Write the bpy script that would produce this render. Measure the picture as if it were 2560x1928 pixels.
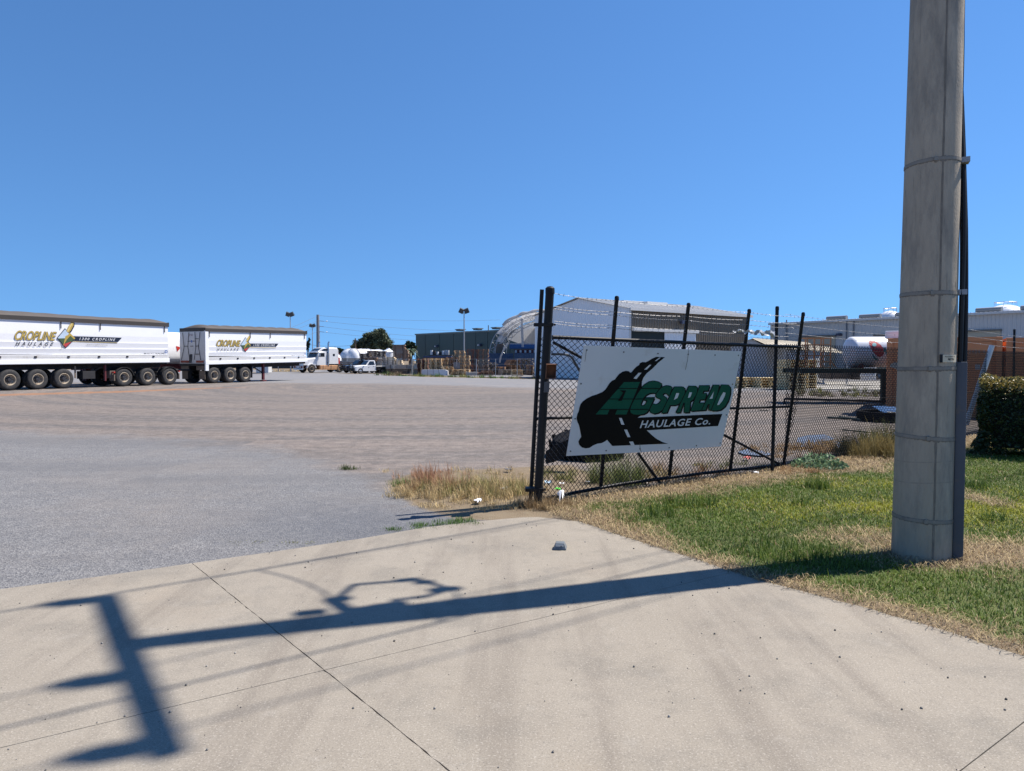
import bpy, math, random
import numpy as np
from mathutils import Vector as V, Matrix

random.seed(7); rng = np.random.default_rng(7)
scn = bpy.context.scene
for o in list(bpy.data.objects): bpy.data.objects.remove(o)
COL = scn.collection
R = math.radians

# ------------------------------------------------------------------ camera, sky, sun, exposure
EYE, FPX, HOR = 1.55, 1778.0, 902.0
PIT = math.atan((964 - HOR) / FPX)
cd = bpy.data.cameras.new('camera'); cam = bpy.data.objects.new('camera', cd); COL.objects.link(cam)
cam.location = (0, 0, EYE); cam.rotation_euler = (math.pi / 2 - PIT, 0, 0)
cd.sensor_width = 36.0; cd.lens = 36.0 * FPX / 2560; cd.clip_start = 0.05; cd.clip_end = 9000
scn.camera = cam

SUN_AZ, SUN_EL = R(70.5), R(56)            # azimuth clockwise from +Y
wd = bpy.data.worlds.new('World'); scn.world = wd; wd.use_nodes = True
wn = wd.node_tree.nodes; bg = wn['Background']
sky = wn.new('ShaderNodeTexSky'); sky.sky_type = 'NISHITA'; sky.sun_disc = False
sky.sun_elevation = SUN_EL; sky.sun_rotation = SUN_AZ
sky.air_density = 1.0; sky.dust_density = 0.0; sky.ozone_density = 4.0; sky.altitude = 0
tcw = wn.new('ShaderNodeTexCoord'); mpw = wn.new('ShaderNodeMapping'); mpw.inputs['Scale'].default_value = (1, 1, 0.75); mpw.inputs['Location'].default_value = (0, 0, 0.14)
wd.node_tree.links.new(tcw.outputs['Generated'], mpw.inputs[0]); wd.node_tree.links.new(mpw.outputs[0], sky.inputs['Vector'])
tintw = wn.new('ShaderNodeMix'); tintw.data_type = 'RGBA'; tintw.blend_type = 'MULTIPLY'; tintw.inputs[0].default_value = 1.0; tintw.inputs[7].default_value = (0.82, 1.22, 1.56, 1)
wd.node_tree.links.new(sky.outputs[0], tintw.inputs[6]); wd.node_tree.links.new(tintw.outputs[2], bg.inputs[0]); bg.inputs[1].default_value = 0.06
sd = bpy.data.lights.new('sun', 'SUN'); sd.energy = 5.0; sd.angle = R(0.53); sd.color = (1.0, 0.93, 0.84)
sun = bpy.data.objects.new('sun', sd); COL.objects.link(sun)
SDIR = V((math.cos(SUN_EL) * math.sin(SUN_AZ), math.cos(SUN_EL) * math.cos(SUN_AZ), math.sin(SUN_EL)))
sun.rotation_euler = SDIR.to_track_quat('Z', 'Y').to_euler()
vs = scn.view_settings; vs.view_transform = 'Standard'; vs.look = 'None'; vs.exposure = 0.75; vs.gamma = 1.0
vs.use_curve_mapping = False
try:
    scn.render.engine = 'CYCLES'; scn.cycles.max_bounces = 6
except Exception: pass

# ------------------------------------------------------------------ measuring helpers
FWD = V((0, math.cos(PIT), -math.sin(PIT))); UPV = V((0, math.sin(PIT), math.cos(PIT)))
EYEP = V((0, 0, EYE))
def ray(x, y): return V((x - 1280, 0, 0)) - UPV * (y - 964) + FWD * FPX
def G(x, y, z=0.0):
    r = ray(x, y); return EYEP + r * ((z - EYE) / r.z)
def P(x, y, Y):
    r = ray(x, y); return EYEP + r * (Y / r.y)
def on_plane(x, y, p, n):
    r = ray(x, y); return EYEP + r * ((p - EYEP).dot(n) / r.dot(n))
def pix(p):
    d = V(p) - EYEP; k = FPX / d.dot(FWD)
    return 1280 + d.x * k, 964 - d.dot(UPV) * k

# ------------------------------------------------------------------ materials
MATS = {}
def M(name, col, rough=0.6, metal=0.0, var=0.12, scale=6.0, bump=0.0, bscale=40.0, dirt=None, spec=0.4, stretch=None, coord='Object'):
    """procedural material: base colour with noise variation, optional dirt colour (col, amount, scale), optional bump"""
    if name in MATS: return MATS[name]
    m = bpy.data.materials.new(name); m.use_nodes = True; nt = m.node_tree; N = nt.nodes; L = nt.links
    b = N['Principled BSDF']
    b.inputs['Roughness'].default_value = rough; b.inputs['Metallic'].default_value = metal
    b.inputs['Specular IOR Level'].default_value = spec
    tc = N.new('ShaderNodeTexCoord'); src = tc.outputs[coord]
    if stretch:
        mp = N.new('ShaderNodeMapping'); mp.inputs['Scale'].default_value = stretch; L.new(src, mp.inputs[0]); src = mp.outputs[0]
    n = N.new('ShaderNodeTexNoise'); n.inputs['Scale'].default_value = scale; n.inputs['Detail'].default_value = 6; n.inputs['Roughness'].default_value = 0.65
    L.new(src, n.inputs['Vector'])
    mx = N.new('ShaderNodeMix'); mx.data_type = 'RGBA'
    c = col
    mx.inputs[6].default_value = (c[0] * (1 - var * 1.6), c[1] * (1 - var * 1.6), c[2] * (1 - var * 1.6), 1)
    mx.inputs[7].default_value = (min(1, c[0] * (1 + var * 1.6)), min(1, c[1] * (1 + var * 1.6)), min(1, c[2] * (1 + var * 1.6)), 1)
    L.new(n.outputs[0], mx.inputs[0]); out = mx.outputs[2]
    if dirt:
        dc, amt, ds = dirt
        n2 = N.new('ShaderNodeTexNoise'); n2.inputs['Scale'].default_value = ds; n2.inputs['Detail'].default_value = 8; n2.inputs['Roughness'].default_value = 0.7
        L.new(src, n2.inputs['Vector'])
        rp = N.new('ShaderNodeMapRange'); rp.inputs[1].default_value = 0.62 - amt * 0.4; rp.inputs[2].default_value = 0.82 - amt * 0.3
        L.new(n2.outputs[0], rp.inputs[0])
        m2 = N.new('ShaderNodeMix'); m2.data_type = 'RGBA'; m2.inputs[7].default_value = (*dc, 1)
        L.new(rp.outputs[0], m2.inputs[0]); L.new(out, m2.inputs[6]); out = m2.outputs[2]
    L.new(out, b.inputs['Base Color'])
    if bump:
        n3 = N.new('ShaderNodeTexNoise'); n3.inputs['Scale'].default_value = bscale; n3.inputs['Detail'].default_value = 4
        L.new(src, n3.inputs['Vector'])
        bp = N.new('ShaderNodeBump'); bp.inputs['Strength'].default_value = bump; bp.inputs['Distance'].default_value = 0.02
        L.new(n3.outputs[0], bp.inputs['Height']); L.new(bp.outputs[0], b.inputs['Normal'])
    MATS[name] = m; return m

def M_attr(name, rough=0.7, spec=0.3, trans=0.0):
    """colour taken from the mesh's own per-leaf colour attribute"""
    if name in MATS: return MATS[name]
    m = bpy.data.materials.new(name); m.use_nodes = True; nt = m.node_tree; N = nt.nodes; L = nt.links
    b = N['Principled BSDF']; b.inputs['Roughness'].default_value = rough; b.inputs['Specular IOR Level'].default_value = spec
    a = N.new('ShaderNodeAttribute'); a.attribute_name = 'tint'
    L.new(a.outputs['Color'], b.inputs['Base Color'])
    if trans:
        t = N.new('ShaderNodeBsdfTranslucent'); L.new(a.outputs['Color'], t.inputs['Color'])
        ms = N.new('ShaderNodeMixShader'); ms.inputs[0].default_value = trans
        L.new(b.outputs[0], ms.inputs[1]); L.new(t.outputs[0], ms.inputs[2]); L.new(ms.outputs[0], N['Material Output'].inputs[0])
    MATS[name] = m; return m

def thin(m, fac):
    """let a cloth or fabric material pass light through"""
    nt = m.node_tree; b = nt.nodes['Principled BSDF']; t = nt.nodes.new('ShaderNodeBsdfTranslucent'); ms = nt.nodes.new('ShaderNodeMixShader'); ms.inputs[0].default_value = fac
    nt.links.new(b.inputs['Base Color'].links[0].from_socket, t.inputs['Color'])
    nt.links.new(b.outputs[0], ms.inputs[1]); nt.links.new(t.outputs[0], ms.inputs[2]); nt.links.new(ms.outputs[0], nt.nodes['Material Output'].inputs[0]); return m

# ------------------------------------------------------------------ mesh builder
class MB:
    def __init__(s): s.v = []; s.f = []
    def _add(s, vs, fs):
        k = len(s.v); s.v += [tuple(p) for p in vs]; s.f += [tuple(i + k for i in f) for f in fs]; return s
    def box(s, x0, x1, y0, y1, z0, z1):
        return s._add([(x0, y0, z0), (x1, y0, z0), (x1, y1, z0), (x0, y1, z0), (x0, y0, z1), (x1, y0, z1), (x1, y1, z1), (x0, y1, z1)],
                      [(0, 3, 2, 1), (4, 5, 6, 7), (0, 1, 5, 4), (1, 2, 6, 5), (2, 3, 7, 6), (3, 0, 4, 7)])
    def obox(s, c, a, b, d):
        c, a, b, d = V(c), V(a), V(b), V(d)
        vs = [c + a * i + b * j + d * k for k in (-1, 1) for i, j in ((-1, -1), (1, -1), (1, 1), (-1, 1))]
        return s._add(vs, [(0, 3, 2, 1), (4, 5, 6, 7), (0, 1, 5, 4), (1, 2, 6, 5), (2, 3, 7, 6), (3, 0, 4, 7)])
    def bar(s, p0, p1, w, h, up=(0, 0, 1)):
        p0, p1 = V(p0), V(p1); d = p1 - p0; a = d.cross(V(up))
        if a.length < 1e-6: a = d.cross(V((1, 0, 0)))
        a.normalize(); b = a.cross(d).normalized()
        return s.obox((p0 + p1) / 2, d / 2, a * w / 2, b * h / 2)
    def cyl(s, p0, p1, r0, r1=None, n=12, cap=True):
        p0, p1 = V(p0), V(p1); r1 = r0 if r1 is None else r1
        d = (p1 - p0).normalized(); a = d.cross(V((0, 0, 1)))
        if a.length < 1e-4: a = d.cross(V((1, 0, 0)))
        a.normalize(); b = d.cross(a)
        vs = []
        for p, r in ((p0, r0), (p1, r1)):
            for i in range(n):
                t = 2 * math.pi * i / n; vs.append(p + a * math.cos(t) * r + b * math.sin(t) * r)
        fs = [(i, (i + 1) % n, n + (i + 1) % n, n + i) for i in range(n)]
        if cap: fs += [tuple(range(n - 1, -1, -1)), tuple(range(n, 2 * n))]
        return s._add(vs, fs)
    def tube(s, pts, r, n=6, cap=True):
        pts = [V(p) for p in pts]; vs = []; m = len(pts); a = None
        for i, p in enumerate(pts):
            d = (pts[min(i + 1, m - 1)] - pts[max(i - 1, 0)]).normalized()
            if a is None:
                a = d.cross(V((0, 0, 1)))
                if a.length < 1e-3: a = d.cross(V((1, 0, 0)))
            a = (a - d * a.dot(d)).normalized(); b = d.cross(a)
            rr = r[i] if isinstance(r, (list, tuple)) else r
            for k in range(n):
                t = 2 * math.pi * k / n; vs.append(p + a * math.cos(t) * rr + b * math.sin(t) * rr)
        fs = [(i * n + k, i * n + (k + 1) % n, (i + 1) * n + (k + 1) % n, (i + 1) * n + k) for i in range(m - 1) for k in range(n)]
        if cap: fs += [tuple(range(n - 1, -1, -1)), tuple(range((m - 1) * n, m * n))]
        return s._add(vs, fs)
    def poly(s, pts): return s._add(pts, [tuple(range(len(pts)))])
    def prism(s, pts, off):
        off = V(off); n = len(pts); a = [V(p) for p in pts]
        return s._add(a + [p + off for p in a], [tuple(range(n - 1, -1, -1)), tuple(range(n, 2 * n))] + [(i, (i + 1) % n, n + (i + 1) % n, n + i) for i in range(n)])
    def loft(s, rings, closed=True, cap=True):
        n = len(rings[0]); vs = [p for r in rings for p in r]; fs = []
        for j in range(len(rings) - 1):
            for i in range(n if closed else n - 1):
                fs.append((j * n + i, j * n + (i + 1) % n, (j + 1) * n + (i + 1) % n, (j + 1) * n + i))
        if cap and closed: fs += [tuple(range(n - 1, -1, -1)), tuple(range((len(rings) - 1) * n, len(rings) * n))]
        return s._add(vs, fs)
    def lathe(s, prof, n=24, o=(0, 0, 0), axis='z'):
        o = V(o); vs = []
        for r, h in prof:
            for i in range(n):
                t = 2 * math.pi * i / n; c, q = r * math.cos(t), r * math.sin(t)
                vs.append(o + (V((c, q, h)) if axis == 'z' else V((c, h, q)) if axis == 'y' else V((h, c, q))))
        fs = [(j * n + i, j * n + (i + 1) % n, (j + 1) * n + (i + 1) % n, (j + 1) * n + i) for j in range(len(prof) - 1) for i in range(n)]
        return s._add(vs, fs)
    def mesh(s, name, mat, smooth=False, origin=None):
        me = bpy.data.meshes.new(name); vs = s.v
        if origin is not None: vs = [(p[0] - origin[0], p[1] - origin[1], p[2] - origin[2]) for p in vs]
        me.from_pydata(vs, [], s.f); me.materials.append(mat)
        if smooth:
            me.polygons.foreach_set('use_smooth', [True] * len(me.polygons))
            try: me.set_sharp_from_angle(angle=R(40))
            except Exception: pass
        me.update(); return me
    def build(s, name, mat, parent=None, smooth=False, origin=None, bevel=0.0):
        me = s.mesh(name, mat, smooth, origin)
        o = bpy.data.objects.new(name, me); COL.objects.link(o)
        if parent: o.parent = parent
        if bevel:
            b = o.modifiers.new('bevel', 'BEVEL'); b.width = bevel; b.segments = 2; b.limit_method = 'ANGLE'
        return o

def tag(o, label=None, cat=None, group=None, kind=None):
    if label: o['label'] = label
    if cat: o['category'] = cat
    if group: o['group'] = group
    if kind: o['kind'] = kind
    return o
def thing(name, loc, rz, label, cat, group=None):
    o = bpy.data.objects.new(name, None); COL.objects.link(o); o.empty_display_size = 0.2
    o.location = loc; o.rotation_euler = (0, 0, rz); return tag(o, label, cat, group)
def struct(o): o['kind'] = 'structure'; return o
def stuff(o): o['kind'] = 'stuff'; return o
def clone(o, parent=None):
    c = o.copy(); COL.objects.link(c); c.parent = parent
    for ch in o.children: clone(ch, c)
    return c
def inst(name, me, parent=None, loc=(0, 0, 0), rz=0.0):
    o = bpy.data.objects.new(name, me); COL.objects.link(o); o.location = loc; o.rotation_euler = (0, 0, rz)
    if parent: o.parent = parent
    return o

_tc = {}
def text2d(body, shear=0.0, offset=0.0, space=1.0):
    """built-in font lettering as flat faces scaled to the unit box"""
    k = (body, shear, offset, space)
    if k in _tc: return _tc[k]
    cu = bpy.data.curves.new('t', 'FONT'); cu.body = body; cu.shear = shear; cu.offset = offset; cu.space_character = space
    cu.resolution_u = 3
    ob = bpy.data.objects.new('t', cu); COL.objects.link(ob)
    dg = bpy.context.evaluated_depsgraph_get(); me = bpy.data.meshes.new_from_object(ob.evaluated_get(dg))
    vs = [(v.co.x, v.co.y) for v in me.vertices]; fs = [tuple(p.vertices) for p in me.polygons]
    bpy.data.objects.remove(ob); bpy.data.curves.remove(cu); bpy.data.meshes.remove(me)
    x0 = min(v[0] for v in vs); x1 = max(v[0] for v in vs); y0 = min(v[1] for v in vs); y1 = max(v[1] for v in vs)
    vs = [((x - x0) / (x1 - x0), (y - y0) / (y1 - y0)) for x, y in vs]
    _tc[k] = (vs, fs); return vs, fs
def text_on(mb, body, fn, **kw):
    vs, fs = text2d(body, **kw); return mb._add([fn(u, w) for u, w in vs], fs)

def leaf_mesh(name, pts, size, cols, mat, parent=None, origin=(0, 0, 0), aspect=0.5, upbias=0.0):
    """many small diamond leaves, each with its own colour"""
    n = len(pts); pts = np.asarray(pts, float) - np.asarray(origin, float)
    a = rng.normal(size=(n, 3)); a[:, 2] += upbias; a /= np.linalg.norm(a, axis=1)[:, None]
    b = np.cross(a, rng.normal(size=(n, 3))); b /= np.linalg.norm(b, axis=1)[:, None]
    s = np.asarray(size) * rng.uniform(0.6, 1.3, n); s = s[:, None]
    vs = np.empty((n, 4, 3)); vs[:, 0] = pts - a * s; vs[:, 1] = pts + b * s * aspect; vs[:, 2] = pts + a * s; vs[:, 3] = pts - b * s * aspect
    return raw_mesh(name, vs.reshape(-1, 3), np.arange(n * 4).reshape(n, 4), np.repeat(cols, 4, axis=0), mat, parent)
def raw_mesh(name, vs, fs, cols, mat, parent=None):
    me = bpy.data.meshes.new(name); k = fs.shape[1]
    me.vertices.add(len(vs)); me.vertices.foreach_set('co', np.ascontiguousarray(vs, dtype=np.float32).ravel())
    me.loops.add(fs.size); me.loops.foreach_set('vertex_index', fs.astype(np.int32).ravel())
    me.polygons.add(len(fs)); me.polygons.foreach_set('loop_start', np.arange(0, fs.size, k, dtype=np.int32))
    me.update(calc_edges=True)
    at = me.color_attributes.new('tint', 'FLOAT_COLOR', 'POINT'); c4 = np.ones((len(vs), 4), np.float32); c4[:, :3] = cols
    at.data.foreach_set('color', c4.ravel())
    me.materials.append(mat); me.validate()
    o = bpy.data.objects.new(name, me); COL.objects.link(o)
    if parent: o.parent = parent
    return o
def blades(name, base, h, w, lean, cols, mat, tip=None, parent=None, origin=(0, 0, 0)):
    """grass blades: five points each, bent over towards the tip"""
    n = len(base); base = np.asarray(base, float) - np.asarray(origin, float)
    th = rng.uniform(0, 2 * np.pi, n); d = np.stack([np.cos(th), np.sin(th), np.zeros(n)], 1)
    sd_ = np.stack([-np.sin(th), np.cos(th), np.zeros(n)], 1)
    h = np.asarray(h)[:, None]; w = np.asarray(w)[:, None]; lean = np.asarray(lean)[:, None]
    up = np.array([[0, 0, 1.0]])
    vs = np.empty((n, 5, 3))
    vs[:, 0] = base - sd_ * w; vs[:, 1] = base + sd_ * w
    mid = base + up * h * np.cos(lean * 0.6) * 0.55 + d * h * np.sin(lean * 0.6) * 0.55
    vs[:, 2] = mid + sd_ * w * 0.75; vs[:, 3] = mid - sd_ * w * 0.75
    vs[:, 4] = mid + up * h * np.cos(lean * 1.25) * 0.5 + d * h * np.sin(lean * 1.25) * 0.5
    k = np.arange(n)[:, None] * 5
    f3 = np.concatenate([k + np.array([[0, 1, 2]]), k + np.array([[0, 2, 3]]), k + np.array([[3, 2, 4]])])
    return raw_mesh(name, vs.reshape(-1, 3), f3, np.repeat(cols, 5, axis=0), mat, parent)
def vnoise(x, y, s, seed=0):
    """cheap smooth value noise, 0..1"""
    x = np.asarray(x) / s + 100.37 * (seed + 1); y = np.asarray(y) / s + 57.11 * (seed + 1)
    xi = np.floor(x); yi = np.floor(y); fx = x - xi; fy = y - yi; fx = fx * fx * (3 - 2 * fx); fy = fy * fy * (3 - 2 * fy)
    def hsh(a, b): return np.modf(np.abs(np.sin(a * 127.1 + b * 311.7 + seed * 17.3) * 43758.5453))[0]
    return (hsh(xi, yi) * (1 - fx) + hsh(xi + 1, yi) * fx) * (1 - fy) + (hsh(xi, yi + 1) * (1 - fx) + hsh(xi + 1, yi + 1) * fx) * fy
# ------------------------------------------------------------------ layout of the place (metres, measured from the photograph)
EDGE_TOP = [G(x, y) for x, y in ((-900, 1592), (-300, 1512), (0, 1473), (250, 1441), (480, 1408), (700, 1377), (900, 1347), (1060, 1319), (1200, 1303), (1300, 1294), (1392, 1291))]
EDGE_R = [G(x, y) for x, y in ((1392, 1291), (1450, 1304), (1520, 1328), (1620, 1361), (1760, 1405), (1900, 1452), (2100, 1503), (2300, 1557), (2560, 1640), (2900, 1752))]
GATE_L, GATE_R, FENCE_END = G(1328, 1254), G(1957, 1168), V((14.6, 18.75, 0))
POLE_B = G(2303, 1387)

# ---- ground sheet: one polar sheet out to the horizon, fine where the camera looks
def polar_ground():
    ang = np.concatenate([np.radians(np.arange(-48, 48.01, 0.3)), np.radians(np.arange(52, 312, 4.0))])
    rad = np.concatenate([[0.0], np.geomspace(1.2, 90, 210), np.geomspace(95, 6000, 60)])
    na = len(ang); A, RR = np.meshgrid(ang, rad); X = RR * np.sin(A); Y = RR * np.cos(A)
    Z = -0.014 + (vnoise(X, Y, 1.7) - 0.5) * 0.012 * np.clip(RR / 8 - 0.6, 0, 1) - 0.03 * np.clip((RR - 400) / 500, 0, 1)
    return ang, rad, X, Y, Z
ang, rad, GX, GY, GZ = polar_ground()
def in_poly(x, y, poly):
    r = np.zeros(x.shape, bool); n = len(poly)
    for i in range(n):
        x0, y0 = poly[i][0], poly[i][1]; x1, y1 = poly[(i + 1) % n][0], poly[(i + 1) % n][1]
        c = ((y0 > y) != (y1 > y)) & (x < (x1 - x0) * (y - y0) / (y1 - y0 + 1e-12) + x0); r ^= c
    return r
def seg_dist(x, y, pts):
    d = np.full(x.shape, 1e9)
    for a, b in zip(pts[:-1], pts[1:]):
        ax, ay, bx, by = a[0], a[1], b[0], b[1]; L2 = (bx - ax) ** 2 + (by - ay) ** 2
        t = np.clip(((x - ax) * (bx - ax) + (y - ay) * (by - ay)) / L2, 0, 1)
        d = np.minimum(d, np.hypot(x - ax - t * (bx - ax), y - ay - t * (by - ay)))
    return d
LAWN = [(p.x, p.y) for p in EDGE_R] + [(30, 3), (30, 30), (FENCE_END.x, FENCE_END.y), (GATE_R.x, GATE_R.y), (GATE_L.x, GATE_L.y)]
VERGE = [(p.x, p.y) for p in (G(1392, 1291), G(1250, 1298), G(1140, 1296), G(1040, 1262), G(985, 1225), G(975, 1200), G(1040, 1178), G(1180, 1172), G(1320, 1165), G(1420, 1160))] + [(GATE_L.x + 1.2, GATE_L.y + 0.8), (GATE_L.x, GATE_L.y)]
GPX = 1280 + np.where(GY > 0.5, GX / np.maximum(GY, 0.5), np.sign(GX) * 9) * FPX
dep = GY
def dline(pts):
    xs = [p[0] for p in pts]; ds = [G(*p).y for p in pts]; return np.interp(GPX, xs, ds)
dirt = (dep - dline([(-600, 1045), (0, 1076), (147, 1087), (335, 1091), (500, 1103), (635, 1117), (735, 1138), (823, 1159), (881, 1182), (965, 1218), (1150, 1270), (1330, 1300)])) / 1.0
far = (dep - dline([(-600, 955), (0, 957), (560, 957), (1000, 960), (1330, 972), (1700, 975), (2200, 985), (3000, 985)])) / 6.0
oc = dline([(-600, 1003), (0, 987), (300, 979), (560, 969), (800, 962)])
orange = np.clip(1 - np.abs(dep - oc) / 1.6, 0, 1) * np.clip((700 - GPX) / 250, 0, 1) * (GY > 2)
soil = np.clip(0.5 + np.where(in_poly(GX, GY, LAWN) | in_poly(GX, GY, VERGE), 1, -1) * np.minimum(seg_dist(GX, GY, [*LAWN, LAWN[0]]), seg_dist(GX, GY, [*VERGE, VERGE[0]])) / 0.5, 0, 1)
yardweed = np.clip(1 - seg_dist(GX, GY, [G(640, 931), G(960, 934), G(1100, 942), G(1340, 946)]) / 3.5, 0, 1)
beyond = np.clip((dep - 105) / 25, 0, 1)
soil = np.maximum(soil, np.maximum(yardweed * 0.9, beyond * 0.8))
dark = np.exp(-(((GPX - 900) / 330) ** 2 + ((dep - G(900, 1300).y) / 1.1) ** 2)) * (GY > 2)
na = len(ang); nr = len(rad); idx = np.arange(nr * na).reshape(nr, na)
i0 = idx[:-1]; i1 = idx[1:]; fs = np.stack([i0, np.roll(i0, -1, 1), np.roll(i1, -1, 1), i1], -1).reshape(-1, 4)[:, ::-1]
cols = np.stack([np.clip(0.5 + dirt / 6, 0, 1), np.clip(0.5 + far / 2, 0, 1), orange], -1).reshape(-1, 3)

def straw_amount(x, y):
    n = vnoise(x, y, 0.55, 3) * 0.6 + vnoise(x, y, 0.17, 4) * 0.4; n2 = vnoise(x, y, 1.1, 5)
    d1 = seg_dist(x, y, EDGE_R); d2 = seg_dist(x, y, [GATE_L, GATE_R, FENCE_END]); d3 = np.hypot((x - POLE_B.x - 0.25) * 0.78, (y - POLE_B.y - 0.1) * 1.15)
    w1 = np.interp(y, [3, 5.2, 6.4, 7.6], [0.34, 0.27, 0.34, 0.75])
    s = np.maximum.reduce([1.25 - d1 / w1, 1.2 - d2 / np.interp(x, [0, 3.5, 5.5], [0.62, 0.75, 1.15]), 1.3 - d3 / 0.72, (n2 - 0.86) * 5]) + (n - 0.5) * 1.1
    return np.clip(s, 0, 1)
green = np.where(in_poly(GX, GY, LAWN), 1 - straw_amount(GX, GY), 0.0) * (GX < 14) * (GY < 19)

def ground_material():
    m = bpy.data.materials.new('gravel_ground'); m.use_nodes = True; nt = m.node_tree; N = nt.nodes; L = nt.links
    b = N['Principled BSDF']; b.inputs['Roughness'].default_value = 0.9; b.inputs['Specular IOR Level'].default_value = 0.2
    geo = N.new('ShaderNodeNewGeometry'); pos = geo.outputs['Position']
    def noise(scale, detail=4, rough=0.6, vec=None):
        n = N.new('ShaderNodeTexNoise'); n.inputs['Scale'].default_value = scale; n.inputs['Detail'].default_value = detail; n.inputs['Roughness'].default_value = rough
        L.new(vec or pos, n.inputs['Vector']); return n.outputs[0]
    def math_(op, a, c=None, k=None, k2=None):
        n = N.new('ShaderNodeMath'); n.operation = op
        for i, q in ((0, a), (1, c)):
            if q is None: continue
            if isinstance(q, (int, float)): n.inputs[i].default_value = q
            else: L.new(q, n.inputs[i])
        return n.outputs[0]
    def mix(f, a, c):
        n = N.new('ShaderNodeMix'); n.data_type = 'RGBA'
        for i, q in ((0, f), (6, a), (7, c)):
            if isinstance(q, tuple): n.inputs[i].default_value = (*q, 1)
            elif isinstance(q, float): n.inputs[i].default_value = q
            else: L.new(q, n.inputs[i])
        return n.outputs[2]
    def ramp(v, lo, hi):
        n = N.new('ShaderNodeMapRange'); n.interpolation_type = 'SMOOTHSTEP'; n.inputs[1].default_value = lo; n.inputs[2].default_value = hi; L.new(v, n.inputs[0]); return n.outputs[0]
    at = N.new('ShaderNodeAttribute'); at.attribute_name = 'tint'; sp = N.new('ShaderNodeSeparateColor'); L.new(at.outputs['Color'], sp.inputs[0])
    at2 = N.new('ShaderNodeAttribute'); at2.attribute_name = 'soil'; sp2 = N.new('ShaderNodeSeparateColor'); L.new(at2.outputs['Color'], sp2.inputs[0])
    # turning-truck tracks: noise stretched along arcs about a point in the yard
    vm = N.new('ShaderNodeVectorMath'); vm.operation = 'SUBTRACT'; L.new(pos, vm.inputs[0]); vm.inputs[1].default_value = (-5, 44, 0)
    ln = N.new('ShaderNodeVectorMath'); ln.operation = 'LENGTH'; L.new(vm.outputs[0], ln.inputs[0])
    sx = N.new('ShaderNodeSeparateXYZ'); L.new(vm.outputs[0], sx.inputs[0]); an = math_('ARCTAN2', sx.outputs[0], sx.outputs[1])
    cb = N.new('ShaderNodeCombineXYZ'); L.new(ln.outputs['Value'], cb.inputs[0]); L.new(math_('MULTIPLY', an, 0.9), cb.inputs[1])
    tracks = noise(2.6, 5, 0.7, cb.outputs[0]); tracks2 = noise(0.7, 3, 0.6, cb.outputs[0]); tracks3 = noise(8.5, 5, 0.75, cb.outputs[0])
    n_big = noise(0.35, 5, 0.6); n_mid = noise(2.2, 5, 0.65); n_fine = noise(60, 3, 0.75); n_edge = noise(1.1, 6, 0.75)
    vo = N.new('ShaderNodeTexVoronoi'); vo.inputs['Scale'].default_value = 85; L.new(pos, vo.inputs['Vector'])
    stone = vo.outputs['Color']; sst = N.new('ShaderNodeSeparateColor'); L.new(stone, sst.inputs[0])
    # chip seal near the gate: blue-grey crushed stone
    seal = mix(sst.outputs[0], (0.078, 0.080, 0.088), (0.262, 0.257, 0.252))
    seal = mix(math_('MULTIPLY', ramp(n_big, 0.42, 0.70), 0.55), seal, (0.205, 0.185, 0.168))
    seal = mix(math_('MULTIPLY', ramp(tracks2, 0.45, 0.62), 0.40), seal, (0.115, 0.115, 0.120))
    seal = mix(math_('MULTIPLY', ramp(n_mid, 0.50, 0.72), 0.28), seal, (0.112, 0.113, 0.120))
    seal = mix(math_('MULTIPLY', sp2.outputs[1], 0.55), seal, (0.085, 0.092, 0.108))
    # dusty gravel: warm, streaked with tyre tracks
    rub = noise(3.5, 10, 0.88); grit = noise(26, 4, 0.8); grit2 = noise(7, 4, 0.75)
    dcol = mix(sst.outputs[0], (0.098, 0.086, 0.077), (0.255, 0.216, 0.188))
    dcol = mix(math_('MULTIPLY', ramp(tracks, 0.42, 0.62), 0.80), dcol, (0.225, 0.188, 0.166))
    dcol = mix(math_('MULTIPLY', ramp(tracks2, 0.46, 0.60), 0.75), dcol, (0.120, 0.113, 0.110))
    dcol = mix(math_('MULTIPLY', ramp(n_mid, 0.50, 0.70), 0.45), dcol, (0.110, 0.106, 0.106))
    dcol = mix(math_('MULTIPLY', ramp(grit, 0.48, 0.64), 0.50), dcol, (0.075, 0.068, 0.064))
    dcol = mix(math_('MULTIPLY', ramp(grit2, 0.52, 0.68), 0.35), dcol, (0.27, 0.235, 0.21))
    dcol = mix(math_('MULTIPLY', ramp(tracks3, 0.50, 0.64), 0.42), dcol, (0.098, 0.092, 0.090))
    dcol = mix(math_('MULTIPLY', ramp(tracks3, 0.48, 0.36), 0.28), dcol, (0.27, 0.225, 0.195))
    dcol = mix(math_('MULTIPLY', ramp(rub, 0.50, 0.60), 0.60), dcol, (0.085, 0.078, 0.075)); dcol = mix(math_('MULTIPLY', ramp(rub, 0.49, 0.40), 0.50), dcol, (0.295, 0.254, 0.226))
    seal = mix(math_('MULTIPLY', ramp(rub, 0.52, 0.62), 0.35), seal, (0.075, 0.078, 0.088)); seal = mix(math_('MULTIPLY', ramp(rub, 0.47, 0.38), 0.30), seal, (0.28, 0.275, 0.27))
    seal = mix(math_('MULTIPLY', ramp(grit, 0.50, 0.66), 0.40), seal, (0.075, 0.080, 0.095))
    seal = mix(math_('MULTIPLY', ramp(grit2, 0.54, 0.70), 0.25), seal, (0.25, 0.25, 0.26))
    fcol = mix(tracks, (0.136, 0.139, 0.149), (0.248, 0.244, 0.248))
    fcol = mix(math_('MULTIPLY', ramp(rub, 0.50, 0.62), 0.35), fcol, (0.13, 0.13, 0.14)); fcol = mix(math_('MULTIPLY', ramp(tracks3, 0.50, 0.66), 0.3), fcol, (0.15, 0.145, 0.145))
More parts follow.
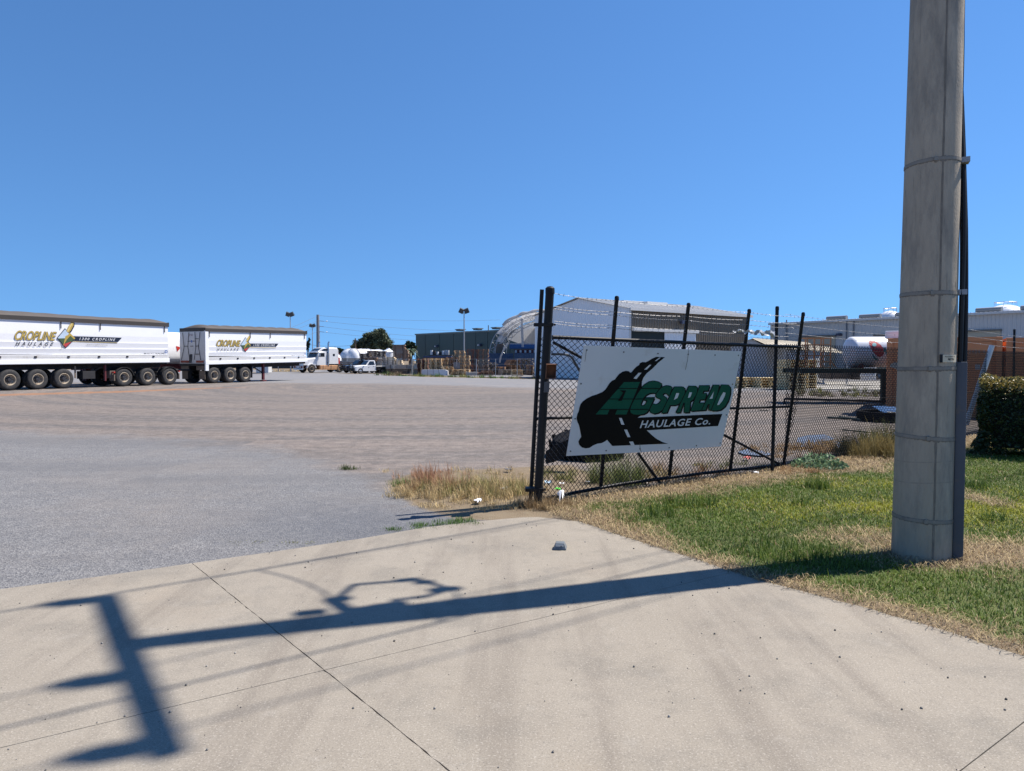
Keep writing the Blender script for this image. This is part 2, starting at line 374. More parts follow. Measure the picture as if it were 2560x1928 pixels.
    fcol = mix(math_('MULTIPLY', ramp(n_big, 0.45, 0.7), 0.4), fcol, (0.248, 0.223, 0.205))
    e = math_('MULTIPLY', math_('SUBTRACT', n_edge, 0.5), 0.9)
    col = mix(ramp(math_('ADD', sp.outputs[0], math_('MULTIPLY', e, 1.0)), 0.30, 0.72), seal, dcol)
    col = mix(ramp(math_('ADD', sp.outputs[1], math_('MULTIPLY', math_('SUBTRACT', tracks2, 0.5), 0.8)), 0.35, 0.75), col, fcol)
    oz = math_('MULTIPLY', ramp(math_('ADD', sp.outputs[2], math_('MULTIPLY', math_('SUBTRACT', tracks, 0.50), 1.0)), 0.15, 0.70), 0.85)
    col = mix(oz, col, (0.267, 0.143, 0.081))
    so = mix(n_mid, (0.099, 0.071, 0.046), (0.248, 0.195, 0.130))
    so = mix(ramp(noise(16, 5, 0.7), 0.45, 0.7), so, (0.205, 0.167, 0.112))
    so = mix(math_('MULTIPLY', ramp(sp2.outputs[2], 0.25, 0.75), 0.85), so, mix(n_mid, (0.045, 0.068, 0.018), (0.115, 0.135, 0.035)))
    col = mix(ramp(math_('ADD', sp2.outputs[0], math_('MULTIPLY', e, 0.6)), 0.35, 0.62), col, so)
    L.new(col, b.inputs['Base Color'])
    bp = N.new('ShaderNodeBump'); bp.inputs['Strength'].default_value = 0.55; bp.inputs['Distance'].default_value = 0.012
    hh = math_('ADD', math_('MULTIPLY', vo.outputs['Distance'], 0.9), math_('MULTIPLY', n_fine, 0.6)); L.new(math_('ADD', hh, math_('MULTIPLY', math_('ADD', tracks, math_('MULTIPLY', tracks3, 0.8)), 1.8)), bp.inputs['Height'])
    L.new(bp.outputs[0], b.inputs['Normal']); return m
gm = ground_material()
go = raw_mesh('ground', np.stack([GX, GY, GZ], -1).reshape(-1, 3), fs, cols, gm); struct(go)
a2 = go.data.color_attributes.new('soil', 'FLOAT_COLOR', 'POINT')
c4 = np.ones((nr * na, 4), np.float32); c4[:, 0] = soil.ravel(); c4[:, 1] = dark.ravel(); c4[:, 2] = green.ravel()
a2.data.foreach_set('color', c4.ravel()); go.data.polygons.foreach_set('use_smooth', [True] * len(go.data.polygons))

# ---- concrete apron: poured slabs with recessed joints
def concrete_material(name, c0, c1, spots=True):
    m = bpy.data.materials.new(name); m.use_nodes = True; nt = m.node_tree; N = nt.nodes; L = nt.links
    b = N['Principled BSDF']; b.inputs['Roughness'].default_value = 0.85; b.inputs['Specular IOR Level'].default_value = 0.25
    geo = N.new('ShaderNodeNewGeometry'); pos = geo.outputs['Position']
    def noise(s, d=5, r=0.6, vec=None):
        n = N.new('ShaderNodeTexNoise'); n.inputs['Scale'].default_value = s; n.inputs['Detail'].default_value = d; n.inputs['Roughness'].default_value = r; L.new(vec or pos, n.inputs['Vector']); return n.outputs[0]
    def ramp(v, lo, hi, o0=0.0, o1=1.0):
        n = N.new('ShaderNodeMapRange'); n.interpolation_type = 'SMOOTHSTEP'
        for i, q in ((1, lo), (2, hi), (3, o0), (4, o1)): n.inputs[i].default_value = q
        L.new(v, n.inputs[0]); return n.outputs[0]
    def mix(f, a, c):
        n = N.new('ShaderNodeMix'); n.data_type = 'RGBA'
        for i, q in ((0, f), (6, a), (7, c)):
            if isinstance(q, tuple): n.inputs[i].default_value = (*q, 1)
            else: L.new(q, n.inputs[i])
        return n.outputs[2]
    mp = N.new('ShaderNodeMapping'); mp.inputs['Rotation'].default_value = (0, 0, R(52)); mp.inputs['Scale'].default_value = (3.2, 0.28, 1); L.new(pos, mp.inputs[0])
    col = mix(noise(0.9, 6, 0.65), c0, c1)
    col = mix(ramp(noise(1.6, 6, 0.7), 0.46, 0.68, 0, 0.55), col, (c0[0] * 0.74, c0[1] * 0.77, c0[2] * 0.82))
    col = mix(ramp(noise(1.0, 5, 0.6, mp.outputs[0]), 0.46, 0.68, 0, 0.45), col, (c0[0] * 0.62, c0[1] * 0.60, c0[2] * 0.62))
    col = mix(ramp(noise(0.55, 4, 0.6), 0.55, 0.75, 0, 0.30), col, (c1[0] * 1.0, c1[1] * 0.86, c1[2] * 0.70))
    col = mix(ramp(noise(150, 2, 0.8), 0.30, 0.75, 0, 0.30), (c0[0] * 0.5, c0[1] * 0.5, c0[2] * 0.5), col) if False else col
    col = mix(ramp(noise(14, 8, 0.9), 0.50, 0.64, 0, 0.32), col, (c0[0] * 0.62, c0[1] * 0.63, c0[2] * 0.66)); col = mix(ramp(noise(5, 6, 0.75), 0.55, 0.72, 0, 0.35), col, (0.33, 0.305, 0.265))
    g = noise(130, 3, 0.8); col = mix(ramp(g, 0.50, 0.66, 0, 0.55), col, (c0[0] * 0.45, c0[1] * 0.45, c0[2] * 0.46))
    g2 = noise(95, 2, 0.7); col = mix(ramp(g2, 0.54, 0.68, 0, 0.50), col, (0.42, 0.385, 0.335))
    if spots:
        vo = N.new('ShaderNodeTexVoronoi'); vo.inputs['Scale'].default_value = 16; L.new(pos, vo.inputs['Vector'])
        col = mix(ramp(vo.outputs['Distance'], 0.05, 0.075, 0.6, 0.0), col, (0.12, 0.11, 0.10))
    L.new(col, b.inputs['Base Color'])
    bp = N.new('ShaderNodeBump'); bp.inputs['Strength'].default_value = 0.22; bp.inputs['Distance'].default_value = 0.006
    L.new(noise(110, 4, 0.7), bp.inputs['Height']); L.new(bp.outputs[0], b.inputs['Normal']); return m
CONC = concrete_material('poured_concrete', (0.228, 0.201, 0.161), (0.304, 0.271, 0.224))
def clip(poly, p, q, side, gap):
    p, q = V((p[0], p[1])), V((q[0], q[1])); d = (q - p).normalized(); n = V((-d.y, d.x)) * side; out = []
    f = lambda v: (V((v[0], v[1])) - p).dot(n) - gap
    for i in range(len(poly)):
        a, b = poly[i], poly[(i + 1) % len(poly)]; fa, fb = f(a), f(b)
        if fa >= 0: out.append(a)
        if fa * fb < 0:
            t = fa / (fa - fb); out.append((a[0] + (b[0] - a[0]) * t, a[1] + (b[1] - a[1]) * t))
    return out
def wob(pts, amp, step=0.16):
    out = []
    for a, b in zip(pts[:-1], pts[1:]):
        n = max(1, int((b - a).length / step))
        for i in range(n):
            p = a.lerp(b, i / n); k = amp * (random.random() - 0.5); out.append((p.x + k, p.y + k))
    return out
APRON = wob(EDGE_TOP, 0.010) + wob(EDGE_R, 0.022)[1:] + [(9, -2.0), (-9, -2.0)]
JA, JB, JC = (G(480, 1408), G(1120, 1925)), (G(0, 1870), G(1875, 1420)), (G(2400, 1928), G(2560, 1805))
ap = MB().prism([(x, y, -0.16) for x, y in APRON], (0, 0, 0.146)).build('concrete_apron', M('joint_filler', (0.15, 0.132, 0.11), 0.95, bump=0.3), None); struct(ap)
gA, gB = 0.0026, 0.0024
for sa, sb, sc in ((1, 1, 0), (-1, 1, 0), (1, -1, 1), (-1, -1, 1), (-1, -1, -1), (1, -1, -1)):
    pl = clip(APRON, *JA, sa, gA); pl = clip(pl, *JB, sb, gB)
    if sc: pl = clip(pl, *JC, sc, gB)
    rp_ = []
    for (ax_, ay_), (bx_, by_) in zip(pl, pl[1:] + pl[:1]):
        L_ = math.hypot(bx_ - ax_, by_ - ay_); n_ = max(1, int(L_ / 0.05)) if L_ < 14 else 1
        for i_ in range(n_):
            k_ = (random.uniform(-0.0014, 0.0014) - (0.003 * random.random() if random.random() < 0.05 else 0)) if n_ > 1 else 0; rp_.append((ax_ + (bx_ - ax_) * i_ / n_ + k_, ay_ + (by_ - ay_) * i_ / n_ + k_))
    pl = rp_
    if len(pl) > 2: MB().prism([(x, y, -0.13) for x, y in pl], (0, 0, 0.13)).build('slab', CONC, ap)

# ---- loose pebbles on the apron
def pebbles(n):
    mb_v = []; mb_f = []; cs = []
    pts = []
    while len(pts) < n:
        x, y = random.uniform(-4, 6), random.uniform(2.6, 7.4)
        if in_poly(np.array([x]), np.array([y]), APRON)[0]: pts.append((x, y))
    for x, y in pts:
        r = random.choice([0.0018, 0.0024, 0.003, 0.004, 0.0065]) * random.uniform(0.7, 1.1); k = len(mb_v); c = random.uniform(0.06, 0.3)
        for zz, rr in ((0.0, 0.7), (r * 0.6, 1.0), (r * 1.2, 0.55)):
            for i in range(5):
                t = i * 1.2566 + x * 9; q = rr * r * random.uniform(0.75, 1.2); mb_v.append((x + q * math.cos(t), y + q * math.sin(t), zz)); cs.append((c, c * 0.95, c * 0.88))
        for j in range(2):
            for i in range(5): mb_f.append((k + j * 5 + i, k + j * 5 + (i + 1) % 5, k + j * 5 + 5 + (i + 1) % 5, k + j * 5 + 5 + i))
        mb_f.append((k + 10, k + 11, k + 12, k + 13)); mb_f.append((k + 10, k + 13, k + 14, k + 14)) if False else None
    fa = np.array([f for f in mb_f if f]); return raw_mesh('loose_pebbles', np.array(mb_v), fa, np.array(cs), M_attr('pebble_stone', 0.9))
stuff(tag(pebbles(420), 'small dark loose pebbles scattered over the concrete apron', 'pebbles'))

# ---- lawn: green blades, yellow clover patch and straw
def scatter(poly, n):
    xs = [p[0] for p in poly]; ys = [p[1] for p in poly]; out_x = []; out_y = []; got = 0
    while got < n:
        x = rng.uniform(min(xs), max(xs), n * 2); y = rng.uniform(min(ys), max(ys), n * 2); k = in_poly(x, y, poly); out_x.append(x[k]); out_y.append(y[k]); got += k.sum()
    return np.concatenate(out_x)[:n], np.concatenate(out_y)[:n]
NEARLAWN = [(p.x, p.y) for p in EDGE_R] + [(9.5, 4.5), (12, 10), (13.5, 17.5), (FENCE_END.x - 2, FENCE_END.y - 1.7), (GATE_R.x, GATE_R.y), (GATE_L.x, GATE_L.y)]
def yellow_amount(x, y):
    c1, c2, c3 = G(2490, 1268), G(2120, 1212), G(1930, 1310); n = vnoise(x, y, 0.5, 8)
    y1 = 1.4 - np.hypot((x - c1.x) / 2.4, (y - c1.y) / 0.95); y2 = 1.0 - np.hypot((x - c2.x) / 1.3, (y - c2.y) / 0.75); y3 = 0.75 - np.hypot((x - c3.x) / 0.6, (y - c3.y) / 0.6)
    return np.clip(np.maximum.reduce([y1, y2, y3]) + (n - 0.5) * 0.9, 0, 1)
def near_bias(n):
    x, y = scatter(NEARLAWN, n); keep = rng.random(n) < np.clip((7.0 / np.maximum(y, 3)) ** 1.6, 0.10, 1); return x[keep], y[keep]
gx, gy = near_bias(420000)
st = straw_amount(gx, gy); yl = yellow_amount(gx, gy); patch = vnoise(gx, gy, 0.45, 11) * 0.5 + vnoise(gx, gy, 0.14, 12) * 0.5
keep = rng.random(len(gx)) > st * 0.93; gx, gy, st, yl, patch = gx[keep], gy[keep], st[keep], yl[keep], patch[keep]; n = len(gx)
c_dark = np.array([[0.045, 0.095, 0.018]]); c_mid = np.array([[0.155, 0.215, 0.034]]); c_yel = np.array([[0.40, 0.40, 0.045]]); c_str = np.array([[0.44, 0.34, 0.19]])
t = np.clip(patch + rng.normal(0, 0.18, n), 0, 1)[:, None]; gc = c_dark * (1 - t) + c_mid * t
ym = (rng.random(n) < yl ** 1.5 * 0.9)[:, None]; gc = np.where(ym, c_yel * rng.uniform(0.55, 1.1, (n, 1)), gc)
sm = (rng.random(n) < 0.04 + st * 0.6)[:, None]; gc = np.where(sm, c_str * rng.uniform(0.5, 1.1, (n, 1)), gc)
hgt = (0.018 + 0.038 * patch * rng.uniform(0.4, 1.35, n)) * np.where(rng.random(n) < 0.012, 2.2, 1.0) * (1 - 0.45 * st)
LEAFM = M_attr('grass_blade', 0.6, 0.25, 0.25)
lawn = blades('lawn_grass', np.stack([gx, gy, np.full(n, -0.012)], 1), hgt, rng.uniform(0.0016, 0.0036, n) * np.interp(gy, [4, 14], [1, 2.0]), rng.uniform(0.35, 1.5, n), gc, LEAFM)
stuff(tag(lawn, 'short patchy green and yellow lawn between concrete apron and fence', 'grass'))
# taller dark tufts in the lawn
def tuft_pts(c, r, k): a = rng.uniform(0, 6.283, k); q = r * np.sqrt(rng.random(k)); return c.x + q * np.cos(a), c.y + q * np.sin(a)
tx = []; ty = []; th_ = []
for c, r, k, hh in ((G(2045, 1218), 0.16, 260, 0.17), (G(1725, 1258), 0.30, 380, 0.14), (G(1640, 1282), 0.22, 240, 0.12), (G(1960, 1380), 0.35, 420, 0.10), (G(2080, 1397), 0.30, 380, 0.10), (G(2480, 1300), 0.10, 60, 0.16), (G(1580, 1300), 0.18, 160, 0.09), (G(2000, 1262), 0.1, 60, 0.14), (G(2420, 1215), 0.22, 220, 0.12)):
    x, y = tuft_pts(c, r, k); tx.append(x); ty.append(y); th_.append(np.full(k, hh) * rng.uniform(0.5, 1.15, k))
tx, ty, th_ = map(np.concatenate, (tx, ty, th_)); n = len(tx); t = rng.random((n, 1))
stuff(tag(blades('tall_grass_tufts', np.stack([tx, ty, np.full(n, -0.012)], 1), th_, rng.uniform(0.002, 0.0042, n), rng.uniform(0.15, 1.0, n), (c_dark * (1 - t) + c_mid * t) * 0.95, LEAFM), 'taller dark green grass tufts standing out of the lawn', 'grass'))
# straw: flat dry stalks along the concrete edge, round the pole and below the fence
sx_, sy_ = scatter(NEARLAWN, 330000); k = rng.random(len(sx_)) < np.clip(straw_amount(sx_, sy_), 0.008, 1) * np.clip((6.5 / np.maximum(sy_, 3)) ** 1.4, 0.1, 1); sx_, sy_ = sx_[k], sy_[k]
over = seg_dist(sx_, sy_, EDGE_R) < 0.05; sx_ = np.where(over, sx_ - rng.uniform(0, 0.05, len(sx_)), sx_); n = len(sx_)
sc_ = c_str * rng.uniform(0.45, 1.25, (n, 1)) * np.array([[1, 1, 1]]); br = (rng.random(n) < 0.35)[:, None]; sc_ = np.where(br, np.array([[0.24, 0.165, 0.10]]) * rng.uniform(0.6, 1.2, (n, 1)), sc_)
STRAWM = M_attr('dry_straw', 0.8, 0.2, 0.15)
straw = blades('straw_litter', np.stack([sx_, sy_, rng.uniform(-0.006, 0.012, n)], 1), rng.uniform(0.03, 0.10, n), rng.uniform(0.001, 0.0026, n) * np.interp(sy_, [4, 14], [1, 2]), rng.uniform(1.15, 1.6, n), sc_, STRAWM)
stuff(tag(straw, 'pale dry straw lying along the concrete edge and round the pole', 'straw'))
# weeds in the verge left of the gate and behind it
def weeds(name, spots, label, mat=STRAWM):
    X = []; H = []; Wd = []; Cc = []; Ln = []
    for (c, rx, ry, k, h, col, jit) in spots:
        nc = max(3, k // 28); a = rng.uniform(0, 6.283, nc); q = np.sqrt(rng.random(nc)); pick = rng.integers(0, nc, k); ch = rng.uniform(0.45, 1.35, nc)[pick]; q = q[pick]
        x = c.x + rx * q * np.cos(a[pick]) + rng.normal(0, 0.035 * max(1, c.y / 20), k); y = c.y + ry * q * np.sin(a[pick]) + rng.normal(0, 0.035 * max(1, c.y / 20), k)
        X.append(np.stack([x, y, np.full(k, -0.01)], 1)); hh = h * (1 - 0.45 * q) * ch * rng.uniform(0.35, 1.25, k); H.append(hh); Wd.append(rng.uniform(0.0012, 0.003, k) * max(1.0, c.y / 9)); Ln.append(rng.uniform(0.1, 1.15, k))
        Cc.append(np.array([col]) * rng.uniform(1 - jit, 1 + jit, (k, 1)))
    X, H, Wd, Cc, Ln = map(np.concatenate, (X, H, Wd, Cc, Ln)); return stuff(tag(blades(name, X, H, Wd, Ln, Cc, mat), label, 'weeds'))
TAN, RED, GRN, OLV = (0.47, 0.36, 0.19), (0.36, 0.20, 0.12), (0.08, 0.15, 0.03), (0.22, 0.22, 0.08)
weeds('dry_weeds', [(G(1155, 1232), 0.9, 0.5, 5200, 0.18, TAN, 0.35), (G(1095, 1218), 0.55, 0.4, 1500, 0.27, RED, 0.3), (G(1190, 1226), 0.7, 0.45, 1600, 0.26, OLV, 0.4), (G(1020, 1210), 0.26, 0.2, 750, 0.11, GRN, 0.4), (G(1270, 1222), 0.5, 0.5, 1900, 0.22, TAN, 0.35), (G(1200, 1262), 0.8, 0.22, 1500, 0.07, TAN, 0.4), (G(1090, 1192), 0.6, 0.4, 450, 0.24, RED, 0.3), (G(1345, 1266), 0.32, 0.18, 900, 0.17, (0.30, 0.21, 0.11), 0.4), (G(1385, 1258), 0.35, 0.2, 600, 0.13, (0.26, 0.18, 0.10), 0.4), (G(1180, 1180), 1.3, 0.5, 700, 0.10, TAN, 0.35)], 'tall dry tan and reddish weeds beside the gate post')
weeds('green_edge_grass', [(G(1110, 1310), 0.34, 0.07, 700, 0.05, GRN, 0.4), (G(1150, 1300), 0.25, 0.06, 350, 0.05, GRN, 0.4), (G(1040, 1321), 0.4, 0.04, 350, 0.035, GRN, 0.4), (G(866, 1172), 0.14, 0.12, 220, 0.08, (0.07, 0.10, 0.03), 0.4), (G(820, 1354), 0.9, 0.03, 250, 0.02, OLV, 0.4)], 'small green grass fringe along the top edge of the apron', LEAFM)
weeds('fence_weeds', [(G(1540, 1205), 0.38, 0.35, 1100, 0.52, (0.17, 0.20, 0.07), 0.4), (G(1470, 1190), 0.8, 0.5, 900, 0.16, OLV, 0.5), (G(1610, 1195), 0.7, 0.45, 900, 0.20, (0.30, 0.24, 0.12), 0.4), (G(1720, 1182), 0.6, 0.5, 800, 0.22, (0.32, 0.20, 0.11), 0.4), (G(1850, 1165), 0.7, 0.4, 600, 0.14, OLV, 0.5), (G(2020, 1130), 1.1, 0.9, 2600, 0.16, (0.40, 0.27, 0.14), 0.4), (G(2110, 1120), 1.0, 0.7, 1800, 0.20, (0.42, 0.30, 0.16), 0.4), (G(2190, 1138), 0.65, 0.45, 2600, 0.55, (0.28, 0.22, 0.09), 0.5), (G(2228, 1110), 0.5, 0.5, 1500, 0.5, (0.12, 0.15, 0.05), 0.5), (G(1990, 1178), 0.35, 0.25, 500, 0.12, (0.42, 0.25, 0.12), 0.3), (G(2440, 1125), 0.7, 0.5, 900, 0.25, TAN, 0.4), (G(1690, 1205), 0.5, 0.2, 500, 0.12, (0.26, 0.18, 0.10), 0.4)], 'mixed dry brown and olive weeds growing along the wire fence')
lc = G(2045, 1168); k = 900; a = rng.uniform(0, 6.283, k); q = np.sqrt(rng.random(k))
pl = np.stack([lc.x + 0.42 * q * np.cos(a), lc.y + 0.35 * q * np.sin(a), 0.20 * (1 - q ** 2) * rng.random(k) + 0.02], 1)
lw = leaf_mesh('leafy_weed', pl, 0.028, np.array([[0.16, 0.24, 0.13]]) * rng.uniform(0.4, 1.7, (k, 1)), LEAFM, None, (lc.x, lc.y, 0), 0.55, 0.8); lw.location = (lc.x, lc.y, 0)
tag(lw, 'low silvery green leafy weed at the foot of the wire fence', 'weed')
# far weed strip along the back fence
wp = []
for i in range(40):
    t = i / 39; c = G(960, 938).lerp(G(1345, 947), t); wp.append((V((c.x, c.y - 0.8, 0)), 1.1, 0.8, 90, random.choice([0.25, 0.4, 0.6]), random.choice([GRN, OLV, (0.20, 0.15, 0.09), (0.06, 0.10, 0.03)]), 0.5))
for i in range(26):
    c = G(random.uniform(1990, 2210), random.uniform(978, 992)); wp.append((c, 0.8, 0.6, 110, random.choice([0.2, 0.35]), random.choice([OLV, (0.14, 0.12, 0.07)]), 0.5))
for i in range(12): wp.append((G(690 + i * 6, 929), 0.9, 0.9, 60, 0.4, TAN, 0.4))
for i in range(8): wp.append((G(968 + i * 6, 934), 0.7, 0.7, 150, 0.75, (0.07, 0.14, 0.03), 0.5))
o = weeds('boundary_weeds', wp, 'strip of green and brown weeds along the far edge of the yard', LEAFM)
# ------------------------------------------------------------------ utility pole
BLACK = M('black_coated_steel', (0.008, 0.009, 0.011), 0.5, 0.0, 0.3, 8, dirt=((0.035, 0.034, 0.034), 0.10, 9), spec=0.25)
STEEL = M('galvanised_steel', (0.42, 0.43, 0.45), 0.45, 0.7, 0.12, 20)
RUST = M('rusty_steel', (0.16, 0.07, 0.035), 0.85, 0.0, 0.35, 14, bump=0.2, dirt=((0.06, 0.03, 0.02), 0.3, 10))
def pole_mat():
    m = M('weathered_pole_concrete', (0.37, 0.312, 0.237), 0.85, 0.0, 0.26, 2.6, bump=0.25, bscale=70, dirt=((0.20, 0.178, 0.148), 0.34, 2.4), stretch=(2.4, 2.4, 0.55)); return m
PC = pole_mat()
LEAN = V((0.0185, 0.018, 1.0)); PT = 8.72
def pole_r(z): return 0.2135 - 0.0062 * z - 0.016 * max(0.0, z - 4.6)
def pole_c(z): return V((LEAN.x * z, LEAN.y * z, z))
pole = thing('utility_pole', (POLE_B.x, POLE_B.y, 0), 0, 'tall weathered grey concrete power pole with steel bands standing in the lawn', 'utility pole')
mb = MB(); mb.lathe([(0.0, -0.3)] + [(pole_r(z), z) for z in [-0.3, 0.0, 0.02] + list(np.linspace(0.1, PT, 40))] + [(0, PT)], 40)
mb.v = [(p[0] + LEAN.x * p[2], p[1] + LEAN.y * p[2], p[2]) for p in mb.v]
mb.build('shaft', PC, pole, True)
def pole_pt(az, z, out=0.0):       # az measured from the direction that faces the camera, positive to the right
    f = math.atan2(-POLE_B.y, -POLE_B.x); t = f + az; c = pole_c(z); r = pole_r(z) + out
    return V((c.x + r * math.cos(t), c.y + r * math.sin(t), z))
STAIN = M('dark_seam_stain', (0.185, 0.16, 0.128), 0.9, 0, 0.3, 20)
for da, w in ((0.36, 0.006), (0.395, 0.004)):       # cast seam running up the shaft
    sm_ = MB(); zs = np.linspace(0.02, PT - 0.1, 90); jit = [random.uniform(-0.006, 0.006) for _ in zs]
    L_ = [pole_pt(da + j - w / 0.2 * random.uniform(0.3, 1.0), z, 0.0012) for z, j in zip(zs, jit)]; R_ = [pole_pt(da + j + w / 0.2 * random.uniform(0.3, 1.0), z, 0.0012) for z, j in zip(zs, jit)]
    sm_._add(L_ + R_, [(i, i + 1, 90 + i + 1, 90 + i) for i in range(89)]); sm_.build('seam', STAIN, pole)
def band(z, tilt, name='steel_band'):
    mb = MB(); n = 40; rings = []
    for i in range(n + 1):
        az = 2 * math.pi * i / n; zz = z + tilt * math.sin(az)
        rings.append([pole_pt(az, zz - 0.011, 0.0005), pole_pt(az, zz - 0.011, 0.004), pole_pt(az, zz + 0.011, 0.004), pole_pt(az, zz + 0.011, 0.0005)])
    mb.loft(rings, True, False); b = mb.build(name, M('dull_band_steel', (0.24, 0.215, 0.18), 0.7, 0.1, 0.2, 12, dirt=((0.13, 0.12, 0.10), 0.2, 8)), pole)
    c = pole_pt(0.12, z + tilt * math.sin(0.12), 0.006); k = MB(); q = pole_pt(0.12, z, 0.02) - pole_pt(0.12, z, 0)
    k.obox(c, V((0.016, 0.004, 0)), q.normalized() * 0.005, V((0, 0, 0.015))); k.build('buckle', MATS['dull_band_steel'], b)
    for sg_, am in ((1, 0.006), (-1, 0.012)):         # ragged grime that has run from under the band
        az_s = np.linspace(-1.55, 1.5, 70); rag = [random.uniform(0.35, 1.0) * (1.8 if 0.3 < a < 0.5 or 0.05 < a < 0.2 else 1.0) for a in az_s]
        mbg = MB(); mbg.loft([[pole_pt(a, z + tilt * math.sin(a) + sg_ * 0.009, 0.0014), pole_pt(a, z + tilt * math.sin(a) + sg_ * (0.011 + am * r_), 0.0014)] for a, r_ in zip(az_s, rag)], False, False); mbg.build('grime_edge', STAIN, b)
    return b
for py, tl in ((390, 0.008), (730, 0.0), (922, 0.004), (1097, -0.012), (1305, -0.006)):
    z = 0
    for _ in range(4): z = P(2330, py, POLE_B.y - 0.2)[2]
    band(z, tl)
for _ in range(34):                                   # scuffs and runs down the shaft
    a_, zz, ln2 = random.uniform(-1.3, 1.3), random.uniform(0.2, 5.5), random.uniform(0.03, 0.35); w2 = random.uniform(0.004, 0.018)
    MB().loft([[pole_pt(a_ - w2 * k2, zz - ln2 * t2, 0.0011), pole_pt(a_ + w2 * k2, zz - ln2 * t2, 0.0011)] for t2, k2 in ((0, 0.2), (0.15, 1), (0.6, 0.7), (1, 0.1))], False, False).build('stain', M('soft_stain', (0.285, 0.25, 0.20), 0.9, 0, 0.3, 20), pole)
# faint stain rings and pole tag
for py in (1158, 1210):
    z = P(2300, py, POLE_B.y - 0.2)[2]; mb = MB(); rings = [[pole_pt(a, z + 0.01 * math.sin(a * 1.5) - 0.004, 0.001), pole_pt(a, z + 0.01 * math.sin(a * 1.5) + 0.004, 0.001)] for a in np.linspace(-1.5, 1.4, 40)]
    mb.loft(rings, False, False); mb.build('stain_ring', M('pale_stain', (0.30, 0.26, 0.205), 0.9, 0, 0.3, 20), pole)
z0, z1 = P(2350, 906, POLE_B.y - 0.2)[2], P(2350, 887, POLE_B.y - 0.2)[2]
tg = MB(); A0, A1 = 0.50, 1.18
tg.loft([[pole_pt(a, z0, 0.004), pole_pt(a, z0, 0.0075), pole_pt(a, z1, 0.0075), pole_pt(a, z1, 0.004)] for a in np.linspace(A0, A1, 12)], True, True)
tgo = tg.build('number_plate', M('cream_plate', (0.62, 0.53, 0.38), 0.5, 0, 0.1, 12), pole)
bl = MB(); bl.loft([[pole_pt(a, z0 - 0.002, 0.004), pole_pt(a, z0 - 0.002, 0.009), pole_pt(a, z1 + 0.002, 0.009), pole_pt(a, z1 + 0.002, 0.004)] for a in np.linspace(A0 - 0.07, A0 + 0.02, 4)], True, True); bl.build('plate_end', BLACK, tgo)
tx_ = MB(); text_on(tx_, 'POLE IDENT No.', lambda u, w: pole_pt(A0 + 0.1 + u * 0.5, z0 + (z1 - z0) * (0.66 + 0.18 * w), 0.0095), offset=0.01)
text_on(tx_, '987701', lambda u, w: pole_pt(A0 + 0.22 + u * 0.3, z0 + (z1 - z0) * (0.24 + 0.30 * w), 0.0095), offset=0.02); tx_.build('plate_lettering', M('ink_black', (0.03, 0.025, 0.02), 0.6), tgo)
# cable guard and black cables on the far right side
def gd(az0, az1, za, zb, o0, o1): return [[pole_pt(az0, z, o0), pole_pt(az0, z, o1), pole_pt(az1, z, o1), pole_pt(az1, z, o0)] for z in np.linspace(za, zb, 12)]
gz = P(2440, 905, POLE_B.y)[2]
MB().loft(gd(1.36, 2.1, -0.2, gz, 0.0, 0.075)).build('cable_guard', M('dark_grey_guard', (0.085, 0.095, 0.115), 0.5, 0.2, 0.12, 6, dirt=((0.16, 0.13, 0.10), 0.1, 5)), pole, bevel=0.006)
for i, (az, o, r) in enumerate(((1.52, 0.026, 0.020), (1.70, 0.030, 0.022), (1.62, 0.052, 0.016))):
    MB().tube([pole_pt(az + np.interp(z, [gz, 2.6, 3.7], [0, 0.12, 0.6]) + 0.04 * math.sin(z * 2.1 + i), z, o * np.interp(z, [gz, 3.2, 4.2], [1, 0.9, 0.55]) + 0.004 * math.sin(z * 3 + i)) for z in np.linspace(gz - 0.1, 6.2, 60)], r, 8).build('cable', M('black_cable', (0.008, 0.008, 0.009), 0.6, 0, 0.2), pole, True)
for py in (405, 733):
    z = P(2400, py, POLE_B.y)[2]; MB().loft(gd(1.46, 1.86, z - 0.02, z + 0.02, 0.0, 0.06)).build('cable_clip', M('grey_clip', (0.30, 0.31, 0.33), 0.5, 0.4), pole)
# crossarm with insulators, lower bracket and conductors (above the frame: their shadow falls on the apron)
def unshadow(px, py, z):      # the point at height z whose sun shadow falls on this spot of the ground
    g = G(px, py); return g + SDIR * (z / SDIR.z) - V((POLE_B.x, POLE_B.y, 0))
ZA = 8.85
ca, cb_ = unshadow(262, 1490, ZA), unshadow(420, 1893, ZA)
MB().bar(ca, cb_, 0.10, 0.10).build('crossarm', M('steel_crossarm', (0.35, 0.35, 0.36), 0.5, 0.6), pole)
CERAM = M('brown_ceramic', (0.12, 0.06, 0.04), 0.25, 0, 0.1)
wdir = V((cb_ - ca)).cross(V((0, 0, 1))).normalized()
CABLE = M('aluminium_conductor', (0.30, 0.30, 0.31), 0.5, 0.6)
for f_ in (0.03, 0.62, 0.95):
    c = ca.lerp(cb_, f_); i_ = MB().lathe([(0.0, 0.06), (0.06, 0.06), (0.05, 0.14), (0.085, 0.18), (0.05, 0.22), (0.085, 0.27), (0.05, 0.31), (0.085, 0.36), (0.05, 0.40), (0.05, 0.50), (0.0, 0.52)], 14, c).build('insulator', CERAM, pole, True)
    t = c + V((0, 0, 0.52)); MB().tube([t + wdir * s + V((0, 0, 0.0012 * s * s - 0.02 * abs(s))) for s in np.linspace(-32, 32, 33)], 0.008, 6).build('conductor', CABLE, pole)
ZB = 6.45; lb = [unshadow(*p, ZB) for p in ((835, 1503), (885, 1462), (1045, 1449), (1130, 1474), (1060, 1492), (985, 1500))]
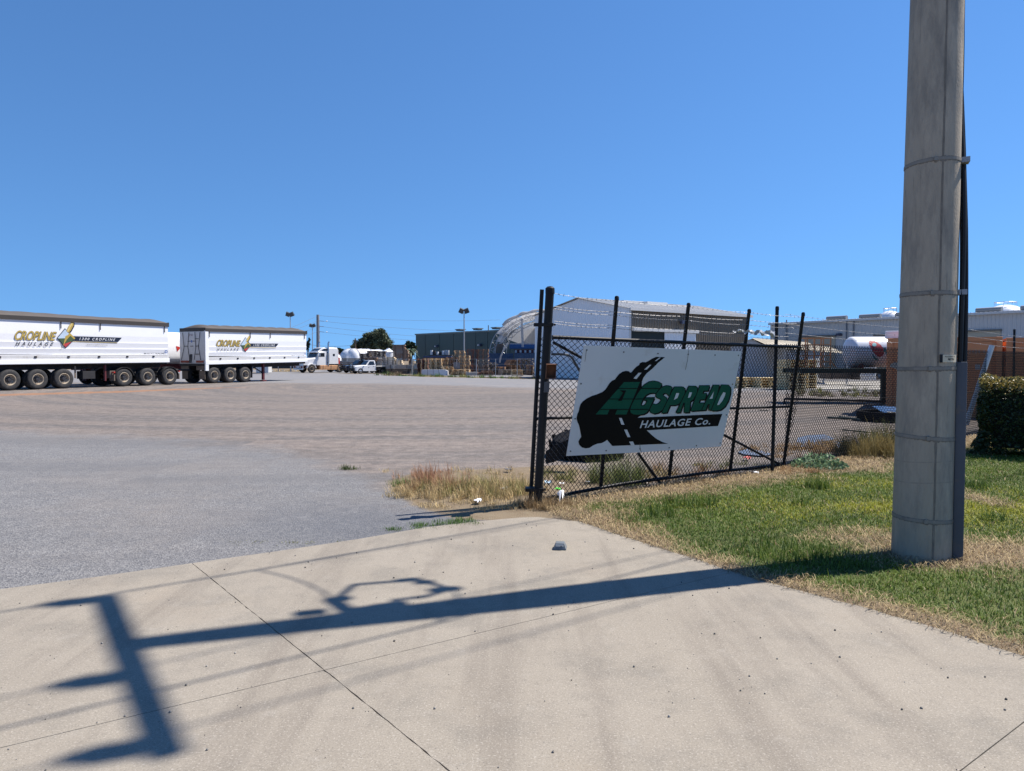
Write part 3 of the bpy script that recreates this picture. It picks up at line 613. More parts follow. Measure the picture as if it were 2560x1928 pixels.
MB().tube(lb + [pole_c(6.3)], 0.028, 8).build('service_bracket', M('steel_crossarm', (0.35, 0.35, 0.36)), pole)
MB().bar(lb[0], pole_c(6.8), 0.07, 0.07).build('bracket_arm', M('steel_crossarm', (0.35, 0.35, 0.36)), pole)
for (x_, y_), s_ in (((1019, 1450), 0.05), ((1060, 1456), 0.045), ((1107, 1474), 0.06), ((1125, 1473), 0.05), ((775, 1532), 0.06), ((975, 1514), 0.07), ((1010, 1532), 0.09), ((930, 1520), 0.06), ((845, 1498), 0.055)):
    c_ = unshadow(x_, y_, ZB + random.uniform(-0.1, 0.25)); MB().obox(c_, V((s_, s_ * 0.3, 0)), V((-s_ * 0.3, s_ * 0.8, 0)), V((0, 0, s_ * 1.1))).build('line_clamp', M('steel_crossarm', (0.35, 0.35, 0.36)), pole, bevel=0.01)
for a_, b_ in ((unshadow(830, 1500, ZB), unshadow(640, 1425, ZB + 0.1)), (unshadow(1130, 1474, ZB), unshadow(1085, 1560, ZB + 0.3))):
    MB().tube([a_.lerp(b_, t) + V((0, 0, -0.5 * t * (1 - t))) for t in np.linspace(0, 1, 9)] + [b_ + wdir * s + V((0, 0, 0.16 * s if wdir.y > 0 else 0)) for s in np.linspace(1.5, 30, 8)], 0.011, 6).build('service_cable', M('black_cable', (0.01, 0.01, 0.01)), pole)
    MB().tube([b_ + wdir * s + V((0, 0, -0.16 * s if wdir.y < 0 else 0)) for s in np.linspace(0, -30, 8)], 0.011, 6).build('service_cable', M('black_cable', (0.01, 0.01, 0.01)), pole)

# ------------------------------------------------------------------ leaning gate with chain-link mesh
GDIR = (GATE_R - GATE_L).normalized(); GN = V((GDIR.y, -GDIR.x, 0))        # towards the camera side
GLEN = (GATE_R - GATE_L).length
def gate_lean(s): t = min(1, max(0, s / GLEN / 0.14)); return R(4 + 9 * t * t * (3 - 2 * t))
def plane_at(lean, off=0.0):
    up = V((0, 0, math.cos(lean))) + GN * math.sin(lean); n = GDIR.cross(up).normalized()
    if n.dot(GN) < 0: n = -n
    return GATE_L + n * off, n, up
def GP(x, y, off=0.0):
    s = 1.0
    for _ in range(12):
        p0, n, up = plane_at(gate_lean(s), off); q = on_plane(x, y, p0, n); s = (q - GATE_L).dot(GDIR)
    return q
def surf(s, h, off=0.0):
    p0, n, up = plane_at(gate_lean(s), off); return p0 + GDIR * s + up * h
gate = thing('chain_link_gate', GATE_L, 0, 'leaning black chain-link gate leaf with barbed wire and bent uprights', 'gate')
O = GATE_L
def grod(name, pts, r, off=0.0, mat=BLACK, parent=None, n=10):
    return MB().tube([GP(x, y, off) for x, y in pts], r, n).build(name, mat, parent or gate, True, None if parent and False else O)
grod('stile', [(1355, 724), (1341, 985), (1326, 1258)], 0.0225)
grod('top_rail', [(1381, 843), (1600, 852), (1800, 860), (2001, 868)], 0.0215)
grod('bottom_rail', [(1338, 1252), (1404, 1238), (1560, 1209), (1760, 1183), (1962, 1162)], 0.0205)
grod('mid_rail', [(1336, 1047), (1430, 1044), (1640, 1031), (1826, 1021), (1974, 1017)], 0.0165)
for a_, b_ in (((1542, 744), (1502, 1214)), ((1721.5, 761), (1673.5, 1188)), ((1873, 776), (1826, 1172)), ((2008, 784), (1959, 1163))):
    p_, q_ = GP(*a_, -0.01), GP(*b_, -0.01); u = MB().cyl(q_, p_, 0.0225, n=12).build('upright', BLACK, gate, True, O)
    MB().lathe([(0.0, 0.02), (0.018, 0.016), (0.025, 0.0), (0.025, -0.035)], 12, p_).build('post_cap', BLACK, u, True, O)
grod('brace', [(1383, 856), (1600, 974), (1812, 1089), (1955, 1164)], 0.0165, -0.012)
grod('drop_rod', [(1596, 1134), (1625, 1174), (1655, 1214)], 0.019, -0.03)
grod('conduit', [(1378, 886), (1400, 885.5), (1420, 887.5), (1430, 894), (1447, 924), (1462, 950)], 0.013, 0.02, M('grey_conduit', (0.055, 0.058, 0.062), 0.4, 0.3))
for nm, pts in (('barbed_wire', [(1386, 734), (1538, 752), (1720, 766), (1872, 781), (2006, 793)]), ('barbed_wire', [(1386, 766), (1536, 780), (1718, 791), (1869, 800), (2003, 809)]),
                ('barbed_wire', [(1386, 772), (1535, 788), (1716, 801), (1867, 812), (2001, 820)]), ('barbed_wire', [(1386, 803), (1533, 813), (1712, 824), (1865, 834), (1998, 842)]), ('barbed_wire', [(1386, 809), (1532, 820), (1711, 831), (1864, 841), (1997, 849)])):
    mb = MB(); P3 = [GP(x, y) for x, y in pts]; line = []
    for a_, b_ in zip(P3[:-1], P3[1:]):
        for t in np.linspace(0, 1, 14)[:-1]: line.append(a_.lerp(b_, float(t)) - V((0, 0, 0.05 * t * (1 - t))))
    line.append(P3[-1]); mb.tube(line, 0.0022, 4)
    for p in line[1:-1]:
        for _ in range(2):
            d = V((random.gauss(0, 1), random.gauss(0, 1), random.gauss(0, 1))).normalized() * 0.016; mb.cyl(p - d, p + d, 0.0018, n=3)
    mb.build(nm, M('barbed_wire_zinc', (0.25, 0.25, 0.26), 0.5, 0.5, 0.3, 30), gate, False, O)
def chain(fn, length, h0, h1, w=0.030, dh=0.033, r=0.0039):
    nv = int(length / w); nh = int((h1 - h0) / dh); VS = []; FS = []
    for k in range(nv):
        pts = [fn((k + ((j + k) % 2)) * w, h0 + j * dh) for j in range(nh + 1)]
        for a_, b_ in zip(pts[:-1], pts[1:]):
            d = (b_ - a_).normalized(); x = d.cross(V((0.3, 0.9, 0.1))).normalized(); y = d.cross(x); i = len(VS)
            for p in (a_, b_):
                for t in (0, 2.0944, 4.1888): VS.append(p + x * math.cos(t) * r + y * math.sin(t) * r)
            FS += [(i, i + 1, i + 4, i + 3), (i + 1, i + 2, i + 5, i + 4), (i + 2, i, i + 3, i + 5)]
    m = MB(); m.v = [tuple(v) for v in VS]; m.f = FS; return m
def rail_h(s, a, b): return a + (b - a) * s / GLEN
HT0 = (GP(1390, 843) - GATE_L).dot(plane_at(R(10))[2]); HT1 = (GP(1995, 868) - GATE_R).dot(plane_at(R(13))[2])
def gate_mesh_fn(s, h):    # h 0..1.8 scaled between ground and sagging top rail
    return surf(s, -0.0 + h * (HT0 + (HT1 - HT0) * s / GLEN) / 1.78 + 0.01, 0.022)
stuff(chain(gate_mesh_fn, GLEN, 0.0, 1.80).build('chain_mesh', BLACK, gate, False, O))
for s in np.arange(0.12, GLEN, 0.125):         # wire ties lacing the mesh to the top rail
    pass
lace = MB()
for s in np.arange(0.1, GLEN - 0.05, 0.07):
    c = surf(float(s), (HT0 + (HT1 - HT0) * s / GLEN), 0.0)
    lace.tube([c + V((0, 0, 0.024 * math.cos(t))) + GN * 0.024 * math.sin(t) + GDIR * (t - 3.1) * 0.010 for t in np.linspace(0, 6.28, 9)], 0.0022, 4, False)
stuff(lace.build('lacing_wire', BLACK, gate, False, O))

post = thing('gate_post', G(1344, 1262), 0, 'thick black steel gate post with rusty lock box and hinge clamps', 'post')
PB = G(1344, 1262); PTp = None
def post_pt(x, y):           # on the post's own axis
    n = V((-PB.x, -PB.y, 0)).normalized(); up = V((0, 0, 1)) + n * 0.05; nn = V((-PB.y, PB.x, 0)).normalized().cross(up).normalized(); return on_plane(x, y, PB, nn)
pa, pb_ = post_pt(1343, 1275), post_pt(1375, 722)
MB().cyl(pa, pb_, 0.0455, 0.0455, 20).build('tube', BLACK, post, True, PB)
MB().lathe([(0.0, 0.028), (0.03, 0.022), (0.049, 0.004), (0.0495, -0.05)], 20, pb_).build('cap', BLACK, post, True, PB)
PD = (pb_ - pa).normalized(); PR = V((1, 0, 0)); PF = PD.cross(PR).normalized() * -1
if PF.y > 0: PF = -PF
for y_ in (812, 1223):
    c = post_pt(1375 - (y_ - 722) * 32 / 553, y_); q = post_pt(1352 - (y_ - 722) * 0.052, y_)
    cl = MB().obox((c + q) / 2, (c - q) / 2 + PR * 0.055, PF * 0.052, PD * 0.019).build('hinge_clamp', BLACK, post, False, PB, 0.004)
    MB().cyl(c + PR * 0.07 - PF * 0.02, c + PR * 0.07 + PF * 0.03, 0.012, n=6).build('bolt', BLACK, cl, False, PB)
bx = post_pt(1375, 927); hw = 0.05
rb = MB(); rb.obox(bx + PR * 0.005 + PF * 0.045, PR * hw, PF * 0.003, PD * 0.072)
for sgn in (-1, 1): rb.obox(bx + PR * 0.005 + PF * 0.085 + PR * sgn * hw, PR * 0.003, PF * 0.04, PD * 0.072); rb.obox(bx + PR * 0.005 + PF * 0.085 + PD * sgn * 0.072, PR * (hw + 0.003), PF * 0.04, PD * 0.003)
rb.build('lock_box', RUST, post, False, PB)
b2 = post_pt(1366, 967); MB().obox(b2 + PF * 0.05, PR * 0.028, PF * 0.02, PD * 0.055).build('junction_box', M('grey_plastic_box', (0.07, 0.075, 0.085), 0.5), post, False, PB, 0.003)

# ------------------------------------------------------------------ company sign wired to the gate
SP, SN, SU = plane_at(R(13), 0.030)
def sp(zx, zy, off=0.0):       # zoom coordinates of the sign's artwork
    return on_plane(1400 + zx / 4.608, 840 + zy / 4.608, SP + SN * off, SN)
sign = thing('gate_sign', G(1416, 1200), 0, 'white company sign with black road, green lettering and black banner on the gate', 'sign'); SO = G(1416, 1200)
WHITE_S = M('sign_white', (0.62, 0.63, 0.645), 0.5, 0, 0.05, 1.2, dirt=((0.48, 0.45, 0.42), 0.05, 2.5), spec=0.4)
SBLK = M('sign_black', (0.004, 0.004, 0.005), 0.6, 0, 0.1, spec=0.12); SGRN = M('sign_green', (0.003, 0.085, 0.052), 0.5, 0, 0.06, spec=0.15)
cor = [(272, 108), (1180, 143), (2090, 178), (1980, 720), (1852, 1272), (960, 1338), (70, 1382), (172, 745)]
MB().prism([sp(*c) for c in cor], SN * 0.004).build('panel', WHITE_S, sign, False, SO)
def art(name, polys, off, mat, parent=sign):
    if name == 'lettering_outline':
        m = MB()
        for i, pl in enumerate(polys): m.poly([sp(x, y, off + i * 0.00006) for x, y in pl])
        return m.build(name, mat, parent, False, SO)
    for i, pl in enumerate(polys): o = MB().poly([sp(x, y, off + i * 0.00006) for x, y in pl]).build(name, mat, parent, False, SO)
    return o
blob = [(1210, 245), (1108, 241), (1060, 262), (1020, 288), (985, 304), (950, 300), (918, 315), (912, 335), (880, 355), (850, 385), (828, 415), (812, 424), (795, 408), (762, 402), (720, 412), (680, 440), (652, 475), (633, 502), (600, 515), (570, 545), (548, 580), (525, 615), (490, 645), (420, 675), (370, 690), (310, 720), (262, 755), (237, 785), (222, 830), (215, 870), (200, 900), (190, 950), (200, 990), (215, 1020), (226, 1060), (236, 1110), (245, 1162), (225, 1190), (211, 1220), (222, 1255), (252, 1285), (295, 1296), (340, 1290), (382, 1262), (430, 1242), (480, 1235), (520, 1215), (542, 1197), (602, 1268), (1245, 1242), (1180, 1222), (1115, 1188), (1060, 1145), (1022, 1108), (1000, 1088), (1820, 1038), (1870, 899), (893, 941), (935, 918), (935, 700), (945, 525), (962, 480), (1000, 430), (1062, 380), (1130, 310)]
art('road_emblem', [blob], 0.0055, SBLK)
art('road_dash', [[(1145, 249), (1163, 249), (1110, 289), (1092, 289)], [(1030, 333), (1053, 333), (1000, 388), (970, 388)], [(905, 425), (938, 425), (882, 497), (846, 490)], [(680, 945), (710, 945), (743, 1023), (708, 1023)], [(738, 1079), (773, 1079), (811, 1166), (778, 1166)], [(797, 1218), (840, 1216), (862, 1262), (820, 1265)]], 0.0065, WHITE_S)
LET = dict(
 A=[(738, 532), (922, 530), (890, 610), (840, 730), (765, 905), (635, 905), (660, 850), (570, 850), (545, 905), (410, 905), (460, 848)],
 G=[(1172, 556), (1130, 530), (1080, 520), (1030, 530), (980, 560), (940, 600), (900, 660), (860, 730), (825, 800), (808, 850), (815, 885), (845, 903), (900, 908), (960, 900), (1000, 880), (1025, 845), (1060, 770), (1088, 710), (985, 712), (972, 742), (1010, 742), (985, 790), (962, 806), (930, 800), (935, 770), (960, 715), (990, 680), (1030, 660), (1080, 655), (1112, 668), (1130, 650)],
 S=[(1290, 600), (1270, 580), (1230, 573), (1180, 590), (1145, 620), (1115, 660), (1103, 692), (1120, 712), (1160, 725), (1165, 748), (1140, 778), (1110, 792), (1068, 782), (1035, 850), (1045, 880), (1080, 895), (1130, 885), (1180, 850), (1215, 800), (1232, 750), (1225, 715), (1190, 692), (1180, 675), (1200, 657), (1235, 665), (1256, 692)],
 P=[(1318, 588), (1412, 588), (1440, 612), (1436, 665), (1410, 735), (1370, 782), (1325, 797), (1268, 797), (1232, 882), (1172, 888)],
 R=[(1487, 580), (1560, 580), (1582, 602), (1580, 640), (1560, 690), (1530, 735), (1502, 752), (1488, 880), (1430, 882), (1438, 772), (1420, 772), (1386, 880), (1338, 884)],
 E=[(1612, 575), (1722, 573), (1705, 630), (1652, 632), (1640, 665), (1690, 663), (1670, 730), (1612, 733), (1597, 775), (1660, 772), (1637, 855), (1507, 864)],
 a=[(1768, 568), (1834, 568), (1806, 690), (1764, 850), (1712, 852), (1728, 788), (1702, 788), (1678, 852), (1634, 856)],
 D=[(1862, 565), (1935, 568), (1965, 600), (1962, 660), (1940, 740), (1900, 810), (1850, 850), (1800, 860), (1744, 858)])
HOL = [[(1340, 658), (1374, 660), (1354, 715), (1312, 738)], [(1492, 650), (1522, 650), (1502, 705), (1472, 715)], [(1772, 640), (1756, 722), (1722, 726)], [(1882, 648), (1907, 655), (1900, 690), (1870, 750), (1832, 795), (1810, 795), (1850, 700)]]
for i_, (k_, pl) in enumerate(LET.items()):        # each letter with its own black edge, later letters over earlier ones
    lo_ = 0.0068 + i_ * 0.0006
    art('lettering_outline', [[(x + dx, y + dy) for x, y in pl] for dx, dy in ((-7, -6), (8, -5), (-6, 7), (12, 14), (7, 8))], lo_, SBLK)
    art('letter', [pl], lo_ + 0.0004, SGRN)
art('letter_counter', HOL, 0.0122, WHITE_S)
art('letter_notch_lines', [[(690, 628), (762, 628), (712, 748), (668, 748), (728, 655)]] + [[(x0, y0 - 4), (x1, y0 - 4), (x1 - 4, y0 + 4), (x0 - 6, y0 + 4)] for x0, x1, y0 in ((672, 1152, 606), (572, 1086, 727), (468, 1022, 847))], 0.0126, SBLK)  # black notch and thin lines printed across the green letters
m_ = MB(); BL, BR_, TR_, TL_ = (918, 1064), (1727, 1020), (1756, 940), (948, 975)
def quad(u, w):
    x = (BL[0] * (1 - u) + BR_[0] * u) * (1 - w) + (TL_[0] * (1 - u) + TR_[0] * u) * w; y = (BL[1] * (1 - u) + BR_[1] * u) * (1 - w) + (TL_[1] * (1 - u) + TR_[1] * u) * w; return sp(x, y, 0.0068)
text_on(m_, 'HAULAGE Co.', quad, offset=0.018, space=1.12); stuff(m_.build('banner_lettering', WHITE_S, sign, False, SO))
for x, y in ((307, 162), (733, 185), (1127, 203), (1475, 212), (1784, 220), (2054, 223), (240, 550), (173, 953), (120, 1328), (530, 1320), (920, 1300), (1257, 1287), (1570, 1263), (1845, 1233), (1987, 556), (1915, 910)):
    c = sp(x, y, 0.004); MB().cyl(c, c + SN * 0.006, 0.0085, n=10).build('screw', M('dull_screw', (0.10, 0.10, 0.11), 0.5, 0.5), sign, False, SO)
art('crack', [[(1480, 168), (1484, 168), (1472, 280), (1446, 392), (1442, 390), (1468, 275)], [(300, 170), (306, 172), (294, 262), (288, 300), (285, 298), (292, 245)], [(918, 1236), (922, 1236), (926, 1300), (944, 1352), (940, 1353), (919, 1300)]], 0.0058, M('crack_grime', (0.10, 0.09, 0.085), 0.9, 0, 0.2))

# ------------------------------------------------------------------ boundary fence beyond the gate
FD = (FENCE_END - GATE_R).normalized(); FL = (FENCE_END - GATE_R).length
FB = G(1930, 1180)
fence = thing('chain_link_fence', GATE_R, 0, 'black chain-link boundary fence with barbed wire running behind the pole and hedge', 'fence')
fp_top = P(1943, 769, FB.y - 0.05)
for p0_, top in ((FB, fp_top), (V((G(2533, 1060).x * 0 + 0, 0, 0)), None)):
    if top is None:
        s = None
        for q in np.linspace(0, FL, 400):
            w_ = GATE_R + FD * q
            if abs(pix((w_.x, w_.y, 1.5))[0] - 2535) < 3: s = w_
        p0_ = s; top = P(2536, 825, s.y)
    u = MB().cyl(p0_ - V((0, 0, 0.1)), top, 0.024, n=14).build('fence_post', BLACK, fence, True, GATE_R)
    MB().lathe([(0.0, 0.02), (0.02, 0.016), (0.026, 0.0), (0.026, -0.035)], 12, top).build('post_cap', BLACK, u, True, GATE_R)
def fence_fn(s, h): return GATE_R + FD * s + V((0, 0, 0.02 + h * (1.0 - 0.002 * s))) + FD.cross(V((0, 0, 1))) * 0.03
stuff(chain(fence_fn, FL, 0.0, 1.75, 0.0285, 0.038, 0.0046).build('chain_mesh', BLACK, fence, False, GATE_R))
kn = MB()
for s in np.arange(0, FL, 0.055):
    a_ = fence_fn(float(s), 1.74); kn.cyl(a_, a_ + V((0, 0, 0.035)), 0.006, n=4)
stuff(kn.build('knuckle_ends', BLACK, fence, False, GATE_R))
for z, in ((1.69,), (0.9,), (0.06,)): MB().tube([fence_fn(float(s), z) for s in np.linspace(0, FL, 30)], 0.0028, 4).build('strain_wire', BLACK, fence, False, GATE_R)
for z in (1.93, 2.06, 2.2):
    mb = MB(); line = [fence_fn(float(s), z - 0.07 * math.sin(math.pi * ((s / FL * 2) % 1))) for s in np.linspace(-0.05, FL, 90)]; mb.tube(line, 0.0022, 4)
    for p in line[1:-1]:
        for _ in range(2):
            d = V((random.gauss(0, 1), random.gauss(0, 1), random.gauss(0, 1))).normalized() * 0.017; mb.cyl(p - d, p + d, 0.0018, n=3)
    mb.build('barbed_wire', M('barbed_wire_zinc', (0.25, 0.25, 0.26)), fence, False, GATE_R)
# torn clear plastic caught on the barbed wire
pw = thing('plastic_scrap', P(1860, 900, 10.0), 0, 'torn strip of clear plastic sheet snagged on the barbed wire', 'plastic'); rr = MB(); n_ = 26
pts = [GP(1832 + i * 4.2, 827 + 8 * (i / 25) + 2 * math.sin(i * 1.1), 0.03) for i in range(n_)]
rings = [[p + V((0, 0, 0.012 + 0.03 * (i / n_) + 0.008 * math.sin(i * 2.3))), p + V((0, 0.03 * math.sin(i), 0.01 * math.sin(i * 1.7))), p - V((0, 0.02 * math.sin(i * 1.3), 0.008 + 0.03 * (i / n_) + 0.010 * math.sin(i * 1.9)))] for i, p in enumerate(pts)]
rr.loft(rings, False, False); rr.build('sheet', M('milky_plastic', (0.42, 0.43, 0.45), 0.3, 0, 0.25, 30, bump=0.4, bscale=60), pw, True, P(1860, 900, 10.0))

# ------------------------------------------------------------------ hedge
HB = G(2500, 1140)
hedge = thing('clipped_hedge', (HB.x, HB.y, 0), R(-33), 'square clipped dark green hedge with top leaves coloured sunlit yellow beside the fence', 'hedge')
def hedge_pts(k):
    x = rng.uniform(-0.26, 2.6, k); y = rng.uniform(0, 1.1, k); z = rng.uniform(0.08, 1.27, k)
    m = rng.integers(0, 4, k); x = np.where(m == 0, -0.26 + rng.exponential(0.07, k), x); y = np.where(m == 1, rng.exponential(0.07, k), y); z = np.where(m == 2, 1.27 - rng.exponential(0.06, k), z)
    x += (vnoise(y * 3, z * 3, 0.5, 2) - 0.5) * 0.16; y += (vnoise(x * 3, z * 3, 0.6, 6) - 0.5) * 0.16; z += (vnoise(x * 3, y * 3, 0.7, 7) - 0.5) * 0.14
    lo = np.clip((0.28 - z) / 0.3, 0, 1); x = x + lo * np.where(x < 0.2, -0.15, 0); return np.stack([x, y, z], 1)
hp = hedge_pts(30000); k = len(hp); top_sunlit = np.clip((hp[:, 2] - 0.98) / 0.2, 0, 1)[:, None]
hc = np.array([[0.035, 0.055, 0.018]]) * rng.uniform(0.5, 1.5, (k, 1)); h_lit = np.array([[0.40, 0.31, 0.09]]) * rng.uniform(0.5, 1.2, (k, 1))
hc = np.where(rng.random((k, 1)) < top_sunlit * 0.75, h_lit, hc)  # sunlight on the hedge top is painted into its leaf colours
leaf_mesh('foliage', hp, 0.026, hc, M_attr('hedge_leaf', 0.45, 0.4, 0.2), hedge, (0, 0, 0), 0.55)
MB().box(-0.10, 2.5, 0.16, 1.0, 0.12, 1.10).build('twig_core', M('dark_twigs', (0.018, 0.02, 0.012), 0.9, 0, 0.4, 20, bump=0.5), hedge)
for i in range(6): MB().tube([(i * 0.42, 0.5, -0.05), (i * 0.42 + 0.05, 0.45, 0.3)], 0.03, 6).build('stem', M('bark', (0.10, 0.075, 0.05), 0.9, bump=0.4), hedge)
# leaning white pipe behind the fence
w0, w1 = P(2415, 1062, 15.2), P(2480, 864, 15.2); w0.z = max(w0.z, 0.0)
tag(MB().cyl(w0, w1, 0.052, n=16).build('leaning_pipe', M('white_pvc', (0.62, 0.63, 0.64), 0.4, 0, 0.06), None, True), 'white plastic pipe leaning against the orange container', 'pipe')

# ------------------------------------------------------------------ road marker box on the apron
mc = G(1400, 1372)
mk = thing('ground_marker', (mc.x, mc.y, 0), R(-8), 'small grey wedge-shaped reflector box on the concrete apron', 'marker')
GREYP = M('grey_marker_plastic', (0.13, 0.145, 0.155), 0.5, 0, 0.12, 25)
MB().loft([[(-0.055, -0.05, 0.0), (0.055, -0.05, 0.0), (0.055, 0.06, 0.0), (-0.055, 0.06, 0.0)], [(-0.052, -0.048, 0.012), (0.052, -0.048, 0.012), (0.052, 0.057, 0.012), (-0.052, 0.057, 0.012)], [(-0.034, -0.03, 0.052), (0.036, -0.03, 0.052), (0.034, 0.045, 0.052), (-0.034, 0.045, 0.052)]]).build('housing', GREYP, mk, bevel=0.003)
MB().obox((0, -0.0415, 0.031), (0.032, 0, 0), (0, 0.001, 0.0022), (0, -0.006, 0.0135)).build('lens', M('pale_lens', (0.42, 0.46, 0.48), 0.25, 0, 0.1), mk)
MB().obox((0.012, -0.0425, 0.031), (0.004, 0, 0), (0, 0.001, 0.0022), (0, -0.0035, 0.008)).build('lens_slot', M('ink_black', (0.02, 0.02, 0.02)), mk)
# ------------------------------------------------------------------ litter caught at the foot of the gate
def scrap(name, px, py, s, h, mat, label, z=0.0):
    c = G(px, py); t = thing(name, (c.x, c.y, z), random.uniform(0, 3), label, 'litter'); mb = MB(); rings = []
    for i in range(7):
        a = i / 6; rings.append([(s * (a - 0.5) + 0.1 * s * math.sin(i * 2.1 + j), s * 0.5 * (j / 4 - 0.5) * (0.5 + math.sin(3.0 * a + 0.2)), h * (0.25 + 0.75 * abs(math.sin(i * 1.7 + j * 1.3)))) for j in range(5)])
    mb.loft(rings, False, False); mb.build('sheet', mat, t, True); return t
PW = M('white_plastic_litter', (0.70, 0.71, 0.74), 0.35, 0, 0.1, 30); PG_ = M('green_plastic', (0.10, 0.62, 0.06), 0.4); PBm = M('pale_blue_litter', (0.38, 0.52, 0.66), 0.35)
scrap('plastic_bag', 1402, 1262, 0.10, 0.16, PW, 'white plastic bag snagged under the gate beside the thick post')
scrap('plastic_wrapper', 1394, 1236, 0.09, 0.05, PG_, 'bright green plastic wrapper behind the gate post', 0.03)
scrap('paper_cup', 1371, 1228, 0.10, 0.10, PBm, 'crumpled pale blue wrapper at the foot of the gate post', 0.03)
for i, (px, py, s, lab) in enumerate(((1195, 1257, 0.12, 'flat white and blue wrapper on the gravel left of the gate'), (1262, 1228, 0.14, 'white paper scrap in the dry weeds left of the gate'), (1270, 1178, 0.12, 'dark grey rag lying beyond the dry weeds'), (1405, 1212, 0.08, 'white scrap behind the mesh below the sign corner'), (1470, 1207, 0.06, 'tiny white scrap under the middle of the sign'), (1615, 1208, 0.14, 'white strip lying along the bottom gate rail'), (1868, 1150, 0.16, 'red and white packet behind the right end of the gate'), (1890, 1185, 0.10, 'crushed white packet on the grass below the gate end'), (1000, 1120 - 40, 0.1, 'dark scrap on the open gravel'))):
    if i == 8: continue
    scrap('litter_scrap', px, py, s, s * 0.35, M('red_litter', (0.45, 0.06, 0.06), 0.5) if i == 6 else (M('grey_rag', (0.12, 0.12, 0.13), 0.9) if i == 2 else PW), lab)
# ------------------------------------------------------------------ grain trailers (road train parked across the yard)
WPAINT = M('white_trailer_paint', (0.74, 0.75, 0.77), 0.35, 0, 0.03, 1.5, dirt=((0.55, 0.50, 0.44), 0.02, 1.2), spec=0.5)
WDULL = M('dusty_white_paint', (0.62, 0.62, 0.62), 0.5, 0, 0.08, 2.0, dirt=((0.40, 0.33, 0.27), 0.08, 1.5))
TARP = M('brown_tarpaulin', (0.088, 0.076, 0.068), 0.75, 0, 0.14, 1.2, bump=0.1, bscale=8)
TARPR = M('dark_tarp_rail', (0.040, 0.035, 0.033), 0.7, 0, 0.15, 2)
TYRE = M('tyre_rubber', (0.028, 0.028, 0.03), 0.8, 0, 0.2, 8, dirt=((0.10, 0.085, 0.07), 0.22, 5))
RIM = M('dusty_cream_rim', (0.40, 0.34, 0.26), 0.6, 0.1, 0.2, 6, dirt=((0.16, 0.11, 0.075), 0.3, 5))
HUB = M('dark_hub', (0.035, 0.035, 0.042), 0.6, 0.3, 0.2, 9)
CHAS = M('dark_chassis', (0.022, 0.022, 0.025), 0.75, 0.1, 0.3, 4, dirt=((0.09, 0.07, 0.055), 0.15, 3))
MAROON = M('maroon_steel', (0.10, 0.018, 0.022), 0.55, 0, 0.2, 4)
REDL = M('red_lamp', (0.45, 0.03, 0.02), 0.3, 0, 0.1); STRAPM = M('black_strap', (0.015, 0.015, 0.018), 0.8)
TA = G(27, 976); TU = (G(427, 962) - TA); TU.z = 0; TU.normalize(); TYAW = math.atan2(TU.y, TU.x)
TN = V((TU.y, -TU.x, 0))
def TZ(px, py):                         # distance along the road train and height of a point on its near side
    k = ray(px, py); k = k.x / k.y; t = (k * TA.y - TA.x) / (TU.x - k * TU.y); return t, P(px, py, (TA + TU * t).y).z
r_o, wT = 0.545, 0.27
ME_TYRE = MB().lathe([(0.30, 0.02), (0.36, 0.0), (0.47, 0.0), (0.525, 0.025), (r_o, 0.06), (r_o, wT - 0.06), (0.525, wT - 0.025), (0.47, wT), (0.30, wT)], 32, axis='y').mesh('tyre', TYRE, True)
ME_RIM = MB().lathe([(0.305, 0.012), (0.285, 0.005), (0.272, 0.02), (0.262, 0.11), (0.235, 0.16), (0.15, 0.175)], 28, axis='y').mesh('rim', RIM, True)
hb_ = MB().lathe([(0.16, 0.172), (0.14, 0.13), (0.095, 0.12), (0.085, 0.05), (0.0, 0.045)], 20, axis='y')
for i in range(10): a = i * 0.628; hb_.cyl((0.195 * math.cos(a), 0.17, 0.195 * math.sin(a)), (0.195 * math.cos(a), 0.135, 0.195 * math.sin(a)), 0.016, n=6)
ME_HUB = hb_.mesh('hub', HUB, True)
def wheel(parent, x, y, flip=False, full=True):
    w = inst('wheel', ME_TYRE, parent, (x, y, r_o), math.pi if flip else 0)
    if full: inst('rim', ME_RIM, w); inst('hub', ME_HUB, w)
    return w
def axle_group(parent, xs):
    for x in xs:
        wheel(parent, x, 0.03); wheel(parent, x, 0.34, False, False); wheel(parent, x, 2.47, True); wheel(parent, x, 2.16, True, False)
        MB().cyl((x, 0.3, r_o), (x, 2.2, r_o), 0.07, n=10).build('axle', CHAS, parent)
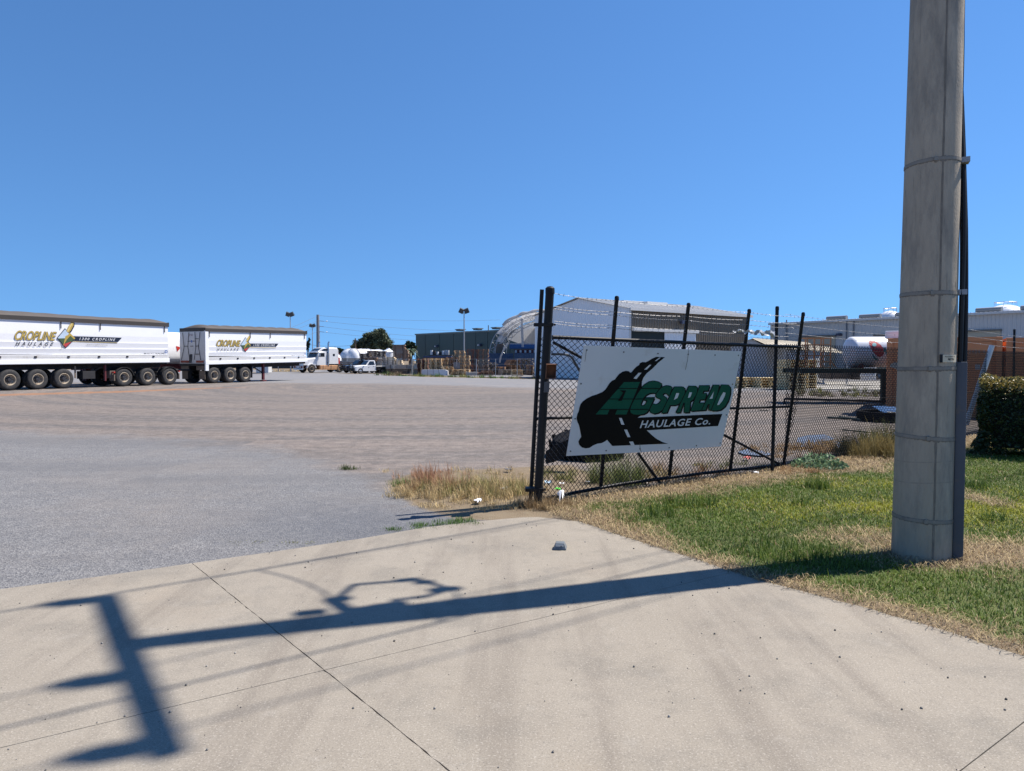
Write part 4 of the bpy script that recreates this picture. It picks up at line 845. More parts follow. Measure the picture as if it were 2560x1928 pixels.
def trailer(label, x0, x1, zb0, zb1, zt0, zt1, scal):
    t = thing('tipper_trailer', TA, TYAW, label, 'trailer', 'white tarped grain trailers'); L = x1 - x0; W = 2.5
    zb = lambda x: zb0 + (zb1 - zb0) * (x - x0) / L
    zt = lambda x: zt0 + (zt1 - zt0) * (x - x0) / L
    def prof(x):
        b, T = zb(x), zt(x) - 0.22
        s = [(0.12, b + 0.50), (0.05, b + 0.85), (0.10, b + 0.87), (0.045, b + 1.22), (0.08, b + 1.24), (0.055, b + 1.62), (0.055, T)]
        return [V((x, y, z)) for y, z in s] + [V((x, W - y, z)) for y, z in reversed(s)]
    body = MB().loft([prof(x0), prof(x1)]).build('body', WPAINT, t)
    for y in (-0.012, W - 0.13):
        MB().loft([[V((x, y, zb(x))), V((x, y + 0.14, zb(x))), V((x, y + 0.14, zb(x) + 0.26)), V((x, y, zb(x) + 0.26))] for x in (x0 - 0.05, x1 + 0.05)]).build('side_coaming', WPAINT, t, bevel=0.02)
    for k, zz in enumerate((0.275, 0.36, 0.445)):
        MB().loft([[V((x, 0.02 + 0.006 * k, zb(x) + zz)), V((x, 0.2, zb(x) + zz)), V((x, 0.2, zb(x) + zz + 0.07)), V((x, 0.02 + 0.006 * k, zb(x) + zz + 0.07))] for x in (x0, x1)]).build('side_rail', WDULL, t)
    for k in range(6):
        x = x0 + L * (k + 0.75) / 6.4; MB().box(x, x + 0.12, -0.02, 0.03, zb(x) + 0.33, zb(x) + 0.43).build('latch', HUB, body)
    for k in (0.03, 0.40, 0.60, 0.975):
        x = x0 + L * k; MB().box(x, x + 0.035, 0.0, 0.03, zt(x) - 0.62, zt(x) - 0.2).build('strap', STRAPM, t)
    MB().loft([[V((x, -0.01, zt(x) - 0.24)), V((x, 0.08, zt(x) - 0.24)), V((x, 0.08, zt(x) - 0.02)), V((x, -0.01, zt(x) - 0.02))] for x in (x0 - 0.05, x1 + 0.05)]).build('tarp_rail', TARPR, t)
    MB().loft([[V((x, W - 0.08, zt(x) - 0.24)), V((x, W, zt(x) - 0.24)), V((x, W, zt(x) - 0.02)), V((x, W - 0.08, zt(x) - 0.02))] for x in (x0 - 0.05, x1 + 0.05)]).build('tarp_rail', TARPR, t)
    rings = []; n = 90
    for i in range(n + 1):
        f = i / n; x = x0 + L * f; e = min(1, min(f, 1 - f) / 0.05); cr = (0.10 + 0.16 * e ** 0.5) + scal * abs(math.sin(f * math.pi * 9)) - scal * 0.6 + (0.03 * math.sin(f * 7.0) if scal < 0.03 else 0)
        rings.append([V((x, W * j / 14, zt(x) - 0.02 + cr * math.sin(math.pi * j / 14) ** 0.7)) for j in range(15)])
    MB().loft(rings, False, False).build('tarpaulin', TARP, t, True)
    for xx in (x0 - 0.052, x1 + 0.012):
        MB().box(xx, xx + 0.04, 0.0, W, zt(xx) - 0.26, zt(xx) + 0.02).build('end_rail', TARPR, t)
    for y in (0.72, 1.68): MB().loft([[V((x, y, zb(x) - 0.32)), V((x, y + 0.1, zb(x) - 0.32)), V((x, y + 0.1, zb(x) + 0.02)), V((x, y, zb(x) + 0.02))] for x in (x0 + 0.1, x1 - 0.1)]).build('chassis_rail', CHAS, t)
    MB().box(x0 + 0.1, x1 - 0.1, 0.1, W - 0.1, (zb0 + zb1) / 2 - 0.05, (zb0 + zb1) / 2 + 0.5).build('floor', CHAS, t)
    return t
def quadmap(c, y):                       # four photo corners TL TR BR BL on the trailer side -> decal plane
    q = [TZ(*p) for p in c]
    def fn(u, w):
        top = [q[0][i] * (1 - u) + q[1][i] * u for i in (0, 1)]; bot = [q[3][i] * (1 - u) + q[2][i] * u for i in (0, 1)]
        return V((bot[0] * (1 - w) + top[0] * w, y, bot[1] * (1 - w) + top[1] * w))
    return fn
GOLD = M('gold_lettering', (0.40, 0.29, 0.06), 0.45, 0, 0.12, 3); GOLDD = M('dark_gold_edge', (0.14, 0.12, 0.07), 0.5); NAVY = M('navy_print', (0.012, 0.017, 0.035), 0.4); GREYT = M('grey_print', (0.20, 0.21, 0.25), 0.5)
def decals(t, mp, C, ty):
    f = lambda pts: [mp(*p) for p in pts]
    body = [c for c in t.children if c.name.startswith('body')][0]
    def txt(name, s, corners, mat, off, **kw): m = MB(); text_on(m, s, quadmap(f(corners), off), **kw); return stuff(m.build(name, mat, t))
    def pg(name, polys, mat, off, parent=t):
        m = MB()
        for pl in polys: m.poly([V((TZ(*mp(*p))[0], off, TZ(*mp(*p))[1])) for p in pl])
        return m.build(name, mat, parent)
    y = 0.035
    c = C['crop']; sh = [(x + ty, yy + ty) for x, yy in c]
    txt('company_lettering_edge', 'CROPLINE', sh, GOLDD, y, shear=0.22, offset=0.022, space=0.98)
    txt('company_lettering', 'CROPLINE', c, GOLD, y - 0.004, shear=0.22, offset=0.012, space=0.98)
    txt('company_subline', 'HAULAGE', C['haul'], NAVY, y, shear=0.22, offset=0.012, space=1.9)
    (lx, ly), (tx, ty2), (rx, ry), (bx2, by2) = C['dia']
    em = pg('emblem', [[(lx, ly), (tx, ty2), (rx, ry), (bx2, by2)]], NAVY, y - 0.001)
    cx, cy = (lx + rx) / 2, (ty2 + by2) / 2; k = 0.90; q = lambda p: (cx + (p[0] - cx) * k, cy + (p[1] - cy) * k)
    Lp, Tp, Rp, Bp = q((lx, ly)), q((tx, ty2)), q((rx, ry)), q((bx2, by2)); mid = lambda a, b, t_: (a[0] + (b[0] - a[0]) * t_, a[1] + (b[1] - a[1]) * t_)
    pg('emblem_sky', [[Lp, Tp, mid(Tp, Rp, 0.55), mid(Lp, Rp, 0.42), mid(Lp, Bp, 0.05)]], M('emblem_pale_blue', (0.42, 0.52, 0.62), 0.4), y - 0.003, em)
    pg('emblem_field', [[mid(Lp, Bp, 0.05), mid(Lp, Rp, 0.42), mid(Tp, Rp, 0.55), Rp, mid(Rp, Bp, 0.42), mid(Lp, Bp, 0.62)]], M('emblem_green', (0.05, 0.085, 0.035), 0.5, 0, 0.3, 6), y - 0.0045, em)
    pg('emblem_red', [[mid(Lp, Bp, 0.66), mid(mid(Lp, Bp, 0.62), mid(Rp, Bp, 0.42), 0.5), mid(Rp, Bp, 0.34), Bp]], M('emblem_red', (0.42, 0.05, 0.05), 0.4), y - 0.006, em)
    W_ = rx - lx; pt = lambda a, b: (lx + W_ * a, ly + W_ * b)
    pg('emblem_ridge', [[pt(0.33, 0.42), pt(0.46, -0.10), pt(0.60, -0.16), pt(0.66, -0.30), pt(0.72, -0.24), pt(0.98, 0.02), pt(0.92, 0.08), pt(0.72, -0.12), pt(0.52, 0.10), pt(0.24, 0.58), pt(0.20, 0.60)]], GOLD, y - 0.0075, em)
    ear = [pt(0.52, -0.34), pt(0.62, -0.62), pt(0.80, -0.86), pt(0.90, -0.84), pt(0.88, -0.66), pt(0.74, -0.40), pt(0.62, -0.28)]
    pg('wheat_shadow', [[(x + W_ * 0.05, yy + W_ * 0.05) for x, yy in ear]], NAVY, y - 0.004, em)
    pg('wheat_ear', [ear], GOLD, y - 0.009, em)
    gr = []
    for i in range(6):
        a = i / 6; bx_, by_ = 0.56 + 0.27 * a, -0.33 - 0.46 * a
        for s in (-1, 1): gr.append([pt(bx_, by_), pt(bx_ + s * 0.075 + 0.01, by_ - 0.05), pt(bx_ + 0.03, by_ - 0.08)])
    stuff(pg('wheat_grains', gr, M('pale_wheat', (0.60, 0.48, 0.20), 0.5), y - 0.0105, em))
    pg('phone_banner', [C['ban']], NAVY, y)
    txt('phone_lettering', '1300 CROPLINE', C['bant'], WPAINT, y - 0.004, shear=0.15, offset=0.006, space=1.5)
    a, b = C['line']; pg('gold_line', [[a, b, (b[0] - 2, b[1] + C['lw']), (a[0], a[1] + C['lw'])]], GOLD, y)
    txt('web_lettering', 'www.cropline.com.au', C['web'], GREYT, y)
    txt('maker_lettering', 'MUSCAT TRAILERS', C['mus'], NAVY, y, offset=0.01)
    (mx_, my_), rr_ = C['cir']; ci = TZ(*mp(mx_, my_)); r_ = abs(TZ(*mp(mx_, my_ - rr_))[1] - ci[1])
    m = MB(); m._add([V((ci[0] + q_ * r_ * math.cos(i * 0.3927), y, ci[1] + q_ * r_ * math.sin(i * 0.3927))) for q_ in (1, 0.6) for i in range(16)], [(i, (i + 1) % 16, 16 + (i + 1) % 16, 16 + i) for i in range(16)]); m.build('maker_roundel', M('blue_print', (0.05, 0.12, 0.35), 0.4), t)
m1 = lambda x, y: (x / 4.809, 740 + y / 4.809); m2 = lambda x, y: (400 + x / 5.53, 760 + y / 5.53)
trA = trailer('long white grain trailer with sagging brown tarp at the left edge, on a dolly', -1.9, 9.56, 1.33, 1.44, 3.95, 3.98, 0.02)
axle_group(trA, (0.0, 1.42, 2.84))
decals(trA, m1, dict(crop=[(192, 412), (686, 430), (668, 537), (176, 530)], haul=[(200, 550), (652, 558), (642, 602), (192, 598)], dia=[(688, 505), (785, 388), (914, 515), (792, 630)], ban=[(885, 484), (1470, 502), (1422, 553), (878, 540)], bant=[(965, 500), (1392, 512), (1385, 541), (958, 531)], line=[(878, 547), (1416, 562)], lw=6, web=[(1047, 572), (1297, 580), (1297, 602), (1047, 594)], mus=[(1737, 684), (1983, 686), (1983, 702), (1737, 700)], cir=((2003, 670), 19)), 5)
for x, z0_, z1_, y0_, y1_, mt in ((3.55, 0.55, 1.25, 0.25, 0.28, M('dusty_flap', (0.15, 0.12, 0.095), 0.8, 0, 0.2)), (4.0, 0.5, 0.95, 0.2, 0.75, CHAS), (5.35, 0.35, 1.3, 0.22, 0.34, MAROON), (5.65, 0.5, 0.95, 0.2, 0.6, M('dusty_toolbox', (0.12, 0.10, 0.085), 0.7))):
    MB().box(x, x + (0.1 if mt in (MATS['dusty_flap'], MAROON) else 0.75), y0_, y1_, z0_, z1_).build('landing_leg' if mt is MAROON else 'mud_flap' if mt is MATS['dusty_flap'] else 'tool_box', mt, trA, bevel=0.01)
MB().bar((5.4, 0.4, 1.25), (4.3, 0.8, 0.55), 0.08, 0.08).build('leg_brace', CHAS, trA)
for y in (2.0, 2.2): MB().box(5.35, 5.45, y, y + 0.12, 0.35, 1.3).build('landing_leg', MAROON, trA)
MB().box(9.57, 9.60, 0.1, 2.4, 1.5, 3.7).build('headboard', WDULL, trA)
dolly = thing('trailer_dolly', TA, TYAW, 'low dark tri-axle dolly under the front of the left trailer', 'dolly')
axle_group(dolly, (6.47, 8.06, 9.66))
for y in (0.75, 1.65): MB().box(5.7, 10.6, y, y + 0.12, 0.85, 1.08).build('frame_rail', CHAS, dolly)
MB().cyl((7.9, 1.25, 1.1), (7.9, 1.25, 1.26), 0.5, n=20).build('turntable', CHAS, dolly)
MB().tube([(10.6, 1.25, 0.95), (12.2, 1.25, 0.9)], 0.07, 8).build('drawbar', CHAS, dolly)
for x in (6.47, 9.66):
    for y in (0.0, 1.98):
        rings = [[V((x + 0.64 * math.cos(a), y, r_o + 0.62 * math.sin(a))), V((x + 0.64 * math.cos(a), y + 0.5, r_o + 0.62 * math.sin(a))), V((x + 0.61 * math.cos(a), y + 0.5, r_o + 0.59 * math.sin(a))), V((x + 0.61 * math.cos(a), y, r_o + 0.59 * math.sin(a)))] for a in np.linspace(0.15, 2.99, 14)]
        mg = MB().loft(rings).build('mudguard', CHAS, dolly, True)
        if y == 0.0:
            s = 1 if x > 8 else -1; MB().box(x + s * 0.66 - 0.03, x + s * 0.66 + 0.03, 0.0, 0.45, 0.35, 0.72).build('mud_flap', MATS['dusty_flap'], mg); MB().box(x + s * 0.67 - 0.04, x + s * 0.67 + 0.04, -0.02, 0.2, 0.82, 0.9).build('marker_lamp', REDL, mg)
trB = trailer('white grain trailer with scalloped brown tarp and visible rear tailgate, standing on landing legs', 12.48, 22.36, 1.28, 1.46, 3.78, 3.93, 0.085)
axle_group(trB, (13.2, 14.6, 15.98))
decals(trB, m2, dict(crop=[(797, 491), (1120, 500), (1110, 590), (783, 588)], haul=[(800, 612), (1096, 612), (1090, 646), (792, 647)], dia=[(1117, 568), (1185, 460), (1264, 572), (1187, 666)], ban=[(1248, 547), (1643, 549), (1612, 592), (1238, 590)], bant=[(1300, 556), (1594, 556), (1588, 586), (1296, 584)], line=[(1240, 598), (1610, 604)], lw=5, web=[(1362, 620), (1530, 624), (1530, 637), (1362, 633)], mus=[(1825, 708), (1997, 708), (1997, 721), (1825, 721)], cir=((2012, 690), 13)), 5)
xr = 12.44
tg_ = MB().box(xr - 0.03, xr + 0.02, 0.03, 2.47, 1.35, 3.55).build('tailgate', M('tailgate_white', (0.50, 0.50, 0.51), 0.5, 0, 0.1, 2, dirt=((0.30, 0.26, 0.22), 0.1, 2)), trB)
DKB = M('dark_bracing', (0.03, 0.03, 0.035), 0.6)
for pts in ([(0.45, 3.5), (0.62, 2.5), (0.42, 1.6)], [(0.95, 3.5), (0.88, 2.5), (1.05, 1.6)], [(1.55, 3.5), (1.65, 2.5), (1.5, 1.6)], [(2.15, 3.5), (2.02, 2.5), (2.3, 1.6)]): MB().tube([(xr - 0.06, y, z) for y, z in pts], 0.016, 6).build('gate_bar', DKB, tg_)
for y0_, y1_, z in ((0.58, 0.92, 2.55), (0.60, 0.95, 3.05), (0.5, 0.95, 2.0), (1.15, 1.4, 2.55), (1.62, 2.05, 2.55)): MB().tube([(xr - 0.06, y0_, z), (xr - 0.06, y1_, z)], 0.022, 6).build('gate_rung', DKB, tg_)
for y in (1.28, 1.42): MB().tube([(xr - 0.07, y, 2.0), (xr - 0.07, y + 0.02, 1.7), (xr - 0.1, y + 0.06, 1.4)], 0.035, 6).build('air_hose', DKB, trB)
m = MB(); text_on(m, 'XP 75CC', lambda u, w: V((xr - 0.036, 1.55 - u * 0.42, 3.25 + w * 0.12)), offset=0.02); stuff(m.build('plate_lettering', M('grey_red_print', (0.22, 0.10, 0.10), 0.5), tg_))
m = MB(); m.cyl((xr - 0.034, 1.3, 2.88), (xr - 0.04, 1.3, 2.88), 0.09, n=16); m.build('rear_roundel', M('blue_print', (0.05, 0.12, 0.35), 0.4), tg_)
for s in (-1, 1): MB().poly([V((xr - 0.036, 1.3 + s * 0.1, 2.86)), V((xr - 0.036, 1.3 + s * 0.5, 2.89)), V((xr - 0.036, 1.3 + s * 0.12, 2.93))]).build('rear_wing', NAVY, tg_)
for y0_, y1_ in ((0.15, 0.85), (1.6, 2.35)):
    MB().box(xr - 0.08, xr - 0.03, y0_, y1_, 1.42, 1.56).build('tail_lamp', M('dull_red_lamp', (0.22, 0.045, 0.03), 0.5, 0, 0.3, 9), trB)
    MB().box(xr - 0.06, xr - 0.02, y0_, y1_, 0.9, 1.30).build('lamp_panel', M('dusty_toolbox', (0.12, 0.10, 0.085)), trB)
MB().box(xr - 0.12, xr, 0.1, 2.4, 1.20, 1.34).build('bumper', CHAS, trB)
MB().box(xr - 0.02, xr + 0.25, -0.005, 0.10, 0.86, 3.6).build('rear_pillar', WPAINT, trB, bevel=0.01)
MB().box(xr + 0.02, xr + 0.05, 0.12, 0.68, 0.28, 0.86).build('mud_flap', M('dusty_flap', (0.15, 0.12, 0.095), 0.8, 0, 0.2), trB)
MB().box(xr + 0.02, xr + 0.05, 1.8, 2.36, 0.28, 0.86).build('mud_flap', M('dusty_flap', (0.15, 0.12, 0.095)), trB)
for y in (0.38, 2.0):
    lg = MB().box(18.0, 18.16, y, y + 0.16, 0.12, 1.35).build('landing_leg', MAROON, trB); MB().box(17.9, 18.28, y - 0.06, y + 0.22, 0.0, 0.1).build('leg_foot', MAROON, lg)
MB().bar((16.9, 0.5, 1.2), (18.0, 0.45, 0.65), 0.07, 0.07).build('leg_brace', CHAS, trB); MB().bar((16.8, 0.5, 0.62), (18.0, 0.45, 0.62), 0.05, 0.05).build('leg_brace', CHAS, trB)
MB().box(16.75, 16.78, 0.2, 0.7, 0.3, 1.2).build('mud_flap', CHAS, trB)
MB().cyl((17.0, 0.9, 0.95), (17.0, 1.9, 0.95), 0.2, n=12).build('air_tank', CHAS, trB)
# white tanker standing behind, its rounded front in the gap
tk = thing('tank_trailer', TA, TYAW, 'rounded white tank trailer mostly hidden behind the two grain trailers', 'trailer')
rings = [[V((x, 3.6 + 2.5 * (0.5 + 0.5 * math.copysign(abs(math.cos(a)) ** 0.5, math.cos(a))), 2.45 + 1.15 * math.copysign(abs(math.sin(a)) ** 0.5, math.sin(a)) * k)) for a in np.linspace(0, 2 * math.pi, 28, endpoint=False)] for x, k in ((6.0, 1), (15.3, 1))]
MB().loft(rings).build('tank', WPAINT, tk, True); MB().box(6.5, 15, 4.2, 5.2, 0.95, 1.35).build('chassis', MAROON, tk)
m = MB(); m.poly([V((13.0, 3.58, 2.6)), V((13.4, 3.58, 2.5)), V((13.1, 3.58, 2.2))]); m.build('side_mark', REDL, tk)
for x in (8.0, 9.4): wheel(tk, x, 3.6); wheel(tk, x, 6.05, True)

# ------------------------------------------------------------------ prime mover
DIRTW = M('dirty_white_cab', (0.70, 0.70, 0.70), 0.35, 0, 0.05, 1.5, dirt=((0.40, 0.24, 0.14), 0.06, 1.3), spec=0.5)
ODIRT = M('orange_dust_metal', (0.46, 0.25, 0.13), 0.7, 0.1, 0.25, 2.5, dirt=((0.12, 0.07, 0.045), 0.2, 2))
GLASS = M('dark_window_glass', (0.012, 0.015, 0.02), 0.08, 0, 0.05, 3, spec=0.8)
CHROME = M('chrome', (0.55, 0.55, 0.57), 0.2, 0.9, 0.1)
tp = G(806, 931.5); tr = thing('prime_mover', (tp.x, tp.y, 0), R(227), 'white bonneted prime mover with sleeper cab, bull bar and dusty orange skirts', 'truck')
sc = 0.98; tr.scale = (sc, sc, sc)
for y in (-0.45, 0.33): MB().box(-3.5, 3.0, y, y + 0.12, 0.78, 1.06).build('chassis_rail', MAROON, tr)
MB().loft([[(x, -w, zl), (x, w, zl), (x, w, zh - 0.12), (x, w - 0.12, zh), (x, -w + 0.12, zh), (x, -w, zh - 0.12)] for x, w, zl, zh in ((1.45, 1.02, 1.0, 2.02), (2.6, 0.95, 1.0, 1.88), (3.3, 0.88, 1.0, 1.75))]).build('bonnet', DIRTW, tr)
cab = MB().loft([[(x, -w, 1.0), (x, w, 1.0), (x, w, zh), (x, w - 0.1, zh + 0.12), (x, -w + 0.1, zh + 0.12), (x, -w, zh)] for x, w, zh in ((0.0, 1.12, 2.75), (1.2, 1.12, 2.72), (1.45, 1.10, 2.05))]).build('cab', DIRTW, tr)
MB().poly([(1.30, -0.98, 2.70), (1.30, 0.98, 2.70), (1.53, 0.98, 2.08), (1.53, -0.98, 2.08)]).build('windscreen', GLASS, cab)
MB().box(1.2, 1.62, -1.08, 1.08, 2.66, 2.74).build('sun_visor', DIRTW, cab)
for s in (-1, 1):
    MB().poly([(0.35, s * 1.125, 2.1), (1.25, s * 1.125, 2.1), (1.08, s * 1.125, 2.6), (0.35, s * 1.125, 2.6)]).build('door_window', GLASS, cab)
    MB().box(1.1, 1.25, s * 1.3 - 0.1, s * 1.3 + 0.1, 2.05, 2.6).build('mirror', CHROME, cab)
    MB().tube([(-0.2, s * 1.15, 0.95), (-0.2, s * 1.15, 3.9), (-0.34, s * 1.15, 4.1)], 0.10, 12).build('exhaust_stack', CHROME, tr, True)
    MB().cyl((-0.2, s * 1.15, 1.4), (-0.2, s * 1.15, 2.6), 0.15, n=14).build('muffler', STEEL, tr, True)
    MB().box(-1.8, 1.1, s * 1.0 - 0.2, s * 1.0 + 0.2, 0.45, 0.98).build('fuel_tank', ODIRT, tr, bevel=0.08)
    MB().box(-2.3, 1.2, s * 1.17, s * 1.19, 0.40, 0.50).build('step', ODIRT, tr)
    for x in (-1.8, -0.6, 0.6): MB().box(x, x + 0.05, s * 1.21 - 0.01, s * 1.21 + 0.01, 0.46, 0.98).build('tank_strap', CHROME, tr)
    rings = [[V((2.3 + 0.66 * math.cos(a), s * 1.2, r_o + 0.64 * math.sin(a))), V((2.3 + 0.66 * math.cos(a), s * 0.8, r_o + 0.64 * math.sin(a))), V((2.3 + 0.60 * math.cos(a), s * 0.8, r_o + 0.58 * math.sin(a))), V((2.3 + 0.60 * math.cos(a), s * 1.2, r_o + 0.58 * math.sin(a)))] for a in np.linspace(0.1, 3.04, 12)]
    MB().loft(rings).build('front_guard', DIRTW, tr, True)
    for x in (2.3, -1.95, -3.15): w = inst('wheel', ME_TYRE, tr, (x, s * (1.2 if s < 0 else 1.2), r_o), math.pi if s > 0 else 0); inst('rim', ME_RIM, w); inst('hub', ME_HUB, w)
    for x in (-1.95, -3.15):
        rings = [[V((x + 0.62 * math.cos(a), s * 1.2, r_o + 0.6 * math.sin(a))), V((x + 0.62 * math.cos(a), s * 0.6, r_o + 0.6 * math.sin(a)))] for a in np.linspace(0.4, 2.74, 9)]; MB().loft(rings, False, False).build('drive_guard', CHAS, tr)
    MB().box(-3.85, -3.8, s * 0.9 - 0.28, s * 0.9 + 0.28, 0.25, 0.8).build('mud_flap', MAROON, tr)
slp = MB().loft([[(x, -1.16, 1.15), (x, 1.16, 1.15), (x, 1.16, zh - 0.15), (x, 1.0, zh), (x, -1.0, zh), (x, -1.16, zh - 0.15)] for x, zh in ((-1.75, 3.15), (-1.6, 3.32), (-0.2, 3.36), (0.95, 3.28))][0:3] ).build('sleeper', DIRTW, tr)
rf = MB().loft([[(x, -w, 2.78), (x, w, 2.78), (x, w, zh - 0.1), (x, w - 0.14, zh), (x, -w + 0.14, zh), (x, -w, zh - 0.1)] for x, w, zh in ((-0.2, 1.14, 3.36), (0.55, 1.1, 3.30), (1.15, 1.02, 2.9))]).build('roof_fairing', DIRTW, tr)
MB().poly([(0.66, -0.85, 3.24), (0.66, 0.85, 3.24), (1.16, 0.85, 2.93), (1.16, -0.85, 2.93)]).build('roof_window', GLASS, rf)
for s in (-1, 1): MB().poly([(-0.1, s * 1.15, 2.9), (0.75, s * 1.12, 2.9), (0.5, s * 1.12, 3.15), (-0.1, s * 1.15, 3.15)]).build('roof_window', GLASS, rf); MB().box(-1.2, -0.9, s * 1.165, s * 1.17, 2.2, 2.5).build('sleeper_window', GLASS, slp)
MB().box(-2.05, -1.85, -1.05, 1.05, 1.1, 2.0).build('red_headboard', M('bright_red_paint', (0.45, 0.04, 0.03), 0.4), tr)
gr_ = MB().box(3.3, 3.34, -0.7, 0.7, 0.75, 1.7).build('grille', CHROME, tr)
bb = MB()
for z in (0.55, 0.9, 1.25, 1.6): bb.tube([(3.45, -1.2, z), (3.62, -0.7, z), (3.62, 0.7, z), (3.45, 1.2, z)], 0.045, 8)
for y in (-1.15, -0.55, 0.55, 1.15): bb.box(3.54, 3.6, y - 0.05, y + 0.05, 0.42, 1.68)
bb.box(3.5, 3.58, -1.15, 1.15, 0.4, 0.62); bb.build('bull_bar', CHROME, tr)
for y in (-0.85, 0.85): MB().box(3.56, 3.6, y - 0.26, y + 0.26, 0.68, 0.88).build('bar_panel', M('dull_red_panel', (0.18, 0.03, 0.03), 0.6), tr); MB().cyl((3.36, y, 1.3), (3.44, y, 1.3), 0.13, n=12).build('headlight', M('lamp_lens', (0.6, 0.6, 0.58), 0.1), tr)
MB().box(3.63, 3.65, -0.32, 0.32, 0.66, 0.86).build('number_plate', WDULL, tr)
MB().cyl((-2.6, 0, 1.12), (-2.6, 0, 1.2), 0.45, n=16).build('turntable', CHAS, tr)

# ------------------------------------------------------------------ utes
def ute(name, px, py, rz, paint, label, tray, cat='ute'):
    g = G(px, py); t = thing(name, (g.x, g.y, 0), rz, label, cat, None); k = 0.93; t.scale = (k, k, k)
    hw = 0.86
    MB().loft([[(x, -w, zl), (x, w, zl), (x, w, zh - 0.08), (x, w - 0.1, zh), (x, -w + 0.1, zh), (x, -w, zh - 0.08)] for x, w, zl, zh in ((2.45, 0.78, 0.42, 0.92), (2.2, 0.84, 0.36, 1.0), (0.95, hw, 0.34, 1.10), (0.9, hw, 0.34, 1.10), (-0.55 if tray else -2.2, hw, 0.34, 1.10))]).build('body', paint, t)
    x_b = -0.5 if tray else -0.9
    cab = MB().loft([[(x, -w, zl), (x, w, zl), (x, w2, zh), (x, -w2, zh)] for x, w, w2, zl, zh in ((0.85, 0.80, 0.78, 1.08, 1.12), (0.28, 0.82, 0.68, 1.08, 1.72), (x_b + 0.1, 0.82, 0.66, 1.08, 1.72), (x_b, 0.82, 0.70, 1.08, 1.55))]).build('cab', paint, t)
    MB().poly([(0.86, -0.74, 1.15), (0.86, 0.74, 1.15), (0.37, 0.63, 1.67), (0.37, -0.63, 1.67)]).build('windscreen', GLASS, cab)
    for s in (-1, 1):
        MB().poly([(0.62, s * 0.845, 1.14), (x_b + 0.14, s * 0.845, 1.14), (x_b + 0.2, s * 0.735, 1.60), (0.28, s * 0.735, 1.60)]).build('side_window', GLASS, cab)
        MB().box(-0.3, -0.15, s * 0.865, s * 0.875, 0.92, 0.96).build('door_handle', CHAS, t)
        for x in (1.62, -1.5):
            w = MB().lathe([(0.2, 0.02), (0.33, 0.0), (0.355, 0.03), (0.355, 0.19), (0.33, 0.22), (0.2, 0.2)], 20, axis='y').build('wheel', TYRE, t, True); w.location = (x, s * 0.88 if s < 0 else 0.88, 0.355); w.rotation_euler = (0, 0, math.pi if s > 0 else 0)
            MB().lathe([(0.21, 0.015), (0.19, 0.05), (0.0, 0.06)], 16, axis='y').build('rim', RIM, w)
        MB().box(2.42, 2.47, s * 0.62 - 0.14, s * 0.62 + 0.14, 0.72, 0.88).build('headlight', M('lamp_lens', (0.6, 0.6, 0.58)), t)
        MB().box(1.0, 1.12, s * 0.98 - 0.08, s * 0.98 + 0.08, 1.12, 1.26).build('mirror', CHAS, t)
    bbm = MB()
    for z in (0.5, 0.72, 0.95): bbm.tube([(2.45, -0.85, z), (2.6, -0.5, z), (2.6, 0.5, z), (2.45, 0.85, z)], 0.05, 6)
    for y in (-0.45, 0.45): bbm.box(2.53, 2.6, y - 0.05, y + 0.05, 0.42, 1.05)
    bbm.box(2.42, 2.56, -0.85, 0.85, 0.34, 0.66); bbm.build('bull_bar', CHAS, t)
    MB().box(2.6, 2.62, -0.2, 0.2, 0.42, 0.53).build('number_plate', M('yellow_plate', (0.5, 0.4, 0.05), 0.5), t)
    if tray:
        MB().box(-2.75, -0.62, -0.95, 0.95, 0.86, 1.0).build('tray', M('pale_tray', (0.55, 0.53, 0.48), 0.6, 0, 0.1), t, bevel=0.02)
        MB().box(-2.6, -0.5, -0.4, 0.4, 0.5, 0.86).build('chassis', CHAS, t); MB().box(-2.4, -0.75, 0.65, 0.9, 0.5, 0.84).build('tool_box', CHAS, t)
        MB().tube([(-0.66, -0.9, 1.0), (-0.66, -0.9, 1.62), (-0.66, 0.9, 1.62), (-0.66, 0.9, 1.0)], 0.03, 6).build('head_rack', CHAS, t)
        m = MB(); m.poly([(0.55, 0.872, 0.78), (0.35, 0.872, 0.92), (0.5, 0.872, 0.74)]); m.build('door_mark', NAVY, t)
    else: MB().box(-2.25, -0.95, -0.8, 0.8, 0.75, 1.06).build('tub', paint, t)
    return t
ute('tray_ute', 923, 934, R(218), M('white_ute_paint', (0.72, 0.73, 0.74), 0.3, 0, 0.03, 2, spec=0.5), 'white single-cab ute with flat tray and black bull bar beside the prime mover', True)
ute('dark_ute', 899, 932.2, R(221), M('dark_blue_paint', (0.012, 0.018, 0.04), 0.2, 0.2, 0.1, 2, spec=0.6), 'dark blue ute parked half hidden behind the white tray ute', False)
# ------------------------------------------------------------------ buildings
def ribbed_wall(p0, p1, z0, z1, pitch=0.25, depth=0.035, ztop=None):
    """corrugated sheet wall from p0 to p1; ribs stand out on the left-hand normal side facing the camera"""
    p0, p1 = V((p0[0], p0[1], 0)), V((p1[0], p1[1], 0)); d = p1 - p0; L = d.length; d.normalize(); n = V((d.y, -d.x, 0)); k = max(1, int(L / pitch)); q = L / k; pts = []
    for i in range(k): pts += [(i * q, 0), (i * q + q * 0.55, 0), (i * q + q * 0.65, depth), (i * q + q * 0.9, depth)]
    pts.append((L, 0)); m = MB(); vs = []
    for s, o in pts:
        b = p0 + d * s + n * o; vs += [b + V((0, 0, z0)), b + V((0, 0, z1 if ztop is None else ztop(s / L)))]
    m._add(vs, [(2 * i, 2 * i + 2, 2 * i + 3, 2 * i + 1) for i in range(len(pts) - 1)]); return m
